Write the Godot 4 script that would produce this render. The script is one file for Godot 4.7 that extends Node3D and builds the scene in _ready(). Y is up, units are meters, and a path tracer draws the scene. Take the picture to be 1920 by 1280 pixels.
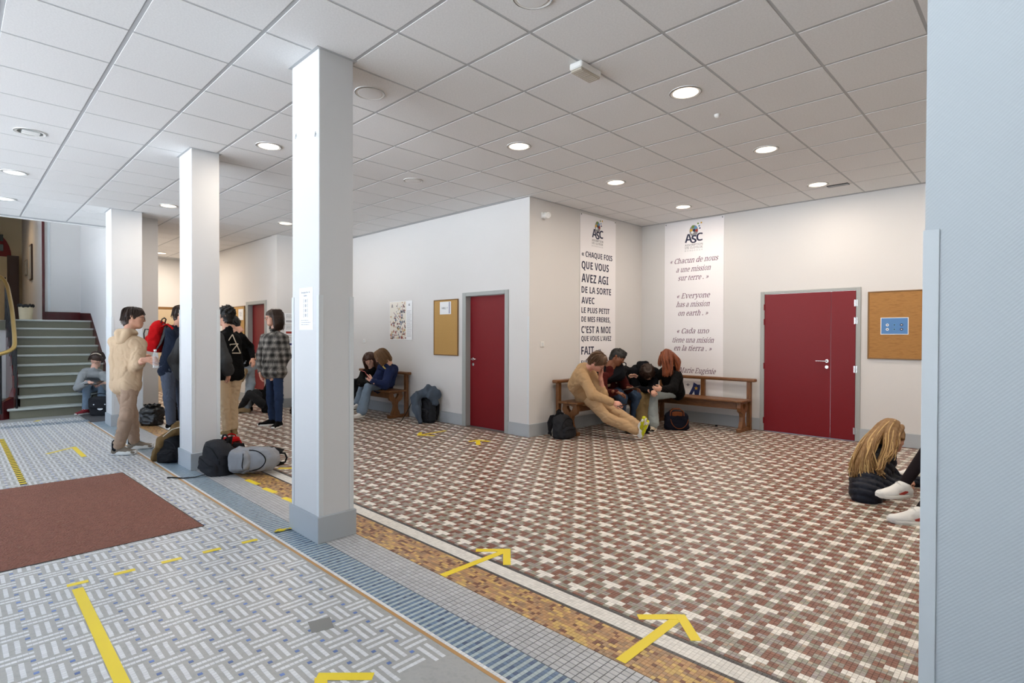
extends Node3D

const CAM_POS := Vector3(0.0, 1.4176, 0.0)
const CEIL := 3.361
const TESS := 0.0203

var cam: Camera3D
var M := {}
var used := {}


func _ready() -> void:
	# camera, sky and exposure
	cam = Camera3D.new()
	cam.name = "camera"
	add_child(cam)
	cam.keep_aspect = Camera3D.KEEP_HEIGHT
	cam.fov = 2.0 * rad_to_deg(atan(640.0 / 1031.3))
	cam.near = 0.05
	cam.far = 200.0
	cam.position = CAM_POS
	cam.rotation_degrees = Vector3(-0.579, 44.364, 0.188)
	cam.current = true
	var sky_mat := ProceduralSkyMaterial.new()
	sky_mat.sky_top_color = Color(0.66, 0.77, 0.93)
	sky_mat.sky_horizon_color = Color(0.86, 0.92, 0.99)
	sky_mat.ground_bottom_color = Color(0.80, 0.825, 0.85)
	sky_mat.ground_horizon_color = Color(0.865, 0.89, 0.92)
	sky_mat.sky_energy_multiplier = 0.8
	sky_mat.ground_energy_multiplier = 1.85
	var sky := Sky.new()
	sky.sky_material = sky_mat
	var env := Environment.new()
	env.background_mode = Environment.BG_SKY
	env.sky = sky
	env.background_energy_multiplier = SKY_ENERGY
	env.tonemap_mode = Environment.TONE_MAPPER_LINEAR
	env.tonemap_exposure = EXPOSURE
	env.sdfgi_enabled = true
	env.ssao_enabled = true
	env.ssil_enabled = true
	var we := WorldEnvironment.new()
	we.name = "world_environment"
	we.environment = env
	add_child(we)
	make_materials()
	build_shell()
	build_doors()
	build_ceiling()
	build_floor()
	build_tape()
	build_stairs()
	build_wall_things()
	build_benches()
	build_people()
	build_bags()


const SKY_ENERGY := 4.7
const EXPOSURE := 1.1
const LAMP_ENERGY := 1.36


# ---------------------------------------------------------------- helpers
class MB:
	# collects triangles; faces are given counter-clockwise seen from outside
	var v := PackedVector3Array()
	var n := PackedVector3Array()
	var uv := PackedVector2Array()

	func tri(a: Vector3, b: Vector3, c: Vector3) -> void:
		var m := (b - a).cross(c - a)
		if m.length_squared() < 1e-18:
			return
		m = m.normalized()
		v.append(a); v.append(c); v.append(b)
		n.append(m); n.append(m); n.append(m)
		uv.append(Vector2.ZERO); uv.append(Vector2.ZERO); uv.append(Vector2.ZERO)

	func trin(a: Vector3, b: Vector3, c: Vector3, na: Vector3, nb: Vector3, nc: Vector3) -> void:
		v.append(a); v.append(c); v.append(b)
		n.append(na); n.append(nc); n.append(nb)
		uv.append(Vector2.ZERO); uv.append(Vector2.ZERO); uv.append(Vector2.ZERO)

	func quad(a: Vector3, b: Vector3, c: Vector3, d: Vector3) -> void:
		tri(a, b, c)
		tri(a, c, d)

	func quad_uv(a: Vector3, b: Vector3, c: Vector3, d: Vector3) -> void:
		# a lower left, b lower right, c upper right, d upper left
		tri(a, b, c)
		tri(a, c, d)
		var k := uv.size() - 6
		uv[k] = Vector2(0, 1); uv[k + 1] = Vector2(1, 0); uv[k + 2] = Vector2(1, 1)
		uv[k + 3] = Vector2(0, 1); uv[k + 4] = Vector2(0, 0); uv[k + 5] = Vector2(1, 0)

	func box(lo: Vector3, hi: Vector3, ch := 0.0, xf := Transform3D()) -> void:
		var c := (lo + hi) * 0.5
		var h := (hi - lo) * 0.5
		ch = minf(ch, minf(h.x, minf(h.y, h.z)) * 0.49)
		for ax in 3:
			var u := (ax + 1) % 3
			var w := (ax + 2) % 3
			for s in [-1.0, 1.0]:
				var p := []
				for q in [[-1.0, -1.0], [1.0, -1.0], [1.0, 1.0], [-1.0, 1.0]]:
					var k := Vector3()
					k[ax] = s * h[ax]
					k[u] = q[0] * (h[u] - ch)
					k[w] = q[1] * (h[w] - ch)
					p.append(xf * (c + k))
				if s > 0:
					quad(p[0], p[1], p[2], p[3])
				else:
					quad(p[3], p[2], p[1], p[0])
		if ch <= 0.0:
			return
		for ax in 3:  # edges parallel to ax
			var u := (ax + 1) % 3
			var w := (ax + 2) % 3
			for su in [-1.0, 1.0]:
				for sw in [-1.0, 1.0]:
					var e := []
					for q in [[-1.0, 0], [1.0, 0], [1.0, 1], [-1.0, 1]]:
						var k := Vector3()
						k[ax] = q[0] * (h[ax] - ch)
						k[u] = su * (h[u] - (ch if q[1] == 1 else 0.0))
						k[w] = sw * (h[w] - (0.0 if q[1] == 1 else ch))
						e.append(xf * (c + k))
					if su * sw > 0:
						quad(e[3], e[2], e[1], e[0])
						flip_last(2, xf.basis * _uv3(u, su, w, sw))
					else:
						quad(e[0], e[1], e[2], e[3])
						flip_last(2, xf.basis * _uv3(u, su, w, sw))
		for sx in [-1.0, 1.0]:
			for sy in [-1.0, 1.0]:
				for sz in [-1.0, 1.0]:
					var a := xf * (c + Vector3(sx * h.x, sy * (h.y - ch), sz * (h.z - ch)))
					var b := xf * (c + Vector3(sx * (h.x - ch), sy * h.y, sz * (h.z - ch)))
					var d := xf * (c + Vector3(sx * (h.x - ch), sy * (h.y - ch), sz * h.z))
					tri(a, b, d)
					flip_last(1, xf.basis * Vector3(sx, sy, sz))

	func _uv3(u: int, su: float, w: int, sw: float) -> Vector3:
		var k := Vector3()
		k[u] = su
		k[w] = sw
		return k

	func flip_last(count: int, out: Vector3) -> void:
		for i in count:
			var k := v.size() - 3 * (i + 1)
			if k < 0:
				return
			if n[k].dot(out) < 0:
				var t := v[k + 1]
				v[k + 1] = v[k + 2]
				v[k + 2] = t
				for j in 3:
					n[k + j] = -n[k + j]

	func loft(rings: Array, caps := true, closed := true) -> void:
		# rings of equal point count; smooth normals, turned outwards from each ring's centre
		var m: int = rings[0].size()
		var rc := rings.size()
		var nr := []
		for i in rc:
			var cen := Vector3()
			for p in rings[i]:
				cen += p
			cen /= m
			var row := PackedVector3Array()
			for j in m:
				var j0 := (j - 1 + m) % m if closed else maxi(j - 1, 0)
				var j1 := (j + 1) % m if closed else mini(j + 1, m - 1)
				var dt: Vector3 = rings[i][j1] - rings[i][j0]
				var ds: Vector3 = rings[mini(i + 1, rc - 1)][j] - rings[maxi(i - 1, 0)][j]
				var q := dt.cross(ds)
				if q.length_squared() < 1e-16:
					q = rings[i][j] - cen
				q = q.normalized()
				if q.dot(rings[i][j] - cen) < 0:
					q = -q
				row.append(q)
			nr.append(row)
		var segs := m if closed else m - 1
		for i in rc - 1:
			for j in segs:
				var k := (j + 1) % m
				var a: Vector3 = rings[i][j]
				var b: Vector3 = rings[i][k]
				var c: Vector3 = rings[i + 1][k]
				var d: Vector3 = rings[i + 1][j]
				var out: Vector3 = nr[i][j] + nr[i][k] + nr[i + 1][k] + nr[i + 1][j]
				if (b - a).cross(c - a).dot(out) + (c - a).cross(d - a).dot(out) >= 0:
					trin(a, b, c, nr[i][j], nr[i][k], nr[i + 1][k])
					trin(a, c, d, nr[i][j], nr[i + 1][k], nr[i + 1][j])
				else:
					trin(a, c, b, nr[i][j], nr[i + 1][k], nr[i][k])
					trin(a, d, c, nr[i][j], nr[i + 1][j], nr[i + 1][k])
		if caps and closed:
			for e in [0, rc - 1]:
				var cen := Vector3()
				for p in rings[e]:
					cen += p
				cen /= m
				var inner := Vector3()
				for p in rings[1 if e == 0 else rc - 2]:
					inner += p
				inner /= m
				for j in m:
					tri(cen, rings[e][j], rings[e][(j + 1) % m])
					flip_last(1, cen - inner)

	func tube(pts: Array, rad, sides := 8, caps := true, flat := 1.0, up := Vector3.UP) -> void:
		var rings := []
		var last_n := Vector3()
		for i in pts.size():
			var d: Vector3 = (pts[mini(i + 1, pts.size() - 1)] - pts[maxi(i - 1, 0)]).normalized()
			var nn := last_n - d * last_n.dot(d) if i > 0 else up - d * up.dot(d)
			if nn.length() < 1e-3:
				nn = Vector3.RIGHT - d * Vector3.RIGHT.dot(d)
			nn = nn.normalized()
			last_n = nn
			var bb := d.cross(nn)
			var r: float = rad[i] if rad is Array else rad
			var ring := PackedVector3Array()
			for j in sides:
				var t := TAU * j / sides
				ring.append(pts[i] + nn * cos(t) * r * flat + bb * sin(t) * r)
			rings.append(ring)
		loft(rings, caps)

	func lathe(prof: Array, sides: int, xf := Transform3D(), caps := true) -> void:
		var rings := []
		for p in prof:
			var ring := PackedVector3Array()
			for j in sides:
				var t := TAU * j / sides
				ring.append(xf * Vector3(p.x * cos(t), p.y, p.x * sin(t)))
			rings.append(ring)
		loft(rings, caps)

	func prism(poly: PackedVector2Array, d0: float, d1: float, xf := Transform3D()) -> void:
		# polygon in xy, from z = d0 to z = d1
		var ids := Geometry2D.triangulate_polygon(poly)
		for k in range(0, ids.size(), 3):
			for z in [d0, d1]:
				var p := []
				for e in 3:
					p.append(xf * Vector3(poly[ids[k + e]].x, poly[ids[k + e]].y, z))
				tri(p[0], p[1], p[2])
				flip_last(1, xf.basis * Vector3(0, 0, 1 if z == d1 else -1) * signf(d1 - d0))
		var area := 0.0
		for i in poly.size():
			area += poly[i].cross(poly[(i + 1) % poly.size()])
		for i in poly.size():
			var a := poly[i]
			var b := poly[(i + 1) % poly.size()]
			var o := Vector2(b.y - a.y, a.x - b.x) * signf(area)
			quad(xf * Vector3(a.x, a.y, d0), xf * Vector3(b.x, b.y, d0), xf * Vector3(b.x, b.y, d1), xf * Vector3(a.x, a.y, d1))
			flip_last(2, xf.basis * Vector3(o.x, o.y, 0))

	func mesh() -> ArrayMesh:
		var m := ArrayMesh.new()
		var a := []
		a.resize(Mesh.ARRAY_MAX)
		a[Mesh.ARRAY_VERTEX] = v
		a[Mesh.ARRAY_NORMAL] = n
		a[Mesh.ARRAY_TEX_UV] = uv
		m.add_surface_from_arrays(Mesh.PRIMITIVE_TRIANGLES, a)
		return m


func numbered(called: String) -> String:
	if not used.has(called):
		used[called] = 0
		return called
	used[called] += 1
	return "%s_%03d" % [called, used[called]]


func obj(called: String, shape, m: Material, parent: Node = null) -> MeshInstance3D:
	var o := MeshInstance3D.new()
	o.mesh = shape.mesh() if shape is MB else shape
	o.material_override = m
	if parent == null:
		o.name = numbered(called)
		add_child(o, true)
	else:
		var nm := called
		var k := 0
		while parent.has_node(NodePath(nm)):
			k += 1
			nm = "%s_%03d" % [called, k]
		o.name = nm
		parent.add_child(o, true)
	return o


func thing(called: String, label: String, category: String, at := Vector3.ZERO, turn := 0.0, group := "") -> Node3D:
	var o := Node3D.new()
	o.name = numbered(called)
	add_child(o, true)
	o.position = at
	o.rotation.y = turn
	return tag(o, label, category, group)


func tag(o: Node3D, label: String, category: String, group := "") -> Node3D:
	o.set_meta("label", label)
	o.set_meta("category", category)
	if group:
		o.set_meta("group", group)
	return o


func struct(called: String, shape, m: Material, label := "", parent: Node = null) -> MeshInstance3D:
	var o := obj(called, shape, m, parent)
	if parent == null:
		o.set_meta("kind", "structure")
		o.set_meta("label", label)
	return o


func stuff(o: Node3D) -> Node3D:
	o.set_meta("kind", "stuff")
	return o


func boxm(lo: Vector3, hi: Vector3, ch := 0.0) -> MB:
	var b := MB.new()
	b.box(lo, hi, ch)
	return b


func project(p: Vector3) -> Vector3:
	# x, y in pixels of the 1920 x 1280 frame and the distance in front of the camera
	var q := cam.transform.affine_inverse() * p
	if q.z > -0.05:
		return Vector3(-1, -1, -1)
	return Vector3(960.0 + 1031.3 * q.x / -q.z, 640.0 - 1031.3 * q.y / -q.z, -q.z)


func framed(p: Vector3, margin := 60.0) -> bool:
	var q := project(p)
	return q.z > 0 and q.x > -margin and q.x < 1920 + margin and q.y > -margin and q.y < 1280 + margin


func multi(called: String, mesh: Mesh, m: Material, xfs: Array, cols: PackedColorArray, parent: Node) -> MultiMeshInstance3D:
	var mm := MultiMesh.new()
	mm.transform_format = MultiMesh.TRANSFORM_3D
	mm.use_colors = cols.size() > 0
	mm.mesh = mesh
	mm.instance_count = xfs.size()
	for i in xfs.size():
		mm.set_instance_transform(i, xfs[i])
		if mm.use_colors:
			mm.set_instance_color(i, cols[i])
	var o := MultiMeshInstance3D.new()
	o.multimesh = mm
	o.material_override = m
	o.name = called
	parent.add_child(o, true)
	stuff(o)
	return o


func mat(c: Color, rough := 0.8, metal := 0.0, spec := 0.5) -> StandardMaterial3D:
	var m := StandardMaterial3D.new()
	m.albedo_color = c
	m.roughness = rough
	m.metallic = metal
	m.metallic_specular = spec
	return m


func glow(c: Color, energy: float) -> StandardMaterial3D:
	var m := mat(Color(0.9, 0.9, 0.9), 0.5)
	m.emission_enabled = true
	m.emission = c
	m.emission_energy_multiplier = energy
	return m


func noise_tex(freq: float, size: int, ramp: Array, sd: int, octaves := 4, type := FastNoiseLite.TYPE_SIMPLEX_SMOOTH) -> NoiseTexture2D:
	var nz := FastNoiseLite.new()
	nz.seed = sd
	nz.frequency = freq
	nz.noise_type = type
	nz.fractal_octaves = octaves
	var t := NoiseTexture2D.new()
	t.width = size
	t.height = size
	t.seamless = true
	t.noise = nz
	var g := Gradient.new()
	var offs := PackedFloat32Array()
	var cs := PackedColorArray()
	for i in ramp.size():
		offs.append(float(i) / (ramp.size() - 1))
		cs.append(ramp[i])
	g.offsets = offs
	g.colors = cs
	t.color_ramp = g
	return t


func normal_tex(freq: float, size: int, sd: int, strength: float, octaves := 3) -> NoiseTexture2D:
	var nz := FastNoiseLite.new()
	nz.seed = sd
	nz.frequency = freq
	nz.fractal_octaves = octaves
	var t := NoiseTexture2D.new()
	t.width = size
	t.height = size
	t.seamless = true
	t.as_normal_map = true
	t.bump_strength = strength
	t.noise = nz
	return t


func triplanar(m: StandardMaterial3D, scale: Vector3, world := true) -> StandardMaterial3D:
	m.uv1_triplanar = true
	m.uv1_world_triplanar = world
	m.uv1_scale = scale
	return m


func cloth_mat(c: Color, rough := 0.92, weave := true) -> StandardMaterial3D:
	var m := mat(c, rough, 0.0, 0.3)
	if weave:
		m.normal_enabled = true
		m.normal_texture = M.weave
		m.normal_scale = 0.5
		triplanar(m, Vector3(9, 9, 9))
	return m


func make_materials() -> void:
	M.weave = normal_tex(0.05, 256, 5, 3.0, 3)
	# painted walls with a faint woven lining
	var img := Image.create(256, 256, false, Image.FORMAT_RGB8)
	var r := RandomNumberGenerator.new()
	r.seed = 11
	var jit := []
	for i in 64:
		jit.append(r.randf_range(0.7, 1.0))
	for y in 256:
		for x in 256:
			var a := absf(sin(PI * ((x + y) % 16) / 16.0)) * (0.55 + 0.45 * absf(sin(PI * ((x - y + 256) % 32) / 32.0)))
			var k: float = a * jit[(int((x + y) / 16) * 7 + int((x - y + 256) / 32) * 3) % 64]
			img.set_pixel(x, y, Color(k, k, k))
	img.bump_map_to_normal_map(2.2)
	var lining := ImageTexture.create_from_image(img)
	M.wall = mat(Color(0.845, 0.84, 0.835), 0.75)
	M.wall.normal_enabled = true
	M.wall.normal_texture = lining
	M.wall.normal_scale = 0.35
	triplanar(M.wall, Vector3(7, 7, 7))
	M.pier_wall = mat(Color(0.77, 0.795, 0.81), 0.6)
	M.pier_wall.normal_enabled = true
	M.pier_wall.normal_texture = lining
	M.pier_wall.normal_scale = 0.2
	triplanar(M.pier_wall, Vector3(6.5, 6.5, 6.5))
	M.pillar = mat(Color(0.82, 0.825, 0.83), 0.6)
	M.pillar.normal_enabled = true
	M.pillar.normal_texture = lining
	M.pillar.normal_scale = 0.25
	triplanar(M.pillar, Vector3(9, 9, 9))
	M.guard = mat(Color(0.83, 0.85, 0.86), 0.35)
	M.skirt = mat(Color(0.67, 0.695, 0.715), 0.55)
	M.frame = mat(Color(0.64, 0.655, 0.65), 0.5)
	M.tile = mat(Color(0.90, 0.90, 0.90), 0.9)
	M.tile.albedo_texture = noise_tex(0.09, 256, [Color(0.95, 0.95, 0.95), Color(1, 1, 1)], 8, 3)
	triplanar(M.tile, Vector3(2.5, 2.5, 2.5))
	M.grid = mat(Color(0.70, 0.71, 0.72), 0.7)
	M.door_red = mat(Color(0.465, 0.045, 0.085), 0.45, 0.0, 0.4)
	M.door_red.normal_enabled = true
	M.door_red.normal_texture = M.weave
	M.door_red.normal_scale = 0.12
	triplanar(M.door_red, Vector3(4, 4, 4))
	M.steel = mat(Color(0.80, 0.81, 0.82), 0.25, 1.0)
	M.white_plastic = mat(Color(0.9, 0.9, 0.89), 0.4)
	M.black = mat(Color(0.035, 0.035, 0.04), 0.6)
	M.tess = mat(Color(1, 1, 1), 0.34)
	M.tess.vertex_color_use_as_albedo = true
	M.paper = mat(Color(0.93, 0.94, 0.95), 0.7)
	M.tape = mat(Color(0.93, 0.83, 0.16), 0.45)
	M.wood = mat(Color(1, 1, 1), 0.4)
	M.wood.albedo_texture = noise_tex(0.012, 512, [Color(0.33, 0.20, 0.10), Color(0.50, 0.33, 0.18), Color(0.40, 0.25, 0.13), Color(0.56, 0.38, 0.21)], 21, 5)
	triplanar(M.wood, Vector3(0.6, 5, 5))
	M.wood_side = mat(Color(1, 1, 1), 0.4)
	M.wood_side.albedo_texture = M.wood.albedo_texture
	triplanar(M.wood_side, Vector3(5, 5, 0.6))
	M.wood_up = mat(Color(1, 1, 1), 0.42)
	M.wood_up.albedo_texture = M.wood.albedo_texture
	triplanar(M.wood_up, Vector3(5, 0.6, 5))
	M.cork = mat(Color(1, 1, 1), 0.85)
	M.cork.albedo_texture = noise_tex(0.12, 256, [Color(0.66, 0.50, 0.27), Color(0.74, 0.59, 0.35), Color(0.71, 0.55, 0.31)], 31, 4)
	triplanar(M.cork, Vector3(3, 3, 3))
	M.lip_wood = mat(Color(0.50, 0.36, 0.18), 0.45)
	M.glass = mat(Color(0.9, 0.95, 1.0, 0.06), 0.02)
	M.glass.transparency = BaseMaterial3D.TRANSPARENCY_ALPHA
	M.navy_print = mat(Color(0.13, 0.15, 0.27), 0.7)
	M.plum_print = mat(Color(0.36, 0.14, 0.30), 0.7)
	M.grey_print = mat(Color(0.42, 0.42, 0.45), 0.7)
	M.pale_print = mat(Color(0.68, 0.68, 0.70), 0.7)
	M.lamp_warm = glow(Color(1.0, 0.90, 0.78), 3.2)
	M.lamp_cool = glow(Color(0.93, 0.98, 1.0), 1.3)
	M.speaker = mat(Color(0.86, 0.86, 0.86), 0.7)
	M.lens = mat(Color(0.72, 0.69, 0.64), 0.2)
	M.dark_vent = mat(Color(0.07, 0.07, 0.07), 0.7)
	M.grout_brown = mat(Color(0.45, 0.42, 0.385), 0.7)
	M.grout_dark = mat(Color(0.30, 0.30, 0.31), 0.7)
	M.grey_bed = mat(Color(1, 1, 1), 0.38)
	M.grey_bed.albedo_texture = noise_tex(0.03, 512, [Color(0.60, 0.605, 0.60), Color(0.665, 0.665, 0.655), Color(0.63, 0.635, 0.635)], 41, 5)
	triplanar(M.grey_bed, Vector3(1.3, 1.3, 1.3))
	M.tan = mat(Color(0.72, 0.55, 0.34), 0.5)
	M.mat_brown = mat(Color(1, 1, 1), 0.95)
	M.mat_brown.albedo_texture = noise_tex(0.02, 512, [Color(0.47, 0.30, 0.245), Color(0.56, 0.37, 0.31), Color(0.51, 0.335, 0.275), Color(0.60, 0.43, 0.37)], 51, 6)
	M.mat_brown.normal_enabled = true
	M.mat_brown.normal_texture = normal_tex(0.2, 256, 52, 6.0, 2)
	triplanar(M.mat_brown, Vector3(1.1, 1.1, 1.1))
	M.patch = mat(Color(0.50, 0.50, 0.49), 0.5)
	M.pale_door = mat(Color(0.78, 0.70, 0.58), 0.6)
	M.tread = mat(Color(0.70, 0.72, 0.70), 0.45)
	M.riser = mat(Color(1, 1, 1), 0.6)
	M.riser.albedo_texture = noise_tex(0.11, 512, [Color(0.30, 0.30, 0.25), Color(0.42, 0.42, 0.36), Color(0.50, 0.49, 0.42), Color(0.36, 0.35, 0.29)], 61, 4)
	triplanar(M.riser, Vector3(2, 2, 2))
	M.oxblood = mat(Color(0.30, 0.055, 0.07), 0.25)
	M.brass = mat(Color(0.72, 0.60, 0.36), 0.3, 0.85)
	M.iron = mat(Color(0.07, 0.075, 0.09), 0.4, 0.3)
	M.cream_block = mat(Color(0.83, 0.77, 0.64), 0.8)
	M.dark_wood = mat(Color(0.20, 0.10, 0.05), 0.4)
	M.banner = mat(Color(0.94, 0.935, 0.945), 0.6)
	M.gold = mat(Color(0.86, 0.68, 0.22), 0.5)
	M.banner_blue = mat(Color(0.15, 0.21, 0.42), 0.6)
	M.dark_pane = mat(Color(0.25, 0.28, 0.26), 0.15)
	M.ball_grey = mat(Color(0.55, 0.55, 0.56), 0.6)
	M.leaf_green = mat(Color(0.45, 0.58, 0.25), 0.6)
	M.sky_blue = mat(Color(0.36, 0.58, 0.75), 0.6)
	M.rust_red = mat(Color(0.62, 0.20, 0.16), 0.6)
	M.notice_blue = mat(Color(0.33, 0.52, 0.74), 0.6)
	M.cork_ply = mat(Color(1, 1, 1), 0.6)
	M.cork_ply.albedo_texture = noise_tex(0.016, 512, [Color(0.56, 0.38, 0.16), Color(0.66, 0.47, 0.22), Color(0.60, 0.42, 0.19)], 33, 4)
	triplanar(M.cork_ply, Vector3(0.8, 4, 4))


# ---------------------------------------------------------------- the room
func wall_box(called: String, lo: Vector3, hi: Vector3, label: String, m: Material = null) -> MeshInstance3D:
	return struct(called, boxm(lo, hi), m if m else M.wall, label)


func skirting(lo: Vector3, hi: Vector3, called: String) -> void:
	struct(called, boxm(lo, hi, 0.003), M.skirt, "grey painted skirting board along the foot of the wall")


func build_shell() -> void:
	var top := 3.5
	# wall with the single red door, opening from x -6.55 to -5.66
	var b := MB.new()
	b.box(Vector3(-10.7, 0, -5.96), Vector3(-6.56, top, -5.66))
	b.box(Vector3(-5.66, 0, -5.96), Vector3(-5.2, top, -5.66))
	b.box(Vector3(-6.56, 2.06, -5.96), Vector3(-5.66, top, -5.66))
	struct("wall_north", b, M.wall, "pale wall with the single red door and a cork board")
	wall_box("wall_alcove", Vector3(-5.5, 0, -8.615), Vector3(-5.2, top, -5.96), "beige lit side wall of the alcove behind the bench")
	b = MB.new()
	b.box(Vector3(-5.5, 0, -8.95), Vector3(-3.11, top, -8.615))
	b.box(Vector3(-1.86, 0, -8.95), Vector3(2.2, top, -8.615))
	b.box(Vector3(-3.11, 2.07, -8.95), Vector3(-1.86, top, -8.615))
	struct("wall_back", b, M.wall, "pale back wall with the red double door")
	wall_box("wall_return", Vector3(-11.0, 0, -5.96), Vector3(-10.7, top, -4.73), "short return wall carrying pinned notices")
	b = MB.new()
	b.box(Vector3(-16.2, 0, -4.73), Vector3(-12.17, top, -4.43))
	b.box(Vector3(-11.24, 0, -4.73), Vector3(-10.7, top, -4.43))
	b.box(Vector3(-12.17, 2.08, -4.73), Vector3(-11.24, top, -4.43))
	struct("wall_lobby", b, M.wall, "cream wall with the far red door, behind the standing students")
	wall_box("wall_far", Vector3(-16.5, 0, -4.73), Vector3(-16.2, top, -2.45), "far cream end wall of the lobby")
	wall_box("wall_stair", Vector3(-16.2, 0, -2.46), Vector3(-10.75, 5.2, -2.15), "white wall beside the stairs")
	wall_box("wall_right", Vector3(2.2, 0, -8.95), Vector3(2.5, top, 4.3), "right hand wall out of view")
	# entrance side: tall glazing that lets the daylight in
	b = MB.new()
	b.box(Vector3(-16.2, 0, 4.0), Vector3(2.5, 0.25, 4.3))
	b.box(Vector3(-16.2, 3.2, 4.0), Vector3(2.5, top, 4.3))
	for x in [-16.2, -13.3, -10.4, -7.5, -4.6, -1.7]:
		b.box(Vector3(x, 0.25, 4.0), Vector3(x + (4.2 if x > -2.0 else 0.25), 3.2, 4.3))
	struct("wall_entrance", b, M.wall, "entrance wall with tall windows behind the camera")
	var wn := 1
	for x in [-15.95, -13.05, -10.15, -7.25, -4.35]:
		var wf := MB.new()
		for e in [[x, x + 0.06], [x + 1.295, x + 1.355], [x + 2.59, x + 2.65]]:
			wf.box(Vector3(e[0], 0.25, 4.1), Vector3(e[1], 3.2, 4.18))
		for y in [[0.25, 0.31], [3.14, 3.2]]:
			wf.box(Vector3(x, y[0], 4.1), Vector3(x + 2.65, y[1], 4.18))
		var w := struct("window_%d" % wn, wf, M.frame, "tall entrance window behind the camera")
		wn += 1
		for e in [x + 0.06, x + 1.355]:
			obj("pane", boxm(Vector3(e, 0.31, 4.135), Vector3(e + 1.235, 3.14, 4.143)), M.glass, w)
	wall_box("wall_left", Vector3(-12.6, 0, 1.4), Vector3(-12.3, top, 4.0), "left end wall of the entrance hall out of view")

	# skirting boards
	skirting(Vector3(-10.7, 0, -5.66), Vector3(-6.62, 0.18, -5.645), "baseboard_north")
	skirting(Vector3(-5.60, 0, -5.66), Vector3(-5.185, 0.18, -5.645), "baseboard_north")
	skirting(Vector3(-5.2, 0, -8.615), Vector3(-5.185, 0.18, -5.66), "baseboard_alcove")
	skirting(Vector3(-5.185, 0, -8.615), Vector3(-3.14, 0.18, -8.60), "baseboard_back")
	skirting(Vector3(-1.83, 0, -8.615), Vector3(2.2, 0.18, -8.60), "baseboard_back")
	skirting(Vector3(-10.7, 0, -5.645), Vector3(-10.685, 0.18, -4.415), "baseboard_return")
	skirting(Vector3(-16.2, 0, -4.43), Vector3(-12.24, 0.18, -4.415), "baseboard_lobby")
	skirting(Vector3(-11.17, 0, -4.43), Vector3(-10.685, 0.18, -4.415), "baseboard_lobby")
	skirting(Vector3(-10.75, 0, -2.46), Vector3(-10.735, 0.18, -2.15), "baseboard_stair")
	# corner guard on the outside corner beside the single door
	struct("trim_1", boxm(Vector3(-5.235, 0.18, -5.66), Vector3(-5.196, 1.69, -5.656), 0.001), M.guard, "white corner guard on the wall corner beside the red door")

	pillar(Vector3(-3.965, 0, -2.01), Vector3(-3.55, CEIL, -1.755), "white square pillar nearest the camera with grey foot")
	pillar(Vector3(-6.82, 0, -2.035), Vector3(-6.395, CEIL, -1.765), "white square pillar between the dumped school bags")
	pillar(Vector3(-10.75, 0, -2.15), Vector3(-10.34, CEIL, -1.745), "white pillar beside the foot of the stairs")
	# the pier close to the camera on the right
	var pier := thing("pier", "pale blue textured wall pier filling the right edge of the view", "pillar")
	obj("shaft", boxm(Vector3(-0.232, 0, -2.03), Vector3(0.75, CEIL, -1.755)), M.pier_wall, pier)
	guard(pier, -0.232, -1.755, -1, 1)
	obj("skirting", boxm(Vector3(-0.25, 0, -2.045), Vector3(0.765, 0.18, -1.738), 0.003), M.skirt, pier)


func guard(parent: Node3D, x: float, z: float, sx: int, sz: int) -> void:
	# an angle strip: the corner lies at (x, z) and the solid on the side of -sx, -sz
	var w := 0.03
	var t := 0.004
	var b := MB.new()
	b.box(Vector3(minf(x + sx * t, x - sx * w), 0.18, minf(z, z + sz * t)), Vector3(maxf(x + sx * t, x - sx * w), 1.692, maxf(z, z + sz * t)), 0.0012)
	b.box(Vector3(minf(x, x + sx * t), 0.18, minf(z, z - sz * w)), Vector3(maxf(x, x + sx * t), 1.692, maxf(z, z - sz * w)), 0.0012)
	obj("corner_guard", b, M.guard, parent)


func pillar(lo: Vector3, hi: Vector3, label: String) -> void:
	var p := thing("pillar", label, "pillar", Vector3((lo.x + hi.x) * 0.5, 0, (lo.z + hi.z) * 0.5))
	var o := p.position
	obj("shaft", boxm(lo - o, hi - o, 0.004), M.pillar, p)
	for sx in [-1, 1]:
		for sz in [-1, 1]:
			guard(p, (hi.x if sx > 0 else lo.x) - o.x, (hi.z if sz > 0 else lo.z) - o.z, sx, sz)
	obj("skirting", boxm(lo - o - Vector3(0.018, 0, 0.018), Vector3(hi.x + 0.018, 0.18, hi.z + 0.018) - o, 0.003), M.skirt, p)
	# trim angle under the ceiling
	obj("ceiling_trim", boxm(Vector3(lo.x - 0.022, CEIL - 0.004, lo.z - 0.022) - o, Vector3(hi.x + 0.022, CEIL + 0.006, hi.z + 0.022) - o), M.grid, p)


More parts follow.
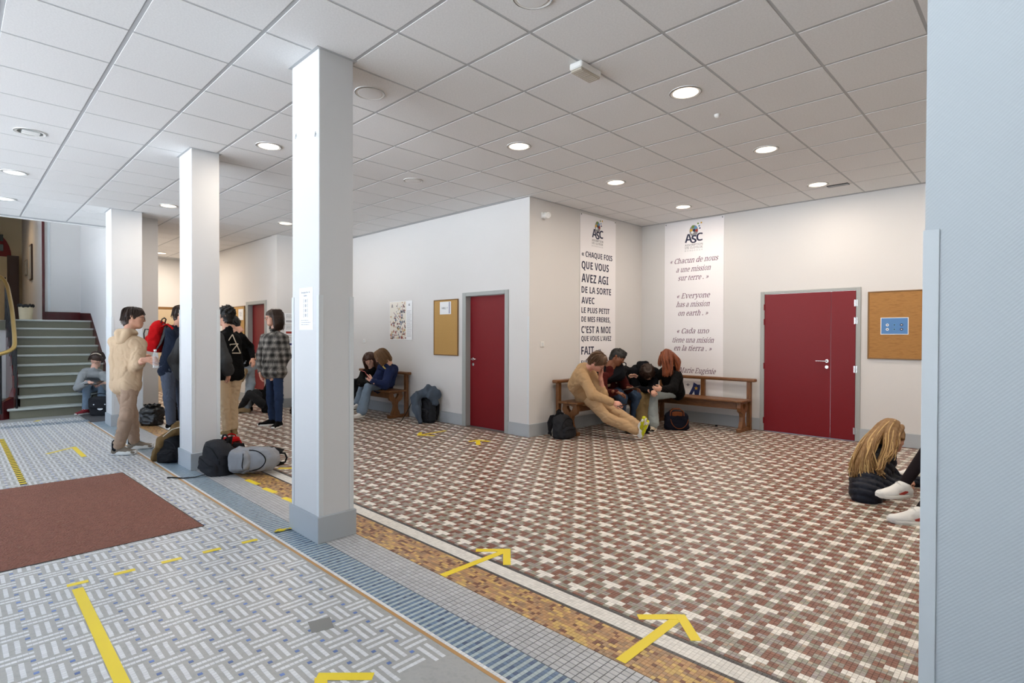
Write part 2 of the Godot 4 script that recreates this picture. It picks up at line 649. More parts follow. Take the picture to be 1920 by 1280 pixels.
func lever(parent: Node3D, at: Vector3, dir: Vector3, out: Vector3) -> void:
	# a rose, a neck and a lever that points along dir
	var b := MB.new()
	var up := dir.cross(out).normalized()
	b.lathe([Vector2(0.026, 0), Vector2(0.026, 0.006), Vector2(0.022, 0.009)], 20, Transform3D(Basis(dir, out, up), at))
	b.tube([at, at + out * 0.045, at + out * 0.052 + dir * 0.012, at + out * 0.052 + dir * 0.13], [0.009, 0.009, 0.0095, 0.008], 10)
	var h := obj("handle", b, M.steel, parent)
	h.set_meta("label", "silver lever handle")
	b = MB.new()
	b.lathe([Vector2(0.026, 0), Vector2(0.026, 0.006), Vector2(0.021, 0.009)], 20, Transform3D(Basis(dir, out, up), at + Vector3(0, -0.085, 0)))
	b.box(Vector3(-0.005, -0.012, 0.0085), Vector3(0.005, 0.012, 0.0105), 0.0, Transform3D(Basis(dir, Vector3.UP, out), at + Vector3(0, -0.085, 0)))
	obj("lock_plate", b, M.steel, parent)


func build_doors() -> void:
	# single red door
	var z := -5.66
	var b := MB.new()
	b.box(Vector3(-6.62, 0, z - 0.16), Vector3(-6.535, 2.09, z + 0.018), 0.004)
	b.box(Vector3(-5.675, 0, z - 0.16), Vector3(-5.60, 2.09, z + 0.018), 0.004)
	b.box(Vector3(-6.535, 2.032, z - 0.16), Vector3(-5.675, 2.09, z + 0.018), 0.004)
	var fr := struct("door_1", b, M.frame, "single red door in a grey frame beside the cork board")
	var leaf := obj("door_leaf", boxm(Vector3(-6.532, 0.006, z - 0.125), Vector3(-5.678, 2.029, z - 0.08), 0.003), M.door_red, fr)
	lever(leaf, Vector3(-6.462, 1.055, z - 0.08), Vector3(1, 0, 0), Vector3(0, 0, 1))
	# double door, a wide and a narrow leaf
	z = -8.615
	b = MB.new()
	b.box(Vector3(-3.142, 0, z - 0.14), Vector3(-3.085, 2.095, z + 0.018), 0.004)
	b.box(Vector3(-1.885, 0, z - 0.14), Vector3(-1.828, 2.095, z + 0.018), 0.004)
	b.box(Vector3(-3.085, 2.055, z - 0.14), Vector3(-1.885, 2.095, z + 0.018), 0.004)
	fr = struct("door_2", b, M.frame, "wide dark red double door with a narrow second leaf")
	leaf = obj("door_leaf", boxm(Vector3(-3.082, 0.006, z - 0.03), Vector3(-2.190, 2.052, z + 0.012), 0.003), M.door_red, fr)
	lever(leaf, Vector3(-2.235, 1.08, z + 0.012), Vector3(-1, 0, 0), Vector3(0, 0, 1))
	var leaf2 := obj("door_leaf", boxm(Vector3(-2.186, 0.006, z - 0.03), Vector3(-1.888, 2.052, z + 0.012), 0.003), M.door_red, fr)
	for y in [1.88, 1.64, 0.98, 0.14]:
		var h := MB.new()
		h.tube([Vector3(-1.886, y - 0.045, z + 0.024), Vector3(-1.886, y + 0.045, z + 0.024)], 0.009, 10)
		h.box(Vector3(-1.906, y - 0.045, z + 0.012), Vector3(-1.868, y + 0.045, z + 0.021))
		obj("hinge", h, M.steel, fr)
	for y in [1.86, 1.64, 0.98, 0.16]:
		var h := MB.new()
		h.tube([Vector3(-3.084, y - 0.045, z + 0.022), Vector3(-3.084, y + 0.045, z + 0.022)], 0.008, 10)
		obj("hinge", h, M.door_red, fr)
	# far red door in the lobby
	z = -4.43
	b = MB.new()
	b.box(Vector3(-12.25, 0, z - 0.16), Vector3(-12.14, 2.12, z + 0.018), 0.004)
	b.box(Vector3(-11.27, 0, z - 0.16), Vector3(-11.19, 2.12, z + 0.018), 0.004)
	b.box(Vector3(-12.14, 2.05, z - 0.16), Vector3(-11.27, 2.12, z + 0.018), 0.004)
	fr = struct("door_3", b, M.frame, "far red door in a grey frame behind the plaid shirt")
	leaf = obj("door_leaf", boxm(Vector3(-12.137, 0.006, z - 0.125), Vector3(-11.273, 2.047, z - 0.08), 0.003), M.door_red, fr)
	lever(leaf, Vector3(-12.06, 1.05, z - 0.08), Vector3(1, 0, 0), Vector3(0, 0, 1))
	# pale door at the far end of the lobby
	b = MB.new()
	b.box(Vector3(-16.2, 0, -4.36), Vector3(-16.17, 2.13, -4.28), 0.004)
	b.box(Vector3(-16.2, 0, -3.0), Vector3(-16.17, 2.13, -2.92), 0.004)
	b.box(Vector3(-16.2, 2.07, -4.28), Vector3(-16.17, 2.13, -3.0), 0.004)
	fr = struct("door_4", b, M.lip_wood, "pale door at the far end of the lobby")
	obj("door_leaf", boxm(Vector3(-16.2, 0.006, -4.28), Vector3(-16.18, 2.07, -3.0), 0.003), M.pale_door, fr)


# ---------------------------------------------------------------- ceiling
func build_ceiling() -> void:
	var b := MB.new()
	b.box(Vector3(-16.2, CEIL + 0.001, -8.95), Vector3(2.5, 3.5, -2.15))
	b.box(Vector3(-12.28, CEIL + 0.001, -2.15), Vector3(2.5, 3.5, 4.3))
	var ce := struct("ceiling", b, M.grid, "suspended ceiling of white square tiles")
	# tiles: 0.608 along x, 0.5952 along z
	var tile := MB.new()
	var hx := 0.304 - 0.0095
	var hz := 0.2976 - 0.0135
	tile.box(Vector3(-hx, -0.002, -hz), Vector3(hx, 0.006, hz), 0.0008)
	var tm := tile.mesh()
	var spots := []
	for i in range(-8, 22):
		var x := -(4.2214 + 0.608 * i) - 0.304
		for k in range(-8, 15):
			var z := -(0.2263 + 0.5952 * k) - 0.2976
			if x < -15.9 or x > 2.0 or z < -8.45 or z > 3.8:
				continue
			if x < -12.0 and z > -2.46:
				continue
			if z < -5.5 and x < -5.4 or z < -4.3 and x < -10.9:
				continue
			var p := Vector3(x, CEIL, z)
			var q := project(p)
			var seen := q.z > 0 and q.x > -150 and q.x < 1850 and q.y > -150 and q.y < 1300
			spots.append([q.z if seen else 100.0 + p.distance_to(CAM_POS), p])
	spots.sort_custom(func(a, c): return a[0] < c[0])
	var rest := []
	for k in spots.size():
		if k < 296 and spots[k][0] < 100.0:
			var o := obj("ceiling_tile", tm, M.tile, ce)
			o.position = spots[k][1]
		else:
			rest.append(Transform3D(Basis(), spots[k][1]))
	multi("ceiling_tile_field", tm, M.tile, rest, PackedColorArray(), ce)
	# cut border strip along the lobby side walls
	var st := MB.new()
	st.box(Vector3(-10.7, CEIL - 0.003, -5.66), Vector3(-5.2, CEIL + 0.01, -5.625))
	st.box(Vector3(-5.2, CEIL - 0.003, -8.615), Vector3(2.2, CEIL + 0.01, -8.58))
	st.box(Vector3(-5.2, CEIL - 0.003, -8.6), Vector3(-5.165, CEIL + 0.01, -5.66))
	obj("wall_angle", st, M.grid, ce)
	# the edge where the suspended ceiling stops at the stairwell
	wall_box("trim_2", Vector3(-12.34, CEIL - 0.012, -2.15), Vector3(-12.28, 3.5, 4.0), "edge of the suspended ceiling over the stairs", M.tile)

	# recessed lamps
	for a in LAMPS:
		var lit: int = a[2]
		var t := thing("ceiling_lamp", a[3], "lamp", Vector3(a[0], CEIL, a[1]), 0.0, "")
		var ring := MB.new()
		ring.lathe([Vector2(0.096, -0.004), Vector2(0.112, -0.0085), Vector2(0.122, -0.005), Vector2(0.122, 0.004)], 36, Transform3D(Basis(), Vector3(0, -0.004, 0)), false)
		obj("rim", ring, M.white_plastic, t)
		if lit == 0:
			var bowl := MB.new()
			bowl.lathe([Vector2(0.104, -0.008), Vector2(0.085, 0.0), Vector2(0.045, 0.003), Vector2(0.01, 0.004)], 24, Transform3D(), true)
			obj("reflector", bowl, M.steel, t)
			var tubes := MB.new()
			for s in [-0.03, 0.03]:
				tubes.tube([Vector3(s - 0.01, -0.012, -0.07), Vector3(s - 0.01, -0.012, 0.06), Vector3(s + 0.012, -0.012, 0.06), Vector3(s + 0.012, -0.012, -0.07)], 0.008, 8)
			obj("bulb", tubes, M.white_plastic, t)
			continue
		var disc := MB.new()
		disc.lathe([Vector2(0.1, 0.0), Vector2(0.1, -0.008), Vector2(0.09, -0.0115), Vector2(0.0, -0.0125)], 36, Transform3D(), false)
		obj("diffuser", disc, M.lamp_cool if lit == 2 else M.lamp_warm, t)
		var l := AreaLight3D.new()
		l.name = "lamp_light"
		l.position = Vector3(0, -0.02, 0)
		l.rotation_degrees = Vector3(-90, 0, 0)
		l.area_size = Vector2(0.18, 0.18)
		l.area_range = 30.0
		l.area_attenuation = 2.0
		l.light_color = Color(0.90, 0.96, 1.0) if lit == 2 else Color(1.0, 0.94, 0.87)
		l.light_energy = LAMP_ENERGY * (0.65 if lit == 2 else (2.6 if lit == 3 else 1.0))
		l.shadow_enabled = true
		t.add_child(l)
	# loudspeakers
	for a in [[-3.905, -2.36, "round white ceiling loudspeaker just behind the nearest pillar"], [-5.717, -4.069, "round white ceiling loudspeaker over the wall with the single door"], [-2.129, -2.34, "round white ceiling loudspeaker cut by the top edge of the view"]]:
		var t := thing("ceiling_speaker", a[2], "loudspeaker", Vector3(a[0], CEIL, a[1]))
		var g := MB.new()
		g.lathe([Vector2(0.0, -0.016), Vector2(0.085, -0.015), Vector2(0.097, -0.012), Vector2(0.098, -0.006)], 36, Transform3D(), false)
		obj("grille", g, M.speaker, t)
		var rim := MB.new()
		rim.lathe([Vector2(0.099, -0.008), Vector2(0.106, -0.014), Vector2(0.118, -0.011), Vector2(0.12, 0.0)], 36, Transform3D(), false)
		obj("rim", rim, M.white_plastic, t)
	# emergency light
	var em := thing("emergency_light", "white rectangular emergency light fixed to the ceiling tiles", "emergency light", Vector3(-2.42, CEIL - 0.002, -3.225), PI / 2)
	b = MB.new()
	b.box(Vector3(-0.12, -0.045, -0.055), Vector3(0.12, 0, 0.055), 0.008)
	obj("housing", b, M.white_plastic, em)
	b = MB.new()
	b.box(Vector3(-0.112, -0.062, -0.048), Vector3(0.112, -0.045, 0.048), 0.008)
	for i in 9:
		b.box(Vector3(-0.1 + i * 0.023, -0.0645, -0.045), Vector3(-0.088 + i * 0.023, -0.062, 0.045), 0.001)
	obj("lens", b, M.lens, em)
	# vent slot and smoke detectors
	var vent := thing("air_vent", "dark slot vent beside the last ceiling lamp by the back wall", "vent", Vector3(-1.955, CEIL - 0.006, -7.95))
	obj("frame", boxm(Vector3(-0.12, -0.004, -0.05), Vector3(0.12, 0.004, 0.05), 0.001), M.dark_vent, vent)
	for i in 4:
		obj("slat", boxm(Vector3(-0.115, -0.006, -0.04 + i * 0.022), Vector3(0.115, -0.001, -0.032 + i * 0.022)), M.grid, vent)
	var sm := MB.new()
	sm.lathe([Vector2(0.0, -0.03), Vector2(0.014, -0.028), Vector2(0.018, -0.02), Vector2(0.024, -0.016), Vector2(0.026, 0.0)], 20, Transform3D(), false)
	var so := obj("sprinkler_head", sm, M.white_plastic)
	so.position = Vector3(-2.097, CEIL - 0.004, -4.70)
	tag(so, "tiny white sprinkler head between two lit ceiling lamps", "sprinkler")


const LAMPS := [
	[-2.09, -4.10, 1, "lit round ceiling lamp nearest the right pier, largest of the lit ones"],
	[-2.12, -5.92, 1, "lit round ceiling lamp second from the camera in the row over the double door"],
	[-2.13, -7.73, 1, "lit round ceiling lamp touching the dark slot vent"],
	[-0.28, -4.10, 1, "lit round ceiling lamp hidden behind the right pier, nearest of three"],
	[-0.28, -5.92, 1, "lit round ceiling lamp hidden behind the right pier, middle of three"],
	[-0.28, -7.73, 1, "lit round ceiling lamp hidden behind the right pier, farthest of three"],
	[1.53, -4.10, 1, "ceiling lamp right of the view, nearest of the outer row"],
	[1.53, -5.92, 1, "ceiling lamp right of the view, middle of the outer row"],
	[1.53, -7.73, 1, "ceiling lamp right of the view, last of the outer row"],
	[-1.60, -0.55, 2, "cool white ceiling lamp above the camera, out of view"],
	[0.21, -0.55, 2, "cool white ceiling lamp behind the camera, out of view"],
	[-3.90, -4.08, 1, "lit round ceiling lamp just right of the nearest pillar"],
	[-3.93, -5.88, 1, "lit round ceiling lamp above the outside wall corner"],
	[-3.94, -7.68, 1, "lit round ceiling lamp above the right hand tall banner"],
	[-5.75, -2.30, 1, "lit round ceiling lamp between the two nearest pillars"],
	[-9.49, -4.08, 1, "lit round ceiling lamp above the head of the plaid shirt"],
	[-9.49, -2.31, 1, "lit round ceiling lamp just left of the second pillar"],
	[-13.3, -2.9, 3, "small lit ceiling lamp far off beside the third pillar"],
	[-15.1, -3.52, 3, "farthest lit ceiling lamp near the end wall of the lobby"],
	[-7.02, -0.55, 0, "unlit chrome ceiling lamp at the left edge of the view"],
	[-8.89, -0.55, 2, "cool white ceiling lamp in the middle of the left row"],
	[-10.71, -0.56, 2, "cool white ceiling lamp at the stair end of the left row"],
]


# ---------------------------------------------------------------- floor
func tess_mesh(w: float, d: float, h: float, bev: float) -> ArrayMesh:
	# a tile without its underside, its top face at y = 0
	var b := MB.new()
	var x := w * 0.5
	var z := d * 0.5
	var t := [Vector3(-x + bev, 0, z - bev), Vector3(x - bev, 0, z - bev), Vector3(x - bev, 0, -z + bev), Vector3(-x + bev, 0, -z + bev)]
	var g := [Vector3(-x, -h, z), Vector3(x, -h, z), Vector3(x, -h, -z), Vector3(-x, -h, -z)]
	b.quad(t[0], t[1], t[2], t[3])
	for i in 4:
		var j := (i + 1) % 4
		b.quad(g[i], g[j], t[j], t[i])
	var m := ArrayMesh.new()
	var a := []
	a.resize(Mesh.ARRAY_MAX)
	a[Mesh.ARRAY_VERTEX] = b.v
	a[Mesh.ARRAY_NORMAL] = b.n
	m.add_surface_from_arrays(Mesh.PRIMITIVE_TRIANGLES, a)
	return m


func lin(r: float, g: float, b: float, rng: RandomNumberGenerator, spread: float) -> Color:
	var k := 1.0 + rng.randf_range(-spread, spread)
	return Color(clampf(r * k, 0, 1), clampf(g * k, 0, 1), clampf(b * k, 0, 1)).srgb_to_linear()


func lay(parent: Node3D, part: String, mesh: Mesh, spots: Array, cols: PackedColorArray, single: int) -> void:
	# the nearest visible pieces as parts, the rest as one field
	var order := []
	for i in spots.size():
		if framed(spots[i], 0.0):
			var d: float = spots[i].distance_squared_to(CAM_POS)
			if d < 14.0:
				order.append([d, i])
	order.sort_custom(func(a, c): return a[0] < c[0])
	var alone := {}
	var mats := {}
	for k in mini(single, order.size()):
		var i: int = order[k][1]
		alone[i] = true
		var c: Color = cols[i]
		var key := Vector3i(int(c.r * 40), int(c.g * 40), int(c.b * 40))
		if not mats.has(key):
			mats[key] = mat(c.linear_to_srgb(), M.tess.roughness)
		var o := obj(part, mesh, mats[key], parent)
		o.position = spots[i]
	var xs := []
	var cs := PackedColorArray()
	for i in spots.size():
		if not alone.has(i):
			xs.append(Transform3D(Basis(), spots[i]))
			cs.append(cols[i])
	multi(part + "_field", mesh, M.tess, xs, cs, parent)


func floor_open(x: float, z: float) -> bool:
	# true where the hall floor lies (not under walls)
	if z < -8.6:
		return false
	if z < -5.65 and x < -5.19:
		return false
	if z < -4.42 and x < -10.69:
		return false
	return true


func build_floor() -> void:
	var rng := RandomNumberGenerator.new()
	rng.seed = 4
	# --- brown, white and grey basket mosaic of the hall
	var b := MB.new()
	b.box(Vector3(-16.2, -0.2, -8.95), Vector3(2.2, -0.0022, -2.02))
	var hall := struct("floor", b, M.grout_brown, "mosaic floor of brown, grey and white tesserae in a woven pattern")
	var spots := []
	var cols := PackedColorArray()
	var u := TESS
	var i0 := int(floor((-16.2 + 0.864) / u))
	var i1 := int(ceil((0.3 + 0.864) / u))
	var k0 := int(floor((-8.6 + 2.990) / u))
	var k1 := int(ceil((-2.41 + 2.990) / u))
	for k in range(k0, k1):
		var z := -2.990 + (k + 0.5) * u
		var band := int(floor(k / 8.0))
		var r := k - band * 8
		for i in range(i0, i1):
			var x := -0.864 + (i + 0.5) * u
			if not floor_open(x, z):
				continue
			var q := project(Vector3(x, 0, z))
			if q.z < 0 or q.x < -40 or q.x > 1780 or q.y > 1340:
				continue
			var c := posmod(i + 6 * band, 12)
			var kind := 0  # grey
			if r < 2:
				kind = 1 if c < 6 else (0 if c == 8 or c == 9 else 2)
			elif r < 4:
				kind = 1 if c == 2 or c == 3 or c == 8 or c == 9 else 0
			elif r < 6:
				kind = 0 if c == 2 or c == 3 or c == 8 or c == 9 else 2
			else:
				kind = 0 if c < 6 or c == 8 or c == 9 else 2
			spots.append(Vector3(x, rng.randf_range(-0.0004, 0.0002), z))
			if kind == 1:
				cols.append(lin(0.93, 0.91, 0.875, rng, 0.04))
			elif kind == 2:
				var rr := rng.randf()
				cols.append(lin(0.475 + rr * 0.055, 0.31 + rr * 0.03, 0.25 + rr * 0.02, rng, 0.08))
			else:
				var g := rng.randf()
				if g < 0.5:
					cols.append(lin(0.61, 0.585, 0.54, rng, 0.08))
				elif g < 0.75:
					cols.append(lin(0.57, 0.57, 0.50, rng, 0.08))
				elif g < 0.93:
					cols.append(lin(0.61, 0.565, 0.555, rng, 0.08))
				else:
					cols.append(lin(0.68, 0.60, 0.52, rng, 0.08))
	lay(hall, "mosaic_tile", tess_mesh(u - 0.0006, u - 0.0006, 0.0022, 0.0005), spots, cols, 290)

	# --- border bands running along the pillars
	b = MB.new()
	b.box(Vector3(-16.2, -0.2, -2.42), Vector3(2.2, -0.0024, -1.585))
	var border := struct("floor_border", b, M.grout_dark, "bands of coloured mosaic running along the row of pillars")
	spots = []
	cols = PackedColorArray()
	for k in 20:
		var z := -2.0285 - (k + 0.5) * u
		for i in range(-545, 25):
			var x := (i + 0.5) * u
			var q := project(Vector3(x, 0, z))
			if q.z < 0 or q.x < -40 or q.x > 1780 or q.y > 1340 or x < -11.2:
				continue
			var c: Color
			if k < 11:  # mixed ochre tesserae in little groups
				var cell := hash(Vector2i(int(floor(i / 2.0 + (k % 3) * 0.5)), k)) % 100
				var cell2 := hash(Vector2i(i * 7, k * 13)) % 100
				if cell2 < 9 or cell < 7:
					c = lin(0.45, 0.27, 0.185, rng, 0.10)
				elif cell < 32:
					c = lin(0.80, 0.66, 0.39, rng, 0.07)
				elif cell < 72:
					c = lin(0.71, 0.545, 0.37, rng, 0.08)
				else:
					c = lin(0.62, 0.49, 0.36, rng, 0.10)
			elif k == 11 or k == 12:
				if k == 12:
					c = lin(0.88, 0.865, 0.835, rng, 0.03)
				else:
					c = lin(0.25, 0.245, 0.25, rng, 0.08)
			elif k < 17:
				c = lin(0.88, 0.865, 0.835, rng, 0.04)
			else:
				continue
			spots.append(Vector3(x, rng.randf_range(-0.0003, 0.0002), z))
			cols.append(c)
	# dark line between the white band and the hall pattern
	for i in range(-545, 25):
		var x := (i + 0.5) * u
		var q := project(Vector3(x, 0, -2.391))
		if q.z > 0 and q.x > -40 and q.x < 1780 and q.y < 1340 and x > -11.2:
			spots.append(Vector3(x, 0, -2.0285 - 17.5 * u))
			cols.append(lin(0.25, 0.245, 0.25, rng, 0.08))
	# blue and grey stripes
	for k in 9:
		var z := -1.606 - (k + 0.5) * u
		for i in range(-545, 25):
			var x := (i + 0.5) * u
			var q := project(Vector3(x, 0, z))
			if q.z < 0 or q.x < -40 or q.x > 1780 or q.y > 1340 or x < -11.2:
				continue
			spots.append(Vector3(x, rng.randf_range(-0.0003, 0.0002), z))
			if posmod(i, 2) == 0:
				cols.append(lin(0.67, 0.725, 0.735, rng, 0.04))
			elif rng.randf() < 0.16:
				cols.append(lin(0.27, 0.345, 0.47, rng, 0.08))
			else:
				cols.append(lin(0.38, 0.47, 0.575, rng, 0.08))
	lay(border, "border_tile", tess_mesh(u - 0.0005, u - 0.0005, 0.0022, 0.0004), spots, cols, 190)
	# grey ribbed tiles and the white and tan edging
	spots = []
	cols = PackedColorArray()
	for k in 8:
		for i in range(-272, 12):
			var p := Vector3((i + 0.5) * 0.0413, 0, -1.792 - (k + 0.5) * 0.0292)
			var q := project(p)
			if q.z < 0 or q.x < -40 or q.x > 1780 or q.y > 1340 or p.x < -11.2:
				continue
			spots.append(p)
			cols.append(lin(0.71, 0.71, 0.715, rng, 0.04))
	lay(border, "grey_tile", tess_mesh(0.0378, 0.0262, 0.0024, 0.0006), spots, cols, 100)
	spots = []
	cols = PackedColorArray()
	for i in range(-545, 25):
		var x := (i + 0.5) * u
		if x > -11.2:
			spots.append(Vector3(x, 0, -1.5955))
			cols.append(lin(0.88, 0.885, 0.89, rng, 0.03))
	lay(border, "edging_tile", tess_mesh(u - 0.001, 0.0195, 0.0024, 0.0005), spots, cols, 60)

	# --- pale floor of the entrance: white bars and blue squares in a grey bed
	b = MB.new()
	b.box(Vector3(-16.2, -0.2, -1.585), Vector3(2.2, -0.0012, 4.3))
	var pale := struct("floor_entrance", b, M.grey_bed, "pale grey entrance floor with white bars and small blue squares")
	var tan_line := MB.new()
	tan_line.box(Vector3(-11.2, -0.01, -1.5855), Vector3(2.0, -0.0002, -1.567))
	obj("tan_line", tan_line, M.tan, pale)
	spots = []
	cols = PackedColorArray()
	var blue_spots := []
	var blue_cols := PackedColorArray()
	var ux := 0.02062
	var uz := 0.01995
	for i in range(-90, 12):
		for k in range(-11, 26):
			# centre of the block in the room
			var cx := -3.334 + i * 6.0 * ux
			var cz := -0.3075 + k * 6.0 * uz
			if cx < -11.9:
				continue
			var q := project(Vector3(cx, 0, cz))
			if q.z < 0 or q.x < -90 or q.x > 1500 or q.y > 1400:
				continue
			var thin := posmod(i + k, 2) == 0
			for s in [-1, 1]:
				var wob := 0.0
				for t in range(-3, 4):
					if rng.randf() < 0.3:
						wob = rng.randf_range(-0.0014, 0.0014)
					var p := Vector3(cx + s * ux + wob, 0, cz + t * uz) if thin else Vector3(cx + t * ux, 0, cz + s * uz + wob)
					if p.z < -1.556 or mat_covers(p):
						continue
					p.y = rng.randf_range(-0.0003, 0.0)
					spots.append(p)
					cols.append(lin(0.855, 0.865, 0.875, rng, 0.03))
			var bp := Vector3(cx - 3 * ux, -0.0002, cz + 3 * uz)
			if bp.z > -1.55 and not mat_covers(bp):
				blue_spots.append(bp)
				blue_cols.append(lin(0.36, 0.47, 0.71, rng, 0.10))
	lay(pale, "bar_tile", tess_mesh(0.0196, 0.0193, 0.0012, 0.0006), spots, cols, 290)
	lay(pale, "blue_tile", tess_mesh(0.0185, 0.0185, 0.0012, 0.0005), blue_spots, blue_cols, 60)
	# the blue band that turns across the hall before the stairs
	spots = []
	cols = PackedColorArray()
	for i in 14:
		for k in range(-79, 60):
			if posmod(k, 1) == 0:
				spots.append(Vector3(-11.2 + 0.0 - (i + 0.5) * u, -0.0002, (k + 0.5) * u))
				cols.append(lin(0.50, 0.56, 0.60, rng, 0.05) if posmod(k, 2) == 0 else lin(0.36, 0.43, 0.50, rng, 0.08))
	multi("cross_band_field", tess_mesh(u - 0.0007, u - 0.0007, 0.0012, 0.0004), M.tess, shift(spots), cols, pale)
	# door mat well
	var mt := thing("door_mat", "large rust brown entrance mat let into the pale floor", "mat", Vector3(-5.65, 0, -0.2))
	var poly := PackedVector2Array([Vector2(-4.478, -1.31), Vector2(-6.806, -1.232), Vector2(-6.85, 1.3), Vector2(-4.44, 1.3)])
	for i in 4:
		poly[i] -= Vector2(-5.65, -0.2)
	var xf := Transform3D(Basis(Vector3(1, 0, 0), Vector3(0, 0, 1), Vector3(0, -1, 0)), Vector3.ZERO)
	b = MB.new()
	b.prism(poly, -0.0025, 0.001, xf)
	obj("pile", b, M.mat_brown, mt)
	b = MB.new()
	for i in 4:
		var a := poly[i]
		var c := poly[(i + 1) % 4]
		var d := (c - a).normalized()
		var nrm := Vector2(-d.y, d.x) * 0.007
		b.prism(PackedVector2Array([a - nrm, c - nrm, c + nrm, a + nrm]), -0.002, 0.001, xf)
	obj("edge_strip", b, M.black, mt)


func shift(spots: Array) -> Array:
	var out := []
	for p in spots:
		out.append(Transform3D(Basis(), p))
	return out


func mat_covers(p: Vector3) -> bool:
	return p.x > -6.83 and p.x < -4.47 and p.z > -1.305 + (p.x + 4.478) * -0.0335 and p.z < 1.3


# ---------------------------------------------------------------- tape on the floor
func strip(b: MB, a: Vector2, c: Vector2, w: float, y := 0.0004, t := 0.0006) -> void:
	var d := (c - a).normalized()
	var nn := Vector2(-d.y, d.x) * w * 0.5
	var xf := Transform3D(Basis(Vector3(1, 0, 0), Vector3(0, 0, 1), Vector3(0, -1, 0)), Vector3.ZERO)
	b.prism(PackedVector2Array([a - nn, c - nn, c + nn, a + nn]), -(y + t), -y + 0.0002, xf)


func arrow(label: String, segs: Array, w: float, group := "yellow tape arrows on the floor") -> void:
	var o := Vector3(segs[0][0].x, 0, segs[0][0].y)
	var t := thing("tape_arrow", label, "floor marking", o, 0.0, group)
	for i in segs.size():
		var b := MB.new()
		strip(b, segs[i][0] - Vector2(o.x, o.z), segs[i][1] - Vector2(o.x, o.z), w, 0.0004 + 0.0004 * i)
		obj("shaft" if i == 0 else "barb", b, M.tape, t)


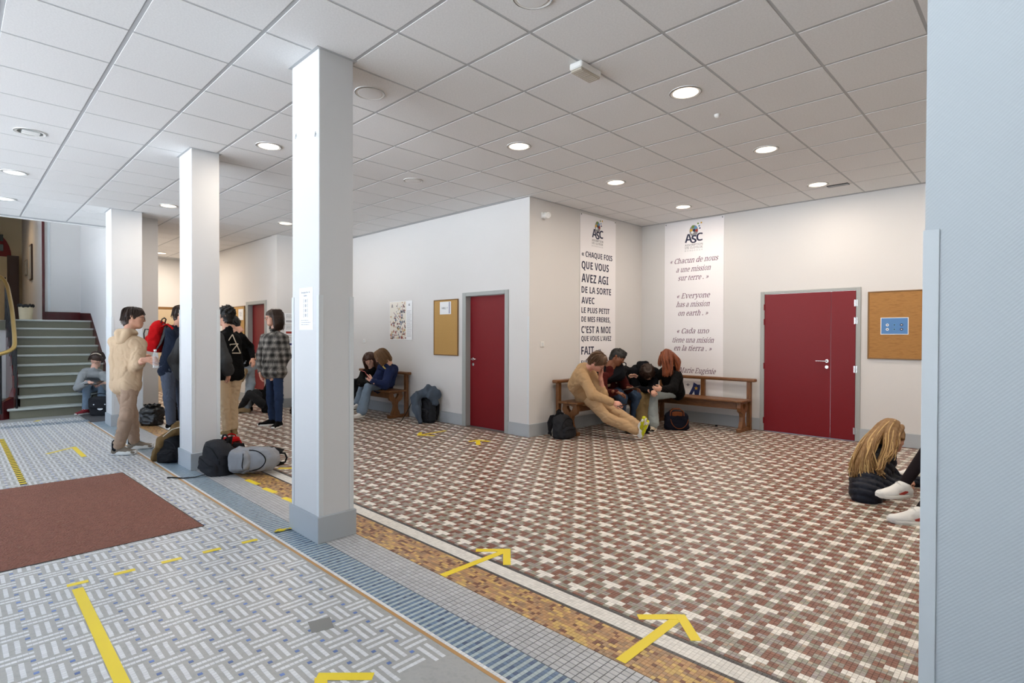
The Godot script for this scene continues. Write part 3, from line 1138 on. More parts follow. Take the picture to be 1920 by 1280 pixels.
func build_tape() -> void:
	arrow("yellow tape arrow on the ochre border, second from the right", [[Vector2(-2.555, -2.03), Vector2(-2.555, -2.57)], [Vector2(-2.70, -2.425), Vector2(-2.54, -2.585)], [Vector2(-2.39, -2.405), Vector2(-2.57, -2.585)]], 0.048)
	arrow("largest yellow tape arrow, nearest the bottom right of the floor", [[Vector2(-1.327, -2.04), Vector2(-1.327, -2.57)], [Vector2(-1.475, -2.425), Vector2(-1.315, -2.585)], [Vector2(-1.165, -2.425), Vector2(-1.335, -2.595)]], 0.05)
	arrow("yellow tape arrow lying on the brown mosaic near the girls on the bench", [[Vector2(-6.41, -4.70), Vector2(-6.44, -5.18)], [Vector2(-6.42, -4.66), Vector2(-6.22, -4.80)], [Vector2(-6.40, -4.65), Vector2(-6.58, -4.82)]], 0.05)
	arrow("small yellow tape arrow in front of the single red door", [[Vector2(-5.30, -4.80), Vector2(-5.53, -5.0)], [Vector2(-5.56, -4.86), Vector2(-5.52, -5.03)], [Vector2(-5.36, -5.06), Vector2(-5.54, -5.01)]], 0.06)
	arrow("faint yellow tape arrow on the pale floor beside the black and yellow tape", [[Vector2(-8.50, -0.80), Vector2(-8.78, -1.10)], [Vector2(-8.78, -1.085), Vector2(-8.0, -1.085)]], 0.05)
	arrow("yellow tape corner mark cut off by the bottom edge of the view", [[Vector2(-2.165, -1.06), Vector2(-2.0, -1.225)], [Vector2(-2.15, -1.07), Vector2(-1.90, -0.95)]], 0.05)
	var b := MB.new()
	strip(b, Vector2(-3.87, -0.492), Vector2(-1.6, -0.478), 0.05)
	tag(obj("tape_line", b, M.tape), "long yellow tape line on the pale floor at the lower left", "floor marking")
	var dash_labels := ["nearest the long yellow line", "second of the row leading to the pillar", "third of the row leading to the pillar", "fourth of the row leading to the pillar", "closest to the blue striped border"]
	var k := 0
	for z in [[-0.455, -0.552], [-0.672, -0.777], [-0.914, -1.024], [-1.146, -1.253], [-1.387, -1.487]]:
		b = MB.new()
		strip(b, Vector2(-3.95 + 0.006 * k, z[0]), Vector2(-3.945 + 0.006 * k, z[1]), 0.042)
		tag(obj("tape_dash", b, M.tape), "yellow dash on the pale floor, " + dash_labels[k], "floor marking", "yellow dashes on the pale floor")
		k += 1
	k = 0
	var ol := ["farthest behind the nearest pillar beside the grey backpack", "in the middle behind the nearest pillar", "tucked against the left side of the nearest pillar"]
	for x in [[-5.62, -5.36], [-5.20, -4.97], [-4.77, -4.57]]:
		b = MB.new()
		strip(b, Vector2(x[0], -2.03), Vector2(x[1], -2.045), 0.05)
		tag(obj("tape_dash", b, M.tape), "yellow dash on the ochre band, " + ol[k], "floor marking", "yellow dashes on the ochre band")
		k += 1
	b = MB.new()
	strip(b, Vector2(-5.86, -2.44), Vector2(-5.70, -2.62), 0.07)
	tag(obj("tape_patch", b, M.tape), "worn yellow tape patch between the grey backpack and the pillar", "floor marking")
	b = MB.new()
	strip(b, Vector2(-11.80, -0.97), Vector2(-11.92, -1.03), 0.06, 0.0005)
	tag(obj("tape_patch", b, M.tape), "small yellow tape spot at the foot of the stairs", "floor marking")
	# crumpled piece by the pillar foot
	b = MB.new()
	var rings := []
	for i in 7:
		var f := i / 6.0
		var c := Vector3(-3.97 + 0.018 * f, 0.004 + 0.009 * absf(sin(f * 7.0)), -1.625 - 0.12 * f)
		var w := Vector3(0.02 + 0.006 * sin(f * 9.0), 0.006 * cos(f * 8.0), 0.004)
		rings.append(PackedVector3Array([c - w, c + Vector3(0, 0.0012, 0), c + w, c - Vector3(0, 0.0012, 0)]))
	b.loft(rings)
	tag(obj("tape_scrap", b, M.tape), "crumpled scrap of yellow tape at the foot of the nearest pillar", "tape")
	# hazard tape
	var hz := thing("hazard_tape", "black and yellow striped hazard tape running to the brown mat", "floor marking", Vector3(-8.5, 0, -0.482))
	var one := MB.new()
	strip(one, Vector2(-0.026, 0), Vector2(0.026, 0), 0.05)
	var om := one.mesh()
	for i in 62:
		var so := obj("yellow_stripe" if i % 2 == 0 else "black_stripe", om, M.tape if i % 2 == 0 else M.black, hz)
		so.position = Vector3(-1.594 + i * 0.052, 0, 0)
	b = MB.new()
	strip(b, Vector2(-2.555, -1.215), Vector2(-2.525, -1.315), 0.115, 0.0002, 0.0006)
	tag(obj("floor_patch", b, M.patch), "dull grey repair patch in the pale floor", "patch")


# ---------------------------------------------------------------- stairs
func build_stairs() -> void:
	var rise := 0.172
	var run := 0.28
	var st := struct("stairs", boxm(Vector3(-21.2, 1.50, -2.15), Vector3(-14.92, 1.69, 1.4)), M.riser, "flight of speckled grey steps with pale treads")
	for i in 10:
		var x := -12.35 - run * i
		var zl := -0.68 if i == 0 else -0.83 - 0.004 * i
		var b := MB.new()
		b.box(Vector3(-15.2, rise * i - (0.0 if i == 0 else 0.02), -2.15), Vector3(x - 0.012, rise * (i + 1) - 0.034, zl - 0.01))
		var step := obj("step", b, M.riser, st)
		b = MB.new()
		var far := x - run - 0.03 if i < 9 else -16.0
		b.box(Vector3(far, rise * (i + 1) - 0.036, -2.15), Vector3(x + 0.018, rise * (i + 1), zl + 0.02), 0.012)
		obj("tread", b, M.tread, step)
	# oxblood skirting that climbs the wall, and along the landing
	var poly := PackedVector2Array([Vector2(-12.28, 0.0), Vector2(-12.28, 0.22)])
	for i in 10:
		pass
	poly.append(Vector2(-14.95, 0.22 + 10 * rise - 0.06))
	poly.append(Vector2(-16.2, 0.2 + 10 * rise))
	poly.append(Vector2(-16.2, 10 * rise - 0.1))
	poly.append(Vector2(-14.9, 8.5 * rise))
	var b2 := MB.new()
	b2.prism(poly, -2.15, -2.135)
	struct("baseboard_stairs", b2, M.oxblood, "dark red skirting climbing the wall beside the steps")
	struct("baseboard_landing", boxm(Vector3(-16.2, 1.70, -2.135), Vector3(-16.185, 1.93, -1.47)), M.oxblood, "dark red skirting of the landing wall")
	# stair hall walls
	wall_box("wall_landing", Vector3(-16.5, 1.6, -2.15), Vector3(-16.2, 5.2, -1.47), "white wall at the back of the stair landing")
	struct("trim_3", boxm(Vector3(-16.2, 1.70, -1.50), Vector3(-16.15, 5.2, -1.455), 0.003), M.oxblood, "dark red post at the end of the landing wall")
	struct("trim_4", boxm(Vector3(-16.2, 1.93, -1.60), Vector3(-16.19, 5.0, -1.55), 0.002), M.guard, "pale upright strip on the landing wall")
	wall_box("wall_corridor", Vector3(-21.4, 1.6, -1.77), Vector3(-16.5, 5.2, -1.47), "cream corridor wall above the stairs hung with pictures")
	wall_box("wall_corridor_end", Vector3(-21.5, 1.6, -1.47), Vector3(-21.2, 5.2, 1.4), "cream block end wall of the corridor above the stairs", M.cream_block)
	var lw := MB.new()
	lw.box(Vector3(-21.4, 0, 1.4), Vector3(-15.6, 5.2, 1.7))
	lw.box(Vector3(-12.9, 0, 1.4), Vector3(-12.3, 5.2, 1.7))
	lw.box(Vector3(-15.6, 0, 1.4), Vector3(-12.9, 2.3, 1.7))
	lw.box(Vector3(-15.6, 4.7, 1.4), Vector3(-12.9, 5.2, 1.7))
	struct("wall_stair_left", lw, M.wall, "left hand wall of the stair hall out of view")
	var sw := struct("window_6", boxm(Vector3(-14.28, 2.3, 1.5), Vector3(-14.22, 4.7, 1.58)), M.frame, "tall window lighting the stairs out of view")
	obj("pane", boxm(Vector3(-15.6, 2.3, 1.535), Vector3(-14.28, 4.7, 1.543)), M.glass, sw)
	obj("pane", boxm(Vector3(-14.22, 2.3, 1.535), Vector3(-12.9, 4.7, 1.543)), M.glass, sw)
	struct("ceiling_stair", boxm(Vector3(-21.5, 4.74, -2.46), Vector3(-16.2, 5.2, 1.7)), M.lip_wood, "wooden corridor ceiling above the stairs")
	struct("ceiling_landing", boxm(Vector3(-16.2, 5.0, -2.46), Vector3(-12.3, 5.2, 1.7)), M.wall, "ceiling of the stairwell")
	struct("wall_above", boxm(Vector3(-12.34, 3.5, -2.46), Vector3(-12.3, 5.2, 1.7)), M.wall, "upper wall of the stairwell")
	# joints of the block wall at the corridor end
	# corridor lamp
	var lamp := thing("corridor_lamp", "round corridor lamp above the landing, out of view", "lamp", Vector3(-18.6, 4.72, -0.5))
	var lb := MB.new()
	lb.lathe([Vector2(0.16, 0.02), Vector2(0.16, -0.03), Vector2(0.1, -0.06), Vector2(0.0, -0.065)], 24, Transform3D(), false)
	obj("globe", lb, M.lamp_warm, lamp)
	var l := SpotLight3D.new()
	l.name = "lamp_light"
	l.position = Vector3(0, -0.1, 0)
	l.rotation_degrees = Vector3(-90, 0, 0)
	l.spot_angle = 85.0
	l.spot_range = 30.0
	l.light_color = Color(1.0, 0.84, 0.62)
	l.light_energy = 2.0
	l.light_size = 0.15
	l.shadow_enabled = true
	lamp.add_child(l)
	# arched transom and the open wooden door beneath it
	var tr := thing("arched_transom", "dark red arched transom at the end of the corridor above the stairs", "transom", Vector3(-21.19, 3.62, -0.62))
	var arch := PackedVector2Array()
	for i in 17:
		var t := PI * i / 16.0
		arch.append(Vector2(cos(t) * 0.62, sin(t) * 0.78))
	var xf := Transform3D(Basis(Vector3(0, 0, -1), Vector3(0, 1, 0), Vector3(1, 0, 0)), Vector3.ZERO)
	var ab := MB.new()
	ab.prism(arch, 0.0, 0.05, xf)
	obj("frame", ab, M.door_red, tr)
	for s in [-0.28, 0.28]:
		for yy in [0.14, 0.42]:
			obj("pane", boxm(Vector3(0.05, yy, s - 0.17), Vector3(0.056, yy + 0.19, s + 0.17)), M.dark_pane, tr)
	var wd := thing("wooden_door", "dark brown wooden door standing open under the red arch", "door", Vector3(-21.0, 1.72, -1.27))
	obj("leaf", boxm(Vector3(-0.03, 0, -0.12), Vector3(0.03, 1.92, 0.13), 0.004), M.dark_wood, wd)
	obj("leaf_panel", boxm(Vector3(0.03, 0.15, -0.08), Vector3(0.036, 1.7, 0.09), 0.003), M.dark_wood, wd)
	var kb := MB.new()
	kb.lathe([Vector2(0.0, 0.05), Vector2(0.025, 0.04), Vector2(0.025, 0.02), Vector2(0.01, 0.0)], 12, Transform3D(Basis(Vector3(0, 0, 1), Vector3(1, 0, 0), Vector3(0, 1, 0)), Vector3(0.03, 0.75, 0.1)))
	obj("knob", kb, M.brass, wd)
	var pic := [[-18.72, 2.79, 0.9, 0.47, "dark framed picture, the tall one nearest the landing wall", M.dark_wood], [-19.1, 2.84, 0.28, 0.2, "small blue grey sign on the corridor wall beside the tall picture", M.skirt], [-20.0, 3.0, 0.42, 0.5, "grey pennant shaped picture on the corridor wall", M.patch]]
	for a in pic:
		var p := thing("picture", a[4], "picture", Vector3(a[0], a[1], -1.465))
		obj("frame", boxm(Vector3(0, 0, 0), Vector3(a[3], a[2], 0.03), 0.006), a[5], p)
		obj("print", boxm(Vector3(0.04, 0.04, 0.03), Vector3(a[3] - 0.04, a[2] - 0.04, 0.033)), M.skirt, p)
	# bin on the landing
	var bin := thing("waste_bin", "pale bin with a black liner on the landing above the stairs", "bin", Vector3(-15.5, 1.72, -1.13))
	b2 = MB.new()
	b2.lathe([Vector2(0.10, 0.0), Vector2(0.105, 0.02), Vector2(0.125, 0.30), Vector2(0.12, 0.305), Vector2(0.0, 0.28)], 24)
	obj("body", b2, M.cream_block, bin)
	b2 = MB.new()
	var rings := []
	for k in 4:
		var ring := PackedVector3Array()
		for j in 28:
			var t := TAU * j / 28.0
			var w := 0.012 * sin(j * 2.7) + 0.008 * sin(j * 5.1)
			ring.append(Vector3(cos(t) * ([0.128, 0.145, 0.14, 0.115][k] + w * 0.4), [0.27, 0.285, 0.33, 0.325][k] + w, sin(t) * ([0.128, 0.145, 0.14, 0.115][k] + w * 0.4)))
		rings.append(ring)
	b2.loft(rings, false)
	obj("liner", b2, M.black, bin)
	# handrail
	var hr := thing("stair_railing", "brass handrail on dark iron balusters at the left of the steps", "railing", Vector3(-12.4, 0, -0.76))
	var pts := []
	var path := [Vector3(0.05, 1.07, 0.35), Vector3(0.08, 1.09, 0.2), Vector3(0.07, 1.13, 0.09), Vector3(0.0, 1.20, 0.01), Vector3(-0.15, 1.33, -0.01), Vector3(-0.5, 1.55, -0.02), Vector3(-1.0, 1.85, -0.03), Vector3(-1.6, 2.14, -0.03), Vector3(-2.1, 2.38, -0.02), Vector3(-2.45, 2.53, 0.03), Vector3(-2.6, 2.6, 0.15), Vector3(-2.62, 2.64, 0.5), Vector3(-2.62, 2.66, 1.2)]
	for i in range(path.size() - 1):
		for k in 4:
			var f := k / 4.0
			var p0: Vector3 = path[maxi(i - 1, 0)]
			var p3: Vector3 = path[mini(i + 2, path.size() - 1)]
			pts.append(path[i].cubic_interpolate(path[i + 1], p0, p3, f))
	pts.append(path[-1])
	b2 = MB.new()
	b2.tube(pts, 0.032, 12)
	obj("handrail", b2, M.brass, hr)
	for i in 10:
		var x := 0.02 - 0.28 * i
		var y0 := 0.172 * (i + 1) - 0.02
		b2 = MB.new()
		var ytop := 1.17 + 0.165 * i * 0.93
		b2.tube([Vector3(x, y0, -0.02), Vector3(x, y0 + 0.15, -0.02), Vector3(x, ytop, -0.02)], [0.016, 0.011, 0.011], 8)
		b2.tube([Vector3(x, ytop - 0.28, -0.02), Vector3(x + 0.05, ytop - 0.33, -0.02), Vector3(x + 0.07, ytop - 0.42, -0.02), Vector3(x + 0.02, ytop - 0.47, -0.02), Vector3(x - 0.01, ytop - 0.42, -0.02)], 0.007, 6)
		obj("baluster", b2, M.iron, hr)
	b2 = MB.new()
	b2.tube([Vector3(0.06, 0.1, 0.18), Vector3(0.06, 1.08, 0.18)], 0.02, 10)
	obj("newel", b2, M.iron, hr)
	# stringer: a curved dark red plinth
	var sp := PackedVector2Array()
	for i in 9:
		var t := PI * 0.5 * i / 8.0
		sp.append(Vector2(-12.40 - 0.30 * (1.0 - sin(t)), -0.40 - 0.42 * (1.0 - cos(t))))
	b2 = MB.new()
	var lo := []
	var hi := []
	var lo2 := []
	var hi2 := []
	var line := [Vector2(-12.36, 0.9), Vector2(-12.36, 0.0), Vector2(-12.36, -0.45), Vector2(-12.40, -0.60), Vector2(-12.50, -0.72), Vector2(-12.68, -0.78), Vector2(-13.0, -0.80), Vector2(-14.0, -0.81), Vector2(-14.95, -0.82)]
	var hh := [0.26, 0.26, 0.27, 0.29, 0.36, 0.52, 0.74, 1.34, 1.92]
	rings = []
	for i in line.size():
		var d: Vector2 = (line[mini(i + 1, line.size() - 1)] - line[maxi(i - 1, 0)]).normalized()
		var nn := Vector2(-d.y, d.x) * 0.035
		var a: Vector2 = line[i] - nn
		var c: Vector2 = line[i] + nn
		rings.append(PackedVector3Array([Vector3(a.x, 0, a.y), Vector3(c.x, 0, c.y), Vector3(c.x, hh[i], c.y), Vector3(a.x, hh[i], a.y)]))
	for i in rings.size() - 1:
		for j in 4:
			var k := (j + 1) % 4
			b2.quad(rings[i][j], rings[i][k], rings[i + 1][k], rings[i + 1][j])
			b2.flip_last(2, rings[i][j] + rings[i][k] - rings[i][(j + 2) % 4] - rings[i][(j + 3) % 4])
	struct("trim_5", b2, M.oxblood, "curved dark red stringer at the foot of the stairs")
	# pale panel seen between the balusters, under the upper flight
	wall_box("wall_under_landing", Vector3(-15.0, 0, -0.86), Vector3(-14.95, 1.7, 1.4), "pale wall under the stair landing")


# ---------------------------------------------------------------- lettering
var fonts := {}


func font(kind: String) -> Font:
	if not fonts.has(kind):
		var f := SystemFont.new()
		f.font_names = PackedStringArray(["Droid Serif" if kind == "serif" else "Droid Sans"])
		f.font_weight = 700 if kind == "bold" else 400
		fonts[kind] = f
	return fonts[kind]


func text_mesh(words: String, kind: String) -> TextMesh:
	var t := TextMesh.new()
	t.font = font(kind)
	t.font_size = 64
	t.pixel_size = 0.01
	t.depth = 0.02
	t.curve_step = 1.0
	t.text = words
	t.horizontal_alignment = HORIZONTAL_ALIGNMENT_LEFT
	return t


func lettering(parent: Node3D, words: String, kind: String, left: Vector3, width: float, cap: float, right: Vector3, out: Vector3, m: Material, slant := 0.0, called := "lettering") -> void:
	# left: where the first letter's baseline begins, in the parent's axes
	var t := text_mesh(words, kind)
	var box := t.get_aabb()
	var h := text_mesh("H", kind).get_aabb()
	var sx := width / maxf(box.size.x, 0.001)
	var sy := cap / maxf(h.size.y, 0.001)
	var up := out.cross(right)
	var o := MeshInstance3D.new()
	o.mesh = t
	o.material_override = m
	var nm := called
	var k := 0
	while parent.has_node(NodePath(nm)):
		k += 1
		nm = "%s_%03d" % [called, k]
	o.name = nm
	var bx := right * sx
	var by := (up + right * slant) * sy
	var bz := out * 0.06
	o.transform = Transform3D(Basis(bx, by, bz), left - bx * box.position.x - by * h.position.y)
	parent.add_child(o, true)


func ellipse_poly(c: Vector2, rx: float, ry: float, n := 20) -> PackedVector2Array:
	var p := PackedVector2Array()
	for i in n:
		p.append(c + Vector2(cos(TAU * i / n) * rx, sin(TAU * i / n) * ry))
	return p


func logo(parent: Node3D, o: Vector3, w: float, right: Vector3, out: Vector3) -> void:
	# the school emblem: a ball of coloured patches over three letters and two lines; o is the lower left of the letters
	var up := out.cross(right)
	var xf := Transform3D(Basis(right, up, out), o)
	var b := MB.new()
	b.prism(ellipse_poly(Vector2(0.5, 0.62) * w, 0.24 * w, 0.30 * w, 28), 0.0004, 0.001, xf)
	obj("emblem_ball", b, M.ball_grey, parent)
	var cols := [M.gold, M.leaf_green, M.sky_blue, M.rust_red, M.navy_print, M.paper]
	var spots := [Vector2(0.36, 0.66), Vector2(0.46, 0.84), Vector2(0.60, 0.78), Vector2(0.66, 0.62), Vector2(0.52, 0.64), Vector2(0.42, 0.55)]
	for i in 6:
		b = MB.new()
		var pg := PackedVector2Array()
		for j in 5:
			pg.append((spots[i] + Vector2(cos(TAU * j / 5.0 + i), sin(TAU * j / 5.0 + i)) * 0.09) * w)
		b.prism(pg, 0.0009, 0.0014, xf)
		obj("emblem_patch", b, cols[i], parent)
	var dots := [Vector2(0.80, 0.84), Vector2(0.74, 0.98), Vector2(0.92, 1.0), Vector2(0.84, 0.72)]
	for i in 4:
		b = MB.new()
		b.prism(ellipse_poly(dots[i] * w, 0.045 * w, 0.045 * w, 12), 0.0004, 0.001, xf)
		obj("emblem_dot", b, [M.sky_blue, M.leaf_green, M.gold, M.banner_blue][i], parent)
	lettering(parent, "A", "bold", o + up * 0.03 * w + out * 0.002, w * 0.42, w * 0.44, right, out, M.navy_print)
	lettering(parent, "S", "bold", o + right * 0.37 * w - up * 0.02 * w + out * 0.002, w * 0.29, w * 0.40, right, out, M.navy_print)
	lettering(parent, "C", "bold", o + right * 0.65 * w + up * 0.05 * w + out * 0.002, w * 0.36, w * 0.42, right, out, M.navy_print)
	lettering(parent, "ASSOMPTION", "sans", o - up * 0.17 * w, w, w * 0.11, right, out, M.grey_print)
	lettering(parent, "STE CLOTILDE", "sans", o - up * 0.32 * w, w, w * 0.11, right, out, M.grey_print)
	lettering(parent, "B O R D E A U X", "sans", o - up * 0.45 * w, w, w * 0.075, right, out, M.pale_print)


# ---------------------------------------------------------------- things on the walls
func sheet(called: String, label: String, category: String, c: Vector3, right: Vector3, out: Vector3, w: float, h: float, group := "") -> Node3D:
	# a sheet of paper, c is its lower left corner
	var up := out.cross(right)
	var t := thing(called, label, category, c, 0.0, group)
	var b := MB.new()
	b.box(Vector3(0, 0, 0), Vector3(w, h, 0.0012), 0.0, Transform3D(Basis(right, up, out), Vector3.ZERO))
	obj("sheet", b, M.paper, t)
	return t


func text_lines(parent: Node3D, right: Vector3, out: Vector3, x0: float, x1: float, y0: float, y1: float, n: int, m: Material, sd: int) -> void:
	# rows of print too small to read
	var rng := RandomNumberGenerator.new()
	rng.seed = sd
	var up := out.cross(right)
	var b := MB.new()
	for i in n:
		var y := lerpf(y1, y0, (i + 0.5) / n)
		var h := (y1 - y0) / n * 0.32
		var x := x0
		var stop := x1 - rng.randf() * (x1 - x0) * 0.25
		while x < stop:
			var w := rng.randf_range(0.008, 0.03)
			b.box(Vector3(x, y - h * 0.5, 0.0012), Vector3(minf(x + w, stop), y + h * 0.5, 0.0016), 0.0, Transform3D(Basis(right, up, out), Vector3.ZERO))
			x += w + 0.006
	obj("print", b, m, parent)


func build_wall_things() -> void:
	var rx := Vector3(1, 0, 0)
	var oz := Vector3(0, 0, 1)
	# tall banner on the alcove side wall
	var bn := thing("banner", "tall white banner with bold dark blue capitals on the beige side wall", "banner", Vector3(-5.2, 0.42, -7.29))
	var fr := MB.new()
	fr.box(Vector3(0.004, 0, -0.485), Vector3(0.0075, 2.90, 0.485), 0.0)
	obj("cloth", fr, M.banner, bn)
	var rz := Vector3(0, 0, -1)
	var ox := Vector3(1, 0, 0)
	var lines := [["« CHAQUE FOIS", 2.657, 0.085, 0.83], ["QUE VOUS", 2.468, 0.115, 0.73], ["AVEZ AGI", 2.258, 0.130, 0.72], ["DE LA SORTE", 2.092, 0.100, 0.80], ["AVEC", 1.926, 0.100, 0.34], ["LE PLUS PETIT", 1.781, 0.085, 0.76], ["DE MES FRERES,", 1.643, 0.081, 0.785], ["C'EST A MOI", 1.466, 0.107, 0.79], ["QUE VOUS L'AVEZ", 1.342, 0.077, 0.81], ["FAIT", 1.131, 0.124, 0.33], ["EVANGILE", 0.976, 0.064, 0.42]]
	for a in lines:
		lettering(bn, a[0], "bold", Vector3(0.008, a[1] - 0.42, 0.445), a[3], a[2], rz, ox, M.navy_print)
	lettering(bn, ".", "bold", Vector3(0.008, 1.131 - 0.42, 0.06), 0.025, 0.124, rz, ox, M.navy_print)
	lettering(bn, "»", "bold", Vector3(0.008, 1.131 - 0.42, -0.01), 0.07, 0.11, rz, ox, M.navy_print)
	logo(bn, Vector3(0.008, 2.975 - 0.42, 0.18), 0.30, rz, ox)
	for e in [[2.86, 0.46], [2.86, -0.46]]:
		var pin := MB.new()
		pin.lathe([Vector2(0.0, 0.012), Vector2(0.009, 0.01), Vector2(0.009, 0.0)], 12, Transform3D(Basis(Vector3(0, 1, 0), Vector3(1, 0, 0), Vector3(0, 0, -1)), Vector3(0.006, e[0] + 0.025, e[1])))
		obj("pin", pin, M.steel, bn)
	# tall banner on the back wall
	bn = thing("banner", "tall white banner with plum slanted script on the back wall", "banner", Vector3(-4.235, 0.42, -8.615))
	fr = MB.new()
	fr.box(Vector3(-0.515, 0, 0.004), Vector3(0.52, 2.925, 0.0075), 0.0)
	obj("cloth", fr, M.banner, bn)
	var script := [["« Chacun de nous", -4.652, -3.799, 2.68], ["a une mission", -4.537, -3.919, 2.533], ["sur terre . »", -4.503, -3.957, 2.392], ["« Everyone", -4.526, -3.932, 2.09], ["has a mission", -4.533, -3.931, 1.949], ["on earth . »", -4.499, -3.96, 1.801], ["« Cada uno", -4.522, -3.944, 1.505], ["tiene una misión", -4.605, -3.858, 1.352], ["en la tierra . »", -4.571, -3.896, 1.216], ["Marie Eugénie", -4.475, -3.827, 0.848]]
	for a in script:
		lettering(bn, a[0], "serif", Vector3(a[1] + 4.235, a[3] - 0.035 - 0.42, 0.008), a[2] - a[1] - 0.02, 0.085, rx, oz, M.plum_print, 0.32)
	logo(bn, Vector3(-0.145, 2.972 - 0.42, 0.008), 0.31, rx, oz)
	lettering(bn, "+", "sans", Vector3(-0.11, 0.16, 0.008), 0.07, 0.07, rx, oz, M.navy_print)
	var at := Transform3D(Basis(), Vector3(-4.31 + 4.235, 0.0, 0.008))
	var bb := MB.new()
	bb.prism(PackedVector2Array([Vector2(0, 0), Vector2(0.05, 0), Vector2(0.11, 0.10), Vector2(0.125, 0.0), Vector2(0.185, 0), Vector2(0.215, 0.15), Vector2(0.215, 0.21), Vector2(0.17, 0.205), Vector2(0.10, 0.24), Vector2(0.085, 0.17)]), 0.0, 0.0008, at)
	obj("emblem_coat", bb, M.banner_blue, bn)
	bb = MB.new()
	var star := PackedVector2Array()
	for i in 10:
		var r := 0.036 if i % 2 == 0 else 0.015
		star.append(Vector2(0.145, 0.145) + Vector2(sin(TAU * i / 10.0), cos(TAU * i / 10.0)) * r)
	bb.prism(star, 0.0008, 0.0016, at)
	obj("emblem_star", bb, M.gold, bn)
	for e in [-0.49, 0.495]:
		var pin := MB.new()
		pin.lathe([Vector2(0.0, 0.012), Vector2(0.009, 0.01), Vector2(0.009, 0.0)], 12, Transform3D(Basis(Vector3(1, 0, 0), Vector3(0, 0, 1), Vector3(0, -1, 0)), Vector3(e, 2.9, 0.006)))
		obj("pin", pin, M.steel, bn)
	# cork boards
	cork("cork board in a wooden frame between the poster and the single red door", Vector3(-7.343, 1.097, -5.66), 0.622, 0.909)
	cork("wide wood framed board beside the double door, a blue notice pinned on it", Vector3(-1.748, 1.128, -8.615), 0.605, 0.896, M.cork_ply)
	cork("small yellow cork board beside the far red door in the lobby", Vector3(-13.02, 1.1, -4.43), 0.70, 0.945)
	var s := sheet("notice", "white sheet reading HALL 1 pinned to the cork board", "notice", Vector3(-7.174, 1.765, -5.638), rx, oz, 0.285, 0.205)
	lettering(s, "HALL 1", "sans", Vector3(0.055, 0.085, 0.0013), 0.14, 0.034, rx, oz, M.navy_print)
	obj("blue_stripe", boxm(Vector3(0.236, 0.012, 0.0012), Vector3(0.252, 0.2, 0.0017)), M.banner_blue, s)
	s = sheet("notice", "landscape blue notice with six small icons on the wide board", "notice", Vector3(-1.60, 1.452, -8.593), rx, oz, 0.303, 0.222)
	obj("blue_panel", boxm(Vector3(0.008, 0.008, 0.0012), Vector3(0.295, 0.214, 0.0017)), M.notice_blue, s)
	for i in 6:
		var c := Vector2(0.075 + 0.077 * (i % 3), 0.125 if i < 3 else 0.068)
		var ic := MB.new()
		ic.prism(ellipse_poly(c, 0.017, 0.017, 16), 0.0017, 0.0021)
		obj("icon", ic, [M.paper, M.sky_blue, M.navy_print][i % 3], s)
		ic = MB.new()
		ic.prism(ellipse_poly(c, 0.009, 0.007, 6), 0.0021, 0.0025)
		obj("icon_mark", ic, [M.navy_print, M.navy_print, M.paper][i % 3], s)
	text_lines(s, rx, oz, 0.09, 0.22, 0.165, 0.195, 2, M.navy_print, 5)
	s = sheet("notice", "small sheet pinned to the yellow cork board in the lobby", "notice", Vector3(-12.66, 1.74, -4.408), rx, oz, 0.28, 0.24)
	text_lines(s, rx, oz, 0.05, 0.23, 0.08, 0.18, 4, M.grey_print, 9)
	s = sheet("notice", "white printed notice taped to the front of the nearest pillar", "notice", Vector3(-3.848, 1.455, -1.7545), rx, oz, 0.21, 0.297)
	lettering(s, "Respectez le", "sans", Vector3(0.035, 0.258, 0.0013), 0.13, 0.012, rx, oz, M.grey_print)
	lettering(s, "sens", "sans", Vector3(0.07, 0.236, 0.0013), 0.05, 0.012, rx, oz, M.grey_print)
	var rings := MB.new()
	for i in 4:
		var y := 0.205 - i * 0.034
		for sx in [-1, 1]:
			rings.box(Vector3(0.1 + sx * 0.03 - 0.003, y - 0.014, 0.0012), Vector3(0.1 + sx * 0.03 + 0.003, y + 0.014, 0.0016))
		rings.prism(ellipse_poly(Vector2(0.1, y), 0.012, 0.012, 10), 0.0012, 0.0016)
	obj("diagram", rings, M.pale_print, s)
	text_lines(s, rx, oz, 0.03, 0.18, 0.03, 0.075, 3, M.pale_print, 12)
	# poster with a collage and a text column
	s = sheet("poster", "collage poster with a white text column left of the cork board", "poster", Vector3(-8.675, 1.343, -5.655), rx, oz, 0.705, 0.69)
	collage(s)
	text_lines(s, rx, oz, 0.545, 0.685, 0.05, 0.52, 22, M.pale_print, 3)
	lettering(s, "ASC", "bold", Vector3(0.59, 0.60, 0.0013), 0.05, 0.035, rx, oz, M.navy_print)
	lettering(s, "A", "bold", Vector3(0.06, 0.58, 0.002), 0.05, 0.06, rx, oz, M.navy_print)
	# notices on the return wall
	var k := 0
	for a in [[1.64, 0.21, "top white notice on the return wall behind the plaid shirt"], [1.42, 0.20, "middle white notice on the return wall, a red strip across it"], [1.19, 0.21, "lowest white notice on the return wall above the fur"]]:
		s = sheet("notice", a[2], "notice", Vector3(-10.697, a[0], -4.575), Vector3(0, 0, -1), Vector3(1, 0, 0), 0.30, a[1])
		text_lines(s, Vector3(0, 0, -1), Vector3(1, 0, 0), 0.03, 0.2, 0.11, 0.19, 4, M.grey_print, 20 + k)
		var pb := MB.new()
		pb.box(Vector3(0.03, 0.03, 0.0012), Vector3(0.22, 0.07, 0.0017), 0.0, Transform3D(Basis(Vector3(0, 0, -1), Vector3(0, 1, 0), Vector3(1, 0, 0)), Vector3.ZERO))
		obj("strip", pb, [M.pale_print, M.rust_red, M.banner_blue][k], s)
		k += 1
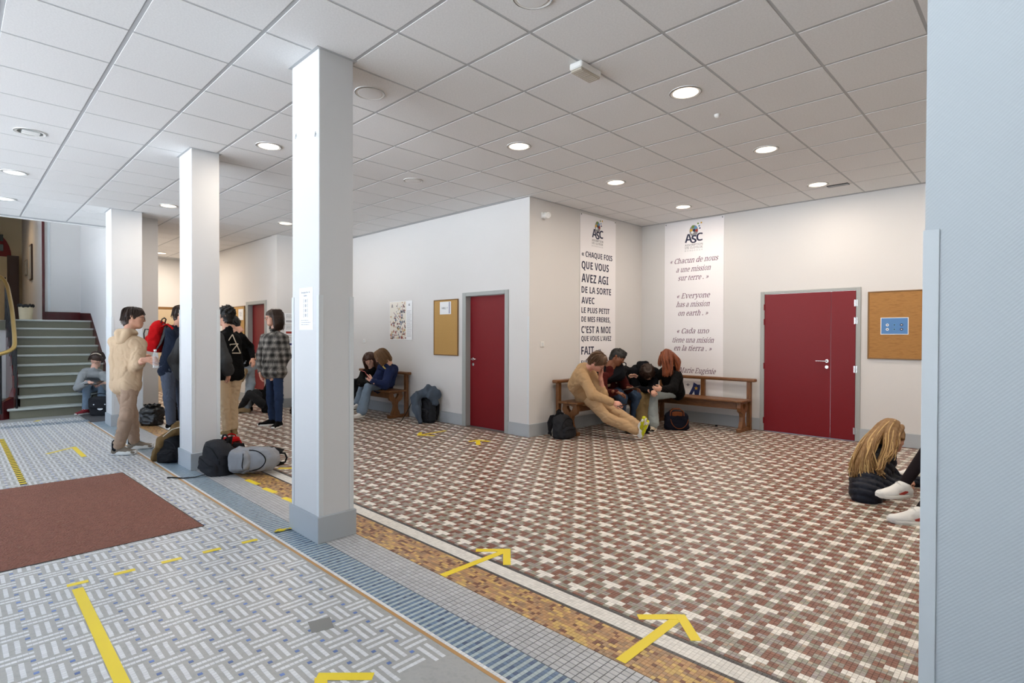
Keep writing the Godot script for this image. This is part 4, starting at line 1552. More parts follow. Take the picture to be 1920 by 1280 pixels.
	# switches and the wall sensor
	for a in [[Vector3(-9.56, 1.27, -5.66), 0.0, "small white switch plate above the bench girls"], [Vector3(-5.2, 1.262, -5.93), PI / 2, "white switch plate on the beige wall beside the tall banner"]]:
		var sw := thing("switch_plate", a[2], "switch", a[0], a[1])
		obj("plate", boxm(Vector3(-0.04, 0, 0), Vector3(0.04, 0.08, 0.011), 0.003), M.white_plastic, sw)
		obj("rocker", boxm(Vector3(-0.022, 0.016, 0.011), Vector3(0.022, 0.064, 0.015), 0.002), M.guard, sw)
	var se := thing("wall_sensor", "round white sensor high on the beige wall by the corner", "sensor", Vector3(-5.2, 3.14, -5.95))
	var sb := MB.new()
	sb.box(Vector3(0, -0.045, -0.045), Vector3(0.02, 0.045, 0.045), 0.008)
	sb.tube([Vector3(0.01, 0, 0.0), Vector3(0.06, -0.005, -0.0), Vector3(0.11, -0.012, 0.02)], [0.045, 0.048, 0.042], 20)
	obj("body", sb, M.white_plastic, se)
	sb = MB.new()
	sb.tube([Vector3(0.108, -0.012, 0.019), Vector3(0.114, -0.013, 0.022)], [0.03, 0.022], 16)
	obj("lens", sb, M.speaker, se)
	# two empty hooks on the nearest pillar
	for a in [[Vector3(-3.60, 2.78, -1.755), "thin wire hook high on the front of the nearest pillar"], [Vector3(-3.90, 2.84, -1.755), "second thin wire hook, at the left edge of the nearest pillar"]]:
		var hb := MB.new()
		hb.tube([Vector3(0, 0.03, 0), Vector3(0, 0.0, 0.006), Vector3(0.01, -0.01, 0.01), Vector3(0.02, 0.0, 0.01), Vector3(0.02, 0.012, 0.008)], 0.0022, 6)
		var ho := obj("wire_hook", hb, M.steel)
		ho.position = a[0]
		tag(ho, a[1], "hook")
	# small fitting on the floor under the right bench
	var fb := MB.new()
	fb.lathe([Vector2(0.018, 0.0), Vector2(0.018, 0.02), Vector2(0.01, 0.026), Vector2(0.0, 0.027)], 12)
	var fo := obj("door_stop", fb, M.black)
	fo.position = Vector3(-3.75, 0, -8.45)
	tag(fo, "tiny black door stop on the floor under the right end of the long bench", "door stop")


func cork(label: String, c: Vector3, w: float, h: float, m: Material = null) -> void:
	var t := thing("cork_board", label, "notice board", c)
	obj("panel", boxm(Vector3(0.01, 0.01, 0.002), Vector3(w - 0.01, h - 0.01, 0.018)), m if m else M.cork, t)
	for e in [[Vector3(0, 0, 0), Vector3(w, 0.016, 0.024)], [Vector3(0, h - 0.016, 0), Vector3(w, h, 0.024)], [Vector3(0, 0.016, 0), Vector3(0.016, h - 0.016, 0.024)], [Vector3(w - 0.016, 0.016, 0), Vector3(w, h - 0.016, 0.024)]]:
		obj("frame_bar", boxm(e[0], e[1], 0.003), M.lip_wood, t)


func collage(parent: Node3D) -> void:
	var img := Image.create(128, 170, false, Image.FORMAT_RGB8)
	img.fill(Color(0.90, 0.885, 0.85))
	var rng := RandomNumberGenerator.new()
	rng.seed = 77
	var pal := [Color(0.36, 0.10, 0.12), Color(0.12, 0.12, 0.14), Color(0.30, 0.38, 0.50), Color(0.66, 0.42, 0.36), Color(0.18, 0.20, 0.30), Color(0.80, 0.72, 0.55), Color(0.52, 0.17, 0.15), Color(0.85, 0.84, 0.80), Color(0.70, 0.55, 0.30)]
	for i in 190:
		var px := rng.randi_range(0, 120)
		var py := rng.randi_range(0, 165)
		if px + py < 60 or (px < 50 and py < 60):
			continue
		var w := rng.randi_range(3, 14)
		var h := rng.randi_range(3, 16)
		var c: Color = pal[rng.randi_range(0, pal.size() - 1)]
		for y in range(py, mini(py + h, 170)):
			for x in range(px, mini(px + w, 128)):
				var e := Vector2((x - px - w * 0.5) / (w * 0.5), (y - py - h * 0.5) / (h * 0.5)).length()
				if e < 0.8 + 0.35 * sin(x * 0.9 + y * 1.3 + i):
					img.set_pixel(x, y, c)
	for i in 46:
		var x := 30 + i
		for k in 5:
			img.set_pixel(clampi(x, 0, 127), clampi(46 + int(i * 0.75) + k, 0, 169), [Color(0.2, 0.2, 0.4), Color(0.95, 0.93, 0.9), Color(0.6, 0.15, 0.2)][k % 3])
	var m := mat(Color(1, 1, 1), 0.55)
	m.albedo_texture = ImageTexture.create_from_image(img)
	var b := MB.new()
	b.quad_uv(Vector3(0.008, 0.008, 0.0016), Vector3(0.52, 0.008, 0.0016), Vector3(0.52, 0.682, 0.0016), Vector3(0.008, 0.682, 0.0016))
	obj("collage_print", b, m, parent)


# ---------------------------------------------------------------- benches
func bench(label: String, at: Vector3, turn: float, length: float) -> void:
	# local axes: x along the bench, +z to the front, the back posts at z = 0
	var t := thing("wooden_bench", label, "bench", at, turn, "")
	var h := length * 0.5
	var b := MB.new()
	b.box(Vector3(-h, 0.445, 0.03), Vector3(h, 0.475, 0.20), 0.005)
	obj("seat_plank", b, M.wood, t)
	b = MB.new()
	b.box(Vector3(-h, 0.445, 0.203), Vector3(h, 0.475, 0.385), 0.008)
	obj("seat_plank", b, M.wood, t)
	obj("apron", boxm(Vector3(-h + 0.12, 0.335, 0.285), Vector3(h - 0.12, 0.445, 0.31), 0.004), M.wood, t)
	obj("top_rail", boxm(Vector3(-h - 0.05, 0.735, -0.045), Vector3(h + 0.05, 0.782, 0.05), 0.012), M.wood, t)
	for x in [-h + 0.05, 0.0, h - 0.05]:
		b = MB.new()
		b.box(Vector3(x - 0.032, 0.0 if absf(x) > 0.1 else 0.45, -0.03), Vector3(x + 0.032, 0.74, 0.03), 0.006)
		obj("back_post", b, M.wood_up, t)
	for x in [-h + 0.07, h - 0.07]:
		# lyre shaped end: two curved halves that leave a small pointed hole
		for s in [-1.0, 1.0]:
			var p := PackedVector2Array()
			var c := 0.215
			p.append(Vector2(c, 0.05))
			p.append(Vector2(c + s * 0.085, 0.05))
			p.append(Vector2(c + s * 0.075, 0.09))
			p.append(Vector2(c + s * 0.045, 0.15))
			p.append(Vector2(c + s * 0.038, 0.22))
			p.append(Vector2(c + s * 0.05, 0.27))
			p.append(Vector2(c + s * 0.115, 0.31))
			p.append(Vector2(c + s * 0.14, 0.36))
			p.append(Vector2(c + s * 0.125, 0.42))
			p.append(Vector2(c + s * 0.125, 0.445))
			p.append(Vector2(c, 0.445))
			p.append(Vector2(c, 0.425))
			p.append(Vector2(c + s * 0.055, 0.41))
			p.append(Vector2(c + s * 0.045, 0.375))
			p.append(Vector2(c, 0.325))
			b = MB.new()
			b.prism(p, -0.028, 0.028, Transform3D(Basis(Vector3(0, 0, 1), Vector3(0, 1, 0), Vector3(-1, 0, 0)), Vector3(x, 0, 0)))
			obj("end_panel", b, M.wood_up, t)
		obj("foot", boxm(Vector3(x - 0.035, 0, -0.05), Vector3(x + 0.035, 0.055, 0.36), 0.008), M.wood_side, t)


func build_benches() -> void:
	bench("long wooden bench along the back wall, its right end empty", Vector3(-3.98, 0, -8.47), 0.0, 1.56)
	bench("wooden bench along the beige side wall under the boys", Vector3(-5.12, 0, -7.05), PI / 2, 1.78)
	bench("wooden bench along the wall behind the girl in the blue jacket", Vector3(-8.75, 0, -5.58), 0.0, 1.52)


# ---------------------------------------------------------------- bodies from smooth distance fields
class SM:
	var v := PackedVector3Array()
	var n := PackedVector3Array()
	var i := PackedInt32Array()

	func append(o: SM, xf := Transform3D()) -> void:
		var base := v.size()
		var flip := xf.basis.determinant() < 0
		var nb := xf.basis.inverse().transposed()
		for k in o.v.size():
			v.append(xf * o.v[k])
			n.append((nb * o.n[k]).normalized())
		for k in range(0, o.i.size(), 3):
			i.append(o.i[k] + base)
			i.append(o.i[k + (2 if flip else 1)] + base)
			i.append(o.i[k + (1 if flip else 2)] + base)

	func mesh() -> ArrayMesh:
		var m := ArrayMesh.new()
		var a := []
		a.resize(Mesh.ARRAY_MAX)
		a[Mesh.ARRAY_VERTEX] = v
		a[Mesh.ARRAY_NORMAL] = n
		a[Mesh.ARRAY_INDEX] = i
		m.add_surface_from_arrays(Mesh.PRIMITIVE_TRIANGLES, a)
		return m

	func smooth_normals() -> void:
		# new normals from the moved surface
		var acc := PackedVector3Array()
		acc.resize(v.size())
		for k in range(0, i.size(), 3):
			var m := (v[i[k + 2]] - v[i[k]]).cross(v[i[k + 1]] - v[i[k]])
			acc[i[k]] += m
			acc[i[k + 1]] += m
			acc[i[k + 2]] += m
		for k in v.size():
			if acc[k].length_squared() > 0.0:
				n[k] = acc[k].normalized()

	func ripple(noise: FastNoiseLite, amp: float, squash: Vector3) -> void:
		for k in v.size():
			v[k] += n[k] * noise.get_noise_3dv(v[k] * squash) * amp

	func crease(noise: FastNoiseLite, amp: float, squash: Vector3) -> void:
		# soft swelling with narrow folds pressed in
		for k in v.size():
			var q := noise.get_noise_3dv(v[k] * squash)
			var w := noise.get_noise_3dv(v[k] * squash * 2.1 + Vector3(7, 3, 1))
			v[k] += n[k] * amp * (0.45 * q - 0.5 * exp(-q * q * 70.0) - 0.16 * exp(-w * w * 90.0))


class Field:
	var o: Vector3
	var c: float
	var nx: int
	var ny: int
	var nz: int
	var f := PackedFloat32Array()

	func _init(lo: Vector3, hi: Vector3, cell: float) -> void:
		c = cell
		o = lo - Vector3.ONE * cell * 2.5
		nx = int(ceil((hi.x - lo.x) / cell)) + 6
		ny = int(ceil((hi.y - lo.y) / cell)) + 6
		nz = int(ceil((hi.z - lo.z) / cell)) + 6
		f.resize(nx * ny * nz)
		f.fill(0.4)

	func cap(a: Vector3, b: Vector3, ra: float, rb: float, k: float, sub := false) -> void:
		var pad := maxf(ra, rb) + k + c * 2.0
		var lo := (Vector3(minf(a.x, b.x), minf(a.y, b.y), minf(a.z, b.z)) - Vector3.ONE * pad - o) / c
		var hi := (Vector3(maxf(a.x, b.x), maxf(a.y, b.y), maxf(a.z, b.z)) + Vector3.ONE * pad - o) / c
		var x0 := maxi(int(lo.x), 0)
		var x1 := mini(int(hi.x) + 1, nx - 1)
		var y0 := maxi(int(lo.y), 0)
		var y1 := mini(int(hi.y) + 1, ny - 1)
		var z0 := maxi(int(lo.z), 0)
		var z1 := mini(int(hi.z) + 1, nz - 1)
		var ba := b - a
		var inv := 1.0 / maxf(ba.length_squared(), 1e-9)
		var dr := rb - ra
		for z in range(z0, z1 + 1):
			for y in range(y0, y1 + 1):
				var row := (z * ny + y) * nx
				var q := o + Vector3(x0, y, z) * c - a
				for x in range(x0, x1 + 1):
					var t := clampf(q.dot(ba) * inv, 0.0, 1.0)
					var d := (q - ba * t).length() - ra - dr * t
					q.x += c
					var w := f[row + x]
					if sub:
						d = -d
						var h := maxf(k - absf(w - d), 0.0) / k
						f[row + x] = maxf(w, d) + h * h * k * 0.25
					else:
						var h := maxf(k - absf(w - d), 0.0) / k
						f[row + x] = minf(w, d) - h * h * k * 0.25

	func half(p: Vector3, nn: Vector3) -> void:
		# keeps the side that nn points away from
		for z in nz:
			for y in ny:
				var row := (z * ny + y) * nx
				var q := o + Vector3(0, y, z) * c - p
				for x in nx:
					var d := q.dot(nn)
					q.x += c
					if d > f[row + x]:
						f[row + x] = d

	func build() -> SM:
		var s := SM.new()
		var ids := PackedInt32Array()
		ids.resize(nx * ny * nz)
		ids.fill(-1)
		var dy := nx
		var dz := nx * ny
		for z in nz - 1:
			for y in ny - 1:
				var row := (z * ny + y) * nx
				for x in nx - 1:
					var p := row + x
					var a := f[p]
					var b := f[p + 1]
					var e := f[p + dy]
					var g := f[p + dy + 1]
					var h := f[p + dz]
					var k := f[p + dz + 1]
					var l := f[p + dz + dy]
					var m := f[p + dz + dy + 1]
					var neg := int(a < 0) + int(b < 0) + int(e < 0) + int(g < 0) + int(h < 0) + int(k < 0) + int(l < 0) + int(m < 0)
					if neg == 0 or neg == 8:
						continue
					var sum := Vector3()
					var cnt := 0
					if (a < 0) != (b < 0): sum += Vector3(a / (a - b), 0, 0); cnt += 1
					if (e < 0) != (g < 0): sum += Vector3(e / (e - g), 1, 0); cnt += 1
					if (h < 0) != (k < 0): sum += Vector3(h / (h - k), 0, 1); cnt += 1
					if (l < 0) != (m < 0): sum += Vector3(l / (l - m), 1, 1); cnt += 1
					if (a < 0) != (e < 0): sum += Vector3(0, a / (a - e), 0); cnt += 1
					if (b < 0) != (g < 0): sum += Vector3(1, b / (b - g), 0); cnt += 1
					if (h < 0) != (l < 0): sum += Vector3(0, h / (h - l), 1); cnt += 1
					if (k < 0) != (m < 0): sum += Vector3(1, k / (k - m), 1); cnt += 1
					if (a < 0) != (h < 0): sum += Vector3(0, 0, a / (a - h)); cnt += 1
					if (b < 0) != (k < 0): sum += Vector3(1, 0, b / (b - k)); cnt += 1
					if (e < 0) != (l < 0): sum += Vector3(0, 1, e / (e - l)); cnt += 1
					if (g < 0) != (m < 0): sum += Vector3(1, 1, g / (g - m)); cnt += 1
					ids[p] = s.v.size()
					s.v.append(o + (Vector3(x, y, z) + sum / cnt) * c)
					s.n.append(Vector3(b + g + k + m - a - e - h - l, e + g + l + m - a - b - h - k, h + k + l + m - a - b - e - g).normalized())
		for z in range(1, nz - 1):
			for y in range(1, ny - 1):
				var row := (z * ny + y) * nx
				for x in range(1, nx - 1):
					var p := row + x
					var a := f[p] < 0
					if a != (f[p + 1] < 0):
						_quad(s, ids[p - dy - dz], ids[p - dz], ids[p], ids[p - dy], a)
					if a != (f[p + dy] < 0):
						_quad(s, ids[p - dz - 1], ids[p - 1], ids[p], ids[p - dz], a)
					if a != (f[p + dz] < 0):
						_quad(s, ids[p - 1 - dy], ids[p - dy], ids[p], ids[p - 1], a)
		return s

	func _quad(s: SM, a: int, b: int, e: int, g: int, keep: bool) -> void:
		if a < 0 or b < 0 or e < 0 or g < 0:
			return
		if keep:
			s.i.append_array(PackedInt32Array([a, e, b, a, g, e]))
		else:
			s.i.append_array(PackedInt32Array([a, b, e, a, e, g]))


func field_of(prims: Array, cell: float, k: float) -> SM:
	# prims: [a, b, ra, rb] or [a, b, ra, rb, "cut"]
	var lo := Vector3.ONE * 1e9
	var hi := -lo
	for p in prims:
		if p.size() > 4:
			continue
		var r := maxf(p[2], p[3]) + k * 0.5
		for e in [p[0], p[1]]:
			lo = lo.min(e - Vector3.ONE * r)
			hi = hi.max(e + Vector3.ONE * r)
	var fl := Field.new(lo, hi, cell)
	for p in prims:
		fl.cap(p[0], p[1], p[2], p[3], k if p.size() <= 5 else p[5], p.size() > 4 and p[4] == "cut")
	return fl.build()


var cache := {}
var fold_noise: FastNoiseLite
var hair_noise: FastNoiseLite


func head_mesh() -> SM:
	if cache.has("head"):
		return cache.head
	var p := []
	p.append([Vector3(0, 0.03, -0.035), Vector3(0, 0.028, 0.018), 0.079, 0.078])
	p.append([Vector3(0, -0.015, 0.03), Vector3(0, -0.055, 0.036), 0.058, 0.05])
	p.append([Vector3(0, -0.082, 0.056), Vector3(0, -0.083, 0.056), 0.026, 0.026])
	for s in [-1.0, 1.0]:
		p.append([Vector3(s * 0.046, -0.04, -0.005), Vector3(s * 0.016, -0.08, 0.05), 0.026, 0.024])
		p.append([Vector3(s * 0.036, -0.025, 0.05), Vector3(s * 0.034, -0.03, 0.05), 0.03, 0.028])
	var fl := Field.new(Vector3(-0.10, -0.19, -0.13), Vector3(0.10, 0.12, 0.13), 0.0055)
	for a in p:
		fl.cap(a[0], a[1], a[2], a[3], 0.03)
	fl.cap(Vector3(0, -0.04, -0.025), Vector3(0, -0.17, -0.04), 0.052, 0.056, 0.03)
	fl.cap(Vector3(-0.036, 0.02, 0.074), Vector3(0.036, 0.02, 0.074), 0.015, 0.015, 0.02)
	for s in [-1.0, 1.0]:
		fl.cap(Vector3(s * 0.032, -0.001, 0.097), Vector3(s * 0.034, -0.001, 0.096), 0.013, 0.013, 0.012, true)
	fl.cap(Vector3(0, 0.012, 0.085), Vector3(0, -0.02, 0.104), 0.008, 0.0115, 0.014)
	for s in [-1.0, 1.0]:
		fl.cap(Vector3(s * 0.01, -0.023, 0.094), Vector3(s * 0.01, -0.024, 0.094), 0.008, 0.008, 0.008)
	fl.cap(Vector3(-0.017, -0.05, 0.081), Vector3(0.017, -0.05, 0.081), 0.008, 0.008, 0.012)
	fl.cap(Vector3(-0.013, -0.061, 0.08), Vector3(0.013, -0.061, 0.08), 0.008, 0.008, 0.012)
	for s in [-1.0, 1.0]:
		fl.cap(Vector3(s * 0.079, 0.012, -0.014), Vector3(s * 0.078, -0.022, -0.004), 0.0125, 0.009, 0.008)
		fl.cap(Vector3(s * 0.085, 0.014, -0.02), Vector3(s * 0.086, -0.004, -0.02), 0.008, 0.008, 0.008)
	cache.head = fl.build()
	return cache.head


func hand_mesh(pose: String, side: float) -> SM:
	# the wrist at the origin, fingers along +z, back of the hand +y, thumb towards side * x
	var key := "hand%s%d" % [pose, int(side)]
	if cache.has(key):
		return cache[key]
	var curl: Array = {"relaxed": [0.25, 0.4, 0.3], "grip": [0.75, 0.95, 0.55], "hold": [0.45, 0.6, 0.4], "fist": [1.2, 1.35, 0.9]}[pose]
	var pr := []
	var xs := [0.028, 0.009, -0.010, -0.028]
	var ln := [[0.042, 0.025, 0.02], [0.046, 0.029, 0.022], [0.043, 0.027, 0.021], [0.034, 0.02, 0.018]]
	for i in 4:
		var x: float = xs[i] * side
		var a := Vector3(x * 0.6, 0, 0.0)
		var b := Vector3(x, 0.003 - 0.004 * absf(i - 1.5), 0.088 - 0.007 * absf(i - 1.2))
		pr.append([a, b, 0.0155, 0.0125])
		var ang := 0.0
		var q := b
		for j in 3:
			ang += curl[j] * (1.0 + 0.08 * (i - 1))
			var e: Vector3 = q + Vector3(x * 0.06, -sin(ang), cos(ang)) * ln[i][j]
			pr.append([q, e, 0.0098 - 0.0012 * j, 0.0088 - 0.0012 * j])
			q = e
	var t0 := Vector3(0.018 * side, -0.006, 0.022)
	var t1 := Vector3(0.044 * side, -0.016, 0.055)
	var t2 := t1 + Vector3(0.010 * side, -0.014, 0.03)
	var t3 := t2 + Vector3(-0.004 * side, -0.012, 0.022)
	pr.append([t0, t1, 0.0165, 0.0125])
	pr.append([t1, t2, 0.0115, 0.010])
	pr.append([t2, t3, 0.010, 0.0085])
	pr.append([Vector3(0, 0, -0.05), Vector3(0, 0, 0.02), 0.026, 0.026])
	pr.append([Vector3(-0.012, 0, -0.01), Vector3(0.012, 0, 0.01), 0.02, 0.02])
	cache[key] = field_of(pr, 0.0048, 0.006)
	return cache[key]


func shoe_upper(kind: String) -> SM:
	# ankle joint at the origin, ground at y = -0.085, toe along +z
	var key := "shoe" + kind
	if cache.has(key):
		return cache[key]
	var h := {"sneaker": 0.0, "boot": 0.06, "slip": -0.02, "runner": 0.01}[kind] as float
	var pr := [
		[Vector3(0, -0.04, -0.03), Vector3(0, -0.01 + h, -0.012), 0.037, 0.040],
		[Vector3(0, -0.05, -0.04), Vector3(0, -0.055, 0.02), 0.034, 0.035],
		[Vector3(0, -0.02 + minf(h, 0.0), 0.01), Vector3(0, -0.052, 0.10), 0.042, 0.034],
		[Vector3(-0.016, -0.056, 0.10), Vector3(-0.014, -0.060, 0.165), 0.029, 0.027],
		[Vector3(0.018, -0.056, 0.09), Vector3(0.013, -0.060, 0.17), 0.029, 0.027],
	]
	cache[key] = field_of(pr, 0.007, 0.02)
	return cache[key]


func shoe_sole(kind: String) -> ArrayMesh:
	var key := "sole" + kind
	if cache.has(key):
		return cache[key]
	var b := MB.new()
	var thick := 0.038 if kind == "runner" else 0.026
	var rings := []
	for k in 4:
		var y: float = [-0.085, -0.085, -0.085 + thick, -0.085 + thick][k]
		var g: float = [0.7, 1.0, 1.02, 0.8][k]
		var ring := PackedVector3Array()
		for j in 36:
			var t := TAU * j / 36.0
			var z := 0.064 + signf(sin(t)) * pow(absf(sin(t)), 0.8) * 0.138
			var w := 0.046 - 0.009 * smoothstep(0.06, -0.06, z) + 0.004 * sin(z * 18.0)
			var q := signf(cos(t)) * pow(absf(cos(t)), 0.62)
			var zz := 0.064 + (z - 0.064) * (1.0 if k > 0 else 0.96)
			var wave := 0.006 * sin(j * 2.1) if kind == "runner" and k == 2 else 0.0
			ring.append(Vector3(q * w * g + 0.002, y + wave + 0.012 * smoothstep(0.16, 0.21, z), zz))
		rings.append(ring)
	b.loft(rings)
	cache[key] = b.mesh()
	return cache[key]


func cloth(prims: Array, cell: float, k: float, amp := 0.010, squash := Vector3(1, 1, 1), quilt := 0.0, axis := Vector3.UP) -> ArrayMesh:
	var s := field_of(prims, cell, k)
	s.crease(fold_noise, amp, squash)
	if quilt > 0.0:
		for q in s.v.size():
			s.v[q] += s.n[q] * quilt * (sqrt(absf(sin(PI * s.v[q].dot(axis) / 0.062))) - 0.7)
		s.smooth_normals()
	elif amp > 0.012:
		s.smooth_normals()
	return s.mesh()


func basis_from(fwd: Vector3, up: Vector3) -> Basis:
	# z along fwd, y near up
	var z := fwd.normalized()
	var x := up.cross(z).normalized()
	return Basis(x, z.cross(x), z)


func hair_mesh(style: String) -> SM:
	# in the head's own axes: y up, z to the face
	var pr := []
	var cap := [[Vector3(0, 0.036, -0.04), Vector3(0, 0.04, 0.016), 0.085, 0.083], [Vector3(0, 0.0, -0.05), Vector3(0, -0.055, -0.052), 0.070, 0.056]]
	var amp := 0.004
	var k := 0.03
	match style:
		"short":
			pr.append_array(cap)
			for s in [-1.0, 1.0]:
				pr.append([Vector3(s * 0.02, 0.092, 0.05), Vector3(s * 0.045, 0.075, 0.065), 0.032, 0.022])
				pr.append([Vector3(s * 0.062, 0.03, 0.02), Vector3(s * 0.069, -0.012, 0.008), 0.022, 0.012])
		"curly":
			pr.append_array(cap)
			amp = 0.02
			for i in 26:
				var t := i * 2.399963
				var y := 1.0 - i / 26.0 * 1.05
				var r := sqrt(maxf(1.0 - y * y, 0.0))
				var d := Vector3(cos(t) * r, y, sin(t) * r - 0.25)
				pr.append([Vector3(0, 0.045, -0.015) + d * 0.085, Vector3(0, 0.045, -0.015) + d * 0.095, 0.026, 0.02])
			k = 0.012
		"crop":
			pr.append_array(cap)
			for i in 14:
				var t := i * 2.399963
				var d := Vector3(cos(t) * 0.06 * sqrt(i / 14.0), 0.118, 0.008 + sin(t) * 0.07 * sqrt(i / 14.0))
				pr.append([d + Vector3(0, -0.02, 0), d, 0.026, 0.018])
			amp = 0.008
			k = 0.014
		"mop":
			pr.append_array(cap)
			for i in 13:
				var t := -2.3 + i * 4.6 / 12.0
				var d := Vector3(sin(t), 0, cos(t))
				pr.append([Vector3(d.x * 0.05, 0.105, d.z * 0.05), Vector3(d.x * 0.088, 0.03, d.z * 0.098), 0.026, 0.02])
				pr.append([Vector3(d.x * 0.088, 0.03, d.z * 0.098), Vector3(d.x * 0.096, -0.05 + 0.025 * sin(i * 2.0), d.z * 0.106), 0.021, 0.011])
				pr.append([Vector3(0, 0.10, -0.02), Vector3(d.x * 0.07 + 0.01 * sin(i * 4.0), 0.085, d.z * 0.075), 0.028, 0.02])
			amp = 0.018
			k = 0.016
		"shoulder":
			pr.append_array(cap)
			for s in [-1.0, 1.0]:
				for j in 5:
					var z := 0.012 - j * 0.026
					pr.append([Vector3(s * 0.045, 0.10, z), Vector3(s * 0.086, 0.02, z), 0.028, 0.026])
					pr.append([Vector3(s * 0.086, 0.02, z), Vector3(s * (0.098 - 0.01 * j), -0.10, z - 0.012), 0.026, 0.026])
					pr.append([Vector3(s * (0.098 - 0.01 * j), -0.10, z - 0.012), Vector3(s * (0.09 - 0.014 * j), -0.165, z - 0.005), 0.026, 0.018])
			pr.append([Vector3(0, 0.0, -0.09), Vector3(0, -0.13, -0.085), 0.05, 0.045])
			amp = 0.010
			k = 0.016
		"long", "longthin":
			pr.append_array(cap)
			for s in [-1.0, 1.0]:
				for j in 4:
					var z := 0.035 - j * 0.03
					pr.append([Vector3(s * 0.03, 0.105, z - 0.005), Vector3(s * 0.082, 0.02, z), 0.026, 0.024])
					pr.append([Vector3(s * 0.082, 0.02, z), Vector3(s * 0.088, -0.11, z - 0.01), 0.024, 0.026])
					pr.append([Vector3(s * 0.088, -0.11, z - 0.01), Vector3(s * 0.095, -0.22, z + 0.005), 0.026, 0.024])
					if j < 3:
						pr.append([Vector3(s * 0.095, -0.22, z + 0.005), Vector3(s * 0.085, -0.31, z + 0.025), 0.024, 0.014])
			pr.append([Vector3(0, 0.0, -0.09), Vector3(0, -0.16, -0.09), 0.05, 0.05])
			amp = 0.009
			k = 0.016
		"cap":
			pr.append_array(cap)
			for s in [-1.0, 1.0]:
				for j in 3:
					pr.append([Vector3(s * 0.012, 0.112, 0.05 - j * 0.03), Vector3(s * 0.083, 0.02, 0.045 - j * 0.03), 0.024, 0.018])
			amp = 0.008
			k = 0.014
		"pulled":
			pr.append_array(cap)
			for s in [-1.0, 1.0]:
				pr.append([Vector3(s * 0.03, 0.085, 0.045), Vector3(s * 0.075, 0.02, 0.0), 0.026, 0.018])
			pr.append([Vector3(0, 0.02, -0.11), Vector3(0, -0.10, -0.11), 0.03, 0.022])
			pr.append([Vector3(0, -0.10, -0.11), Vector3(0.04, -0.17, -0.08), 0.024, 0.012])
		"curtain":
			pr.append_array(cap)
			for s in [-1.0, 1.0]:
				for j in 4:
					var z := 0.06 - j * 0.035
					pr.append([Vector3(s * 0.012, 0.11, z * 0.7), Vector3(s * 0.08, 0.01, z), 0.026, 0.022])
					pr.append([Vector3(s * 0.08, 0.01, z), Vector3(s * 0.085, -0.11, z + 0.005), 0.022, 0.02])
			pr.append([Vector3(0, 0.0, -0.09), Vector3(0, -0.12, -0.085), 0.05, 0.045])
			amp = 0.006
			k = 0.016
	# the face stays free
	pr.append([Vector3(0, -0.06, 0.12), Vector3(0, -0.005, 0.135), 0.062, 0.058, "cut", 0.02])
	var s := field_of(pr, 0.0075, k)
	s.ripple(hair_noise, amp, Vector3(3.2, 0.7, 3.2) if style not in ["curly", "crop"] else Vector3(2.2, 2.2, 2.2))
	return s


func smooth_line(line: Array) -> Array:
	var q := []
	for k in line.size() - 1:
		for u in 4:
			q.append(line[k].cubic_interpolate(line[k + 1], line[maxi(k - 1, 0)], line[mini(k + 2, line.size() - 1)], u / 4.0))
	q.append(line[-1])
	return q


func hair_guides(style: String) -> Array:
	# combed locks in the head's own axes
	var g := []
	match style:
		"long", "longthin", "shoulder", "curtain", "pulled":
			var low: float = {"long": -0.30, "longthin": -0.30, "shoulder": -0.17, "curtain": -0.12, "pulled": -0.03}[style]
			for s in [-1.0, 1.0]:
				for j in 5:
					var z := (0.035 if style != "shoulder" else 0.015) - j * 0.028
					g.append([Vector3(s * 0.012, 0.122, z * 0.8), Vector3(s * 0.068, 0.09, z), Vector3(s * 0.098, 0.01, z - 0.004), Vector3(s * 0.10, lerpf(0.0, low, 0.55), z - 0.008), Vector3(s * (0.095 - 0.012 * j), low + 0.012 * j, z)])
			for x in [-0.045, 0.0, 0.045]:
				g.append([Vector3(x * 0.4, 0.122, -0.05), Vector3(x, 0.08, -0.115), Vector3(x, 0.0, -0.13), Vector3(x, low * 0.5, -0.125), Vector3(x, low, -0.115)])
		"short", "mop":
			for i in 15:
				var t := -2.6 + i * 5.2 / 14.0
				var d := Vector3(sin(t), 0, cos(t))
				var low := 0.055 if absf(t) < 0.9 else (0.0 if absf(t) < 1.9 else -0.05)
				if style == "mop":
					low -= 0.06
				g.append([Vector3(d.x * 0.012, 0.122, d.z * 0.02 - 0.01), Vector3(d.x * 0.06, 0.105, d.z * 0.065 - 0.012), Vector3(d.x * 0.088, 0.07, d.z * 0.098 - 0.012), Vector3(d.x * 0.089, low, d.z * 0.104 - 0.014)])
	return g


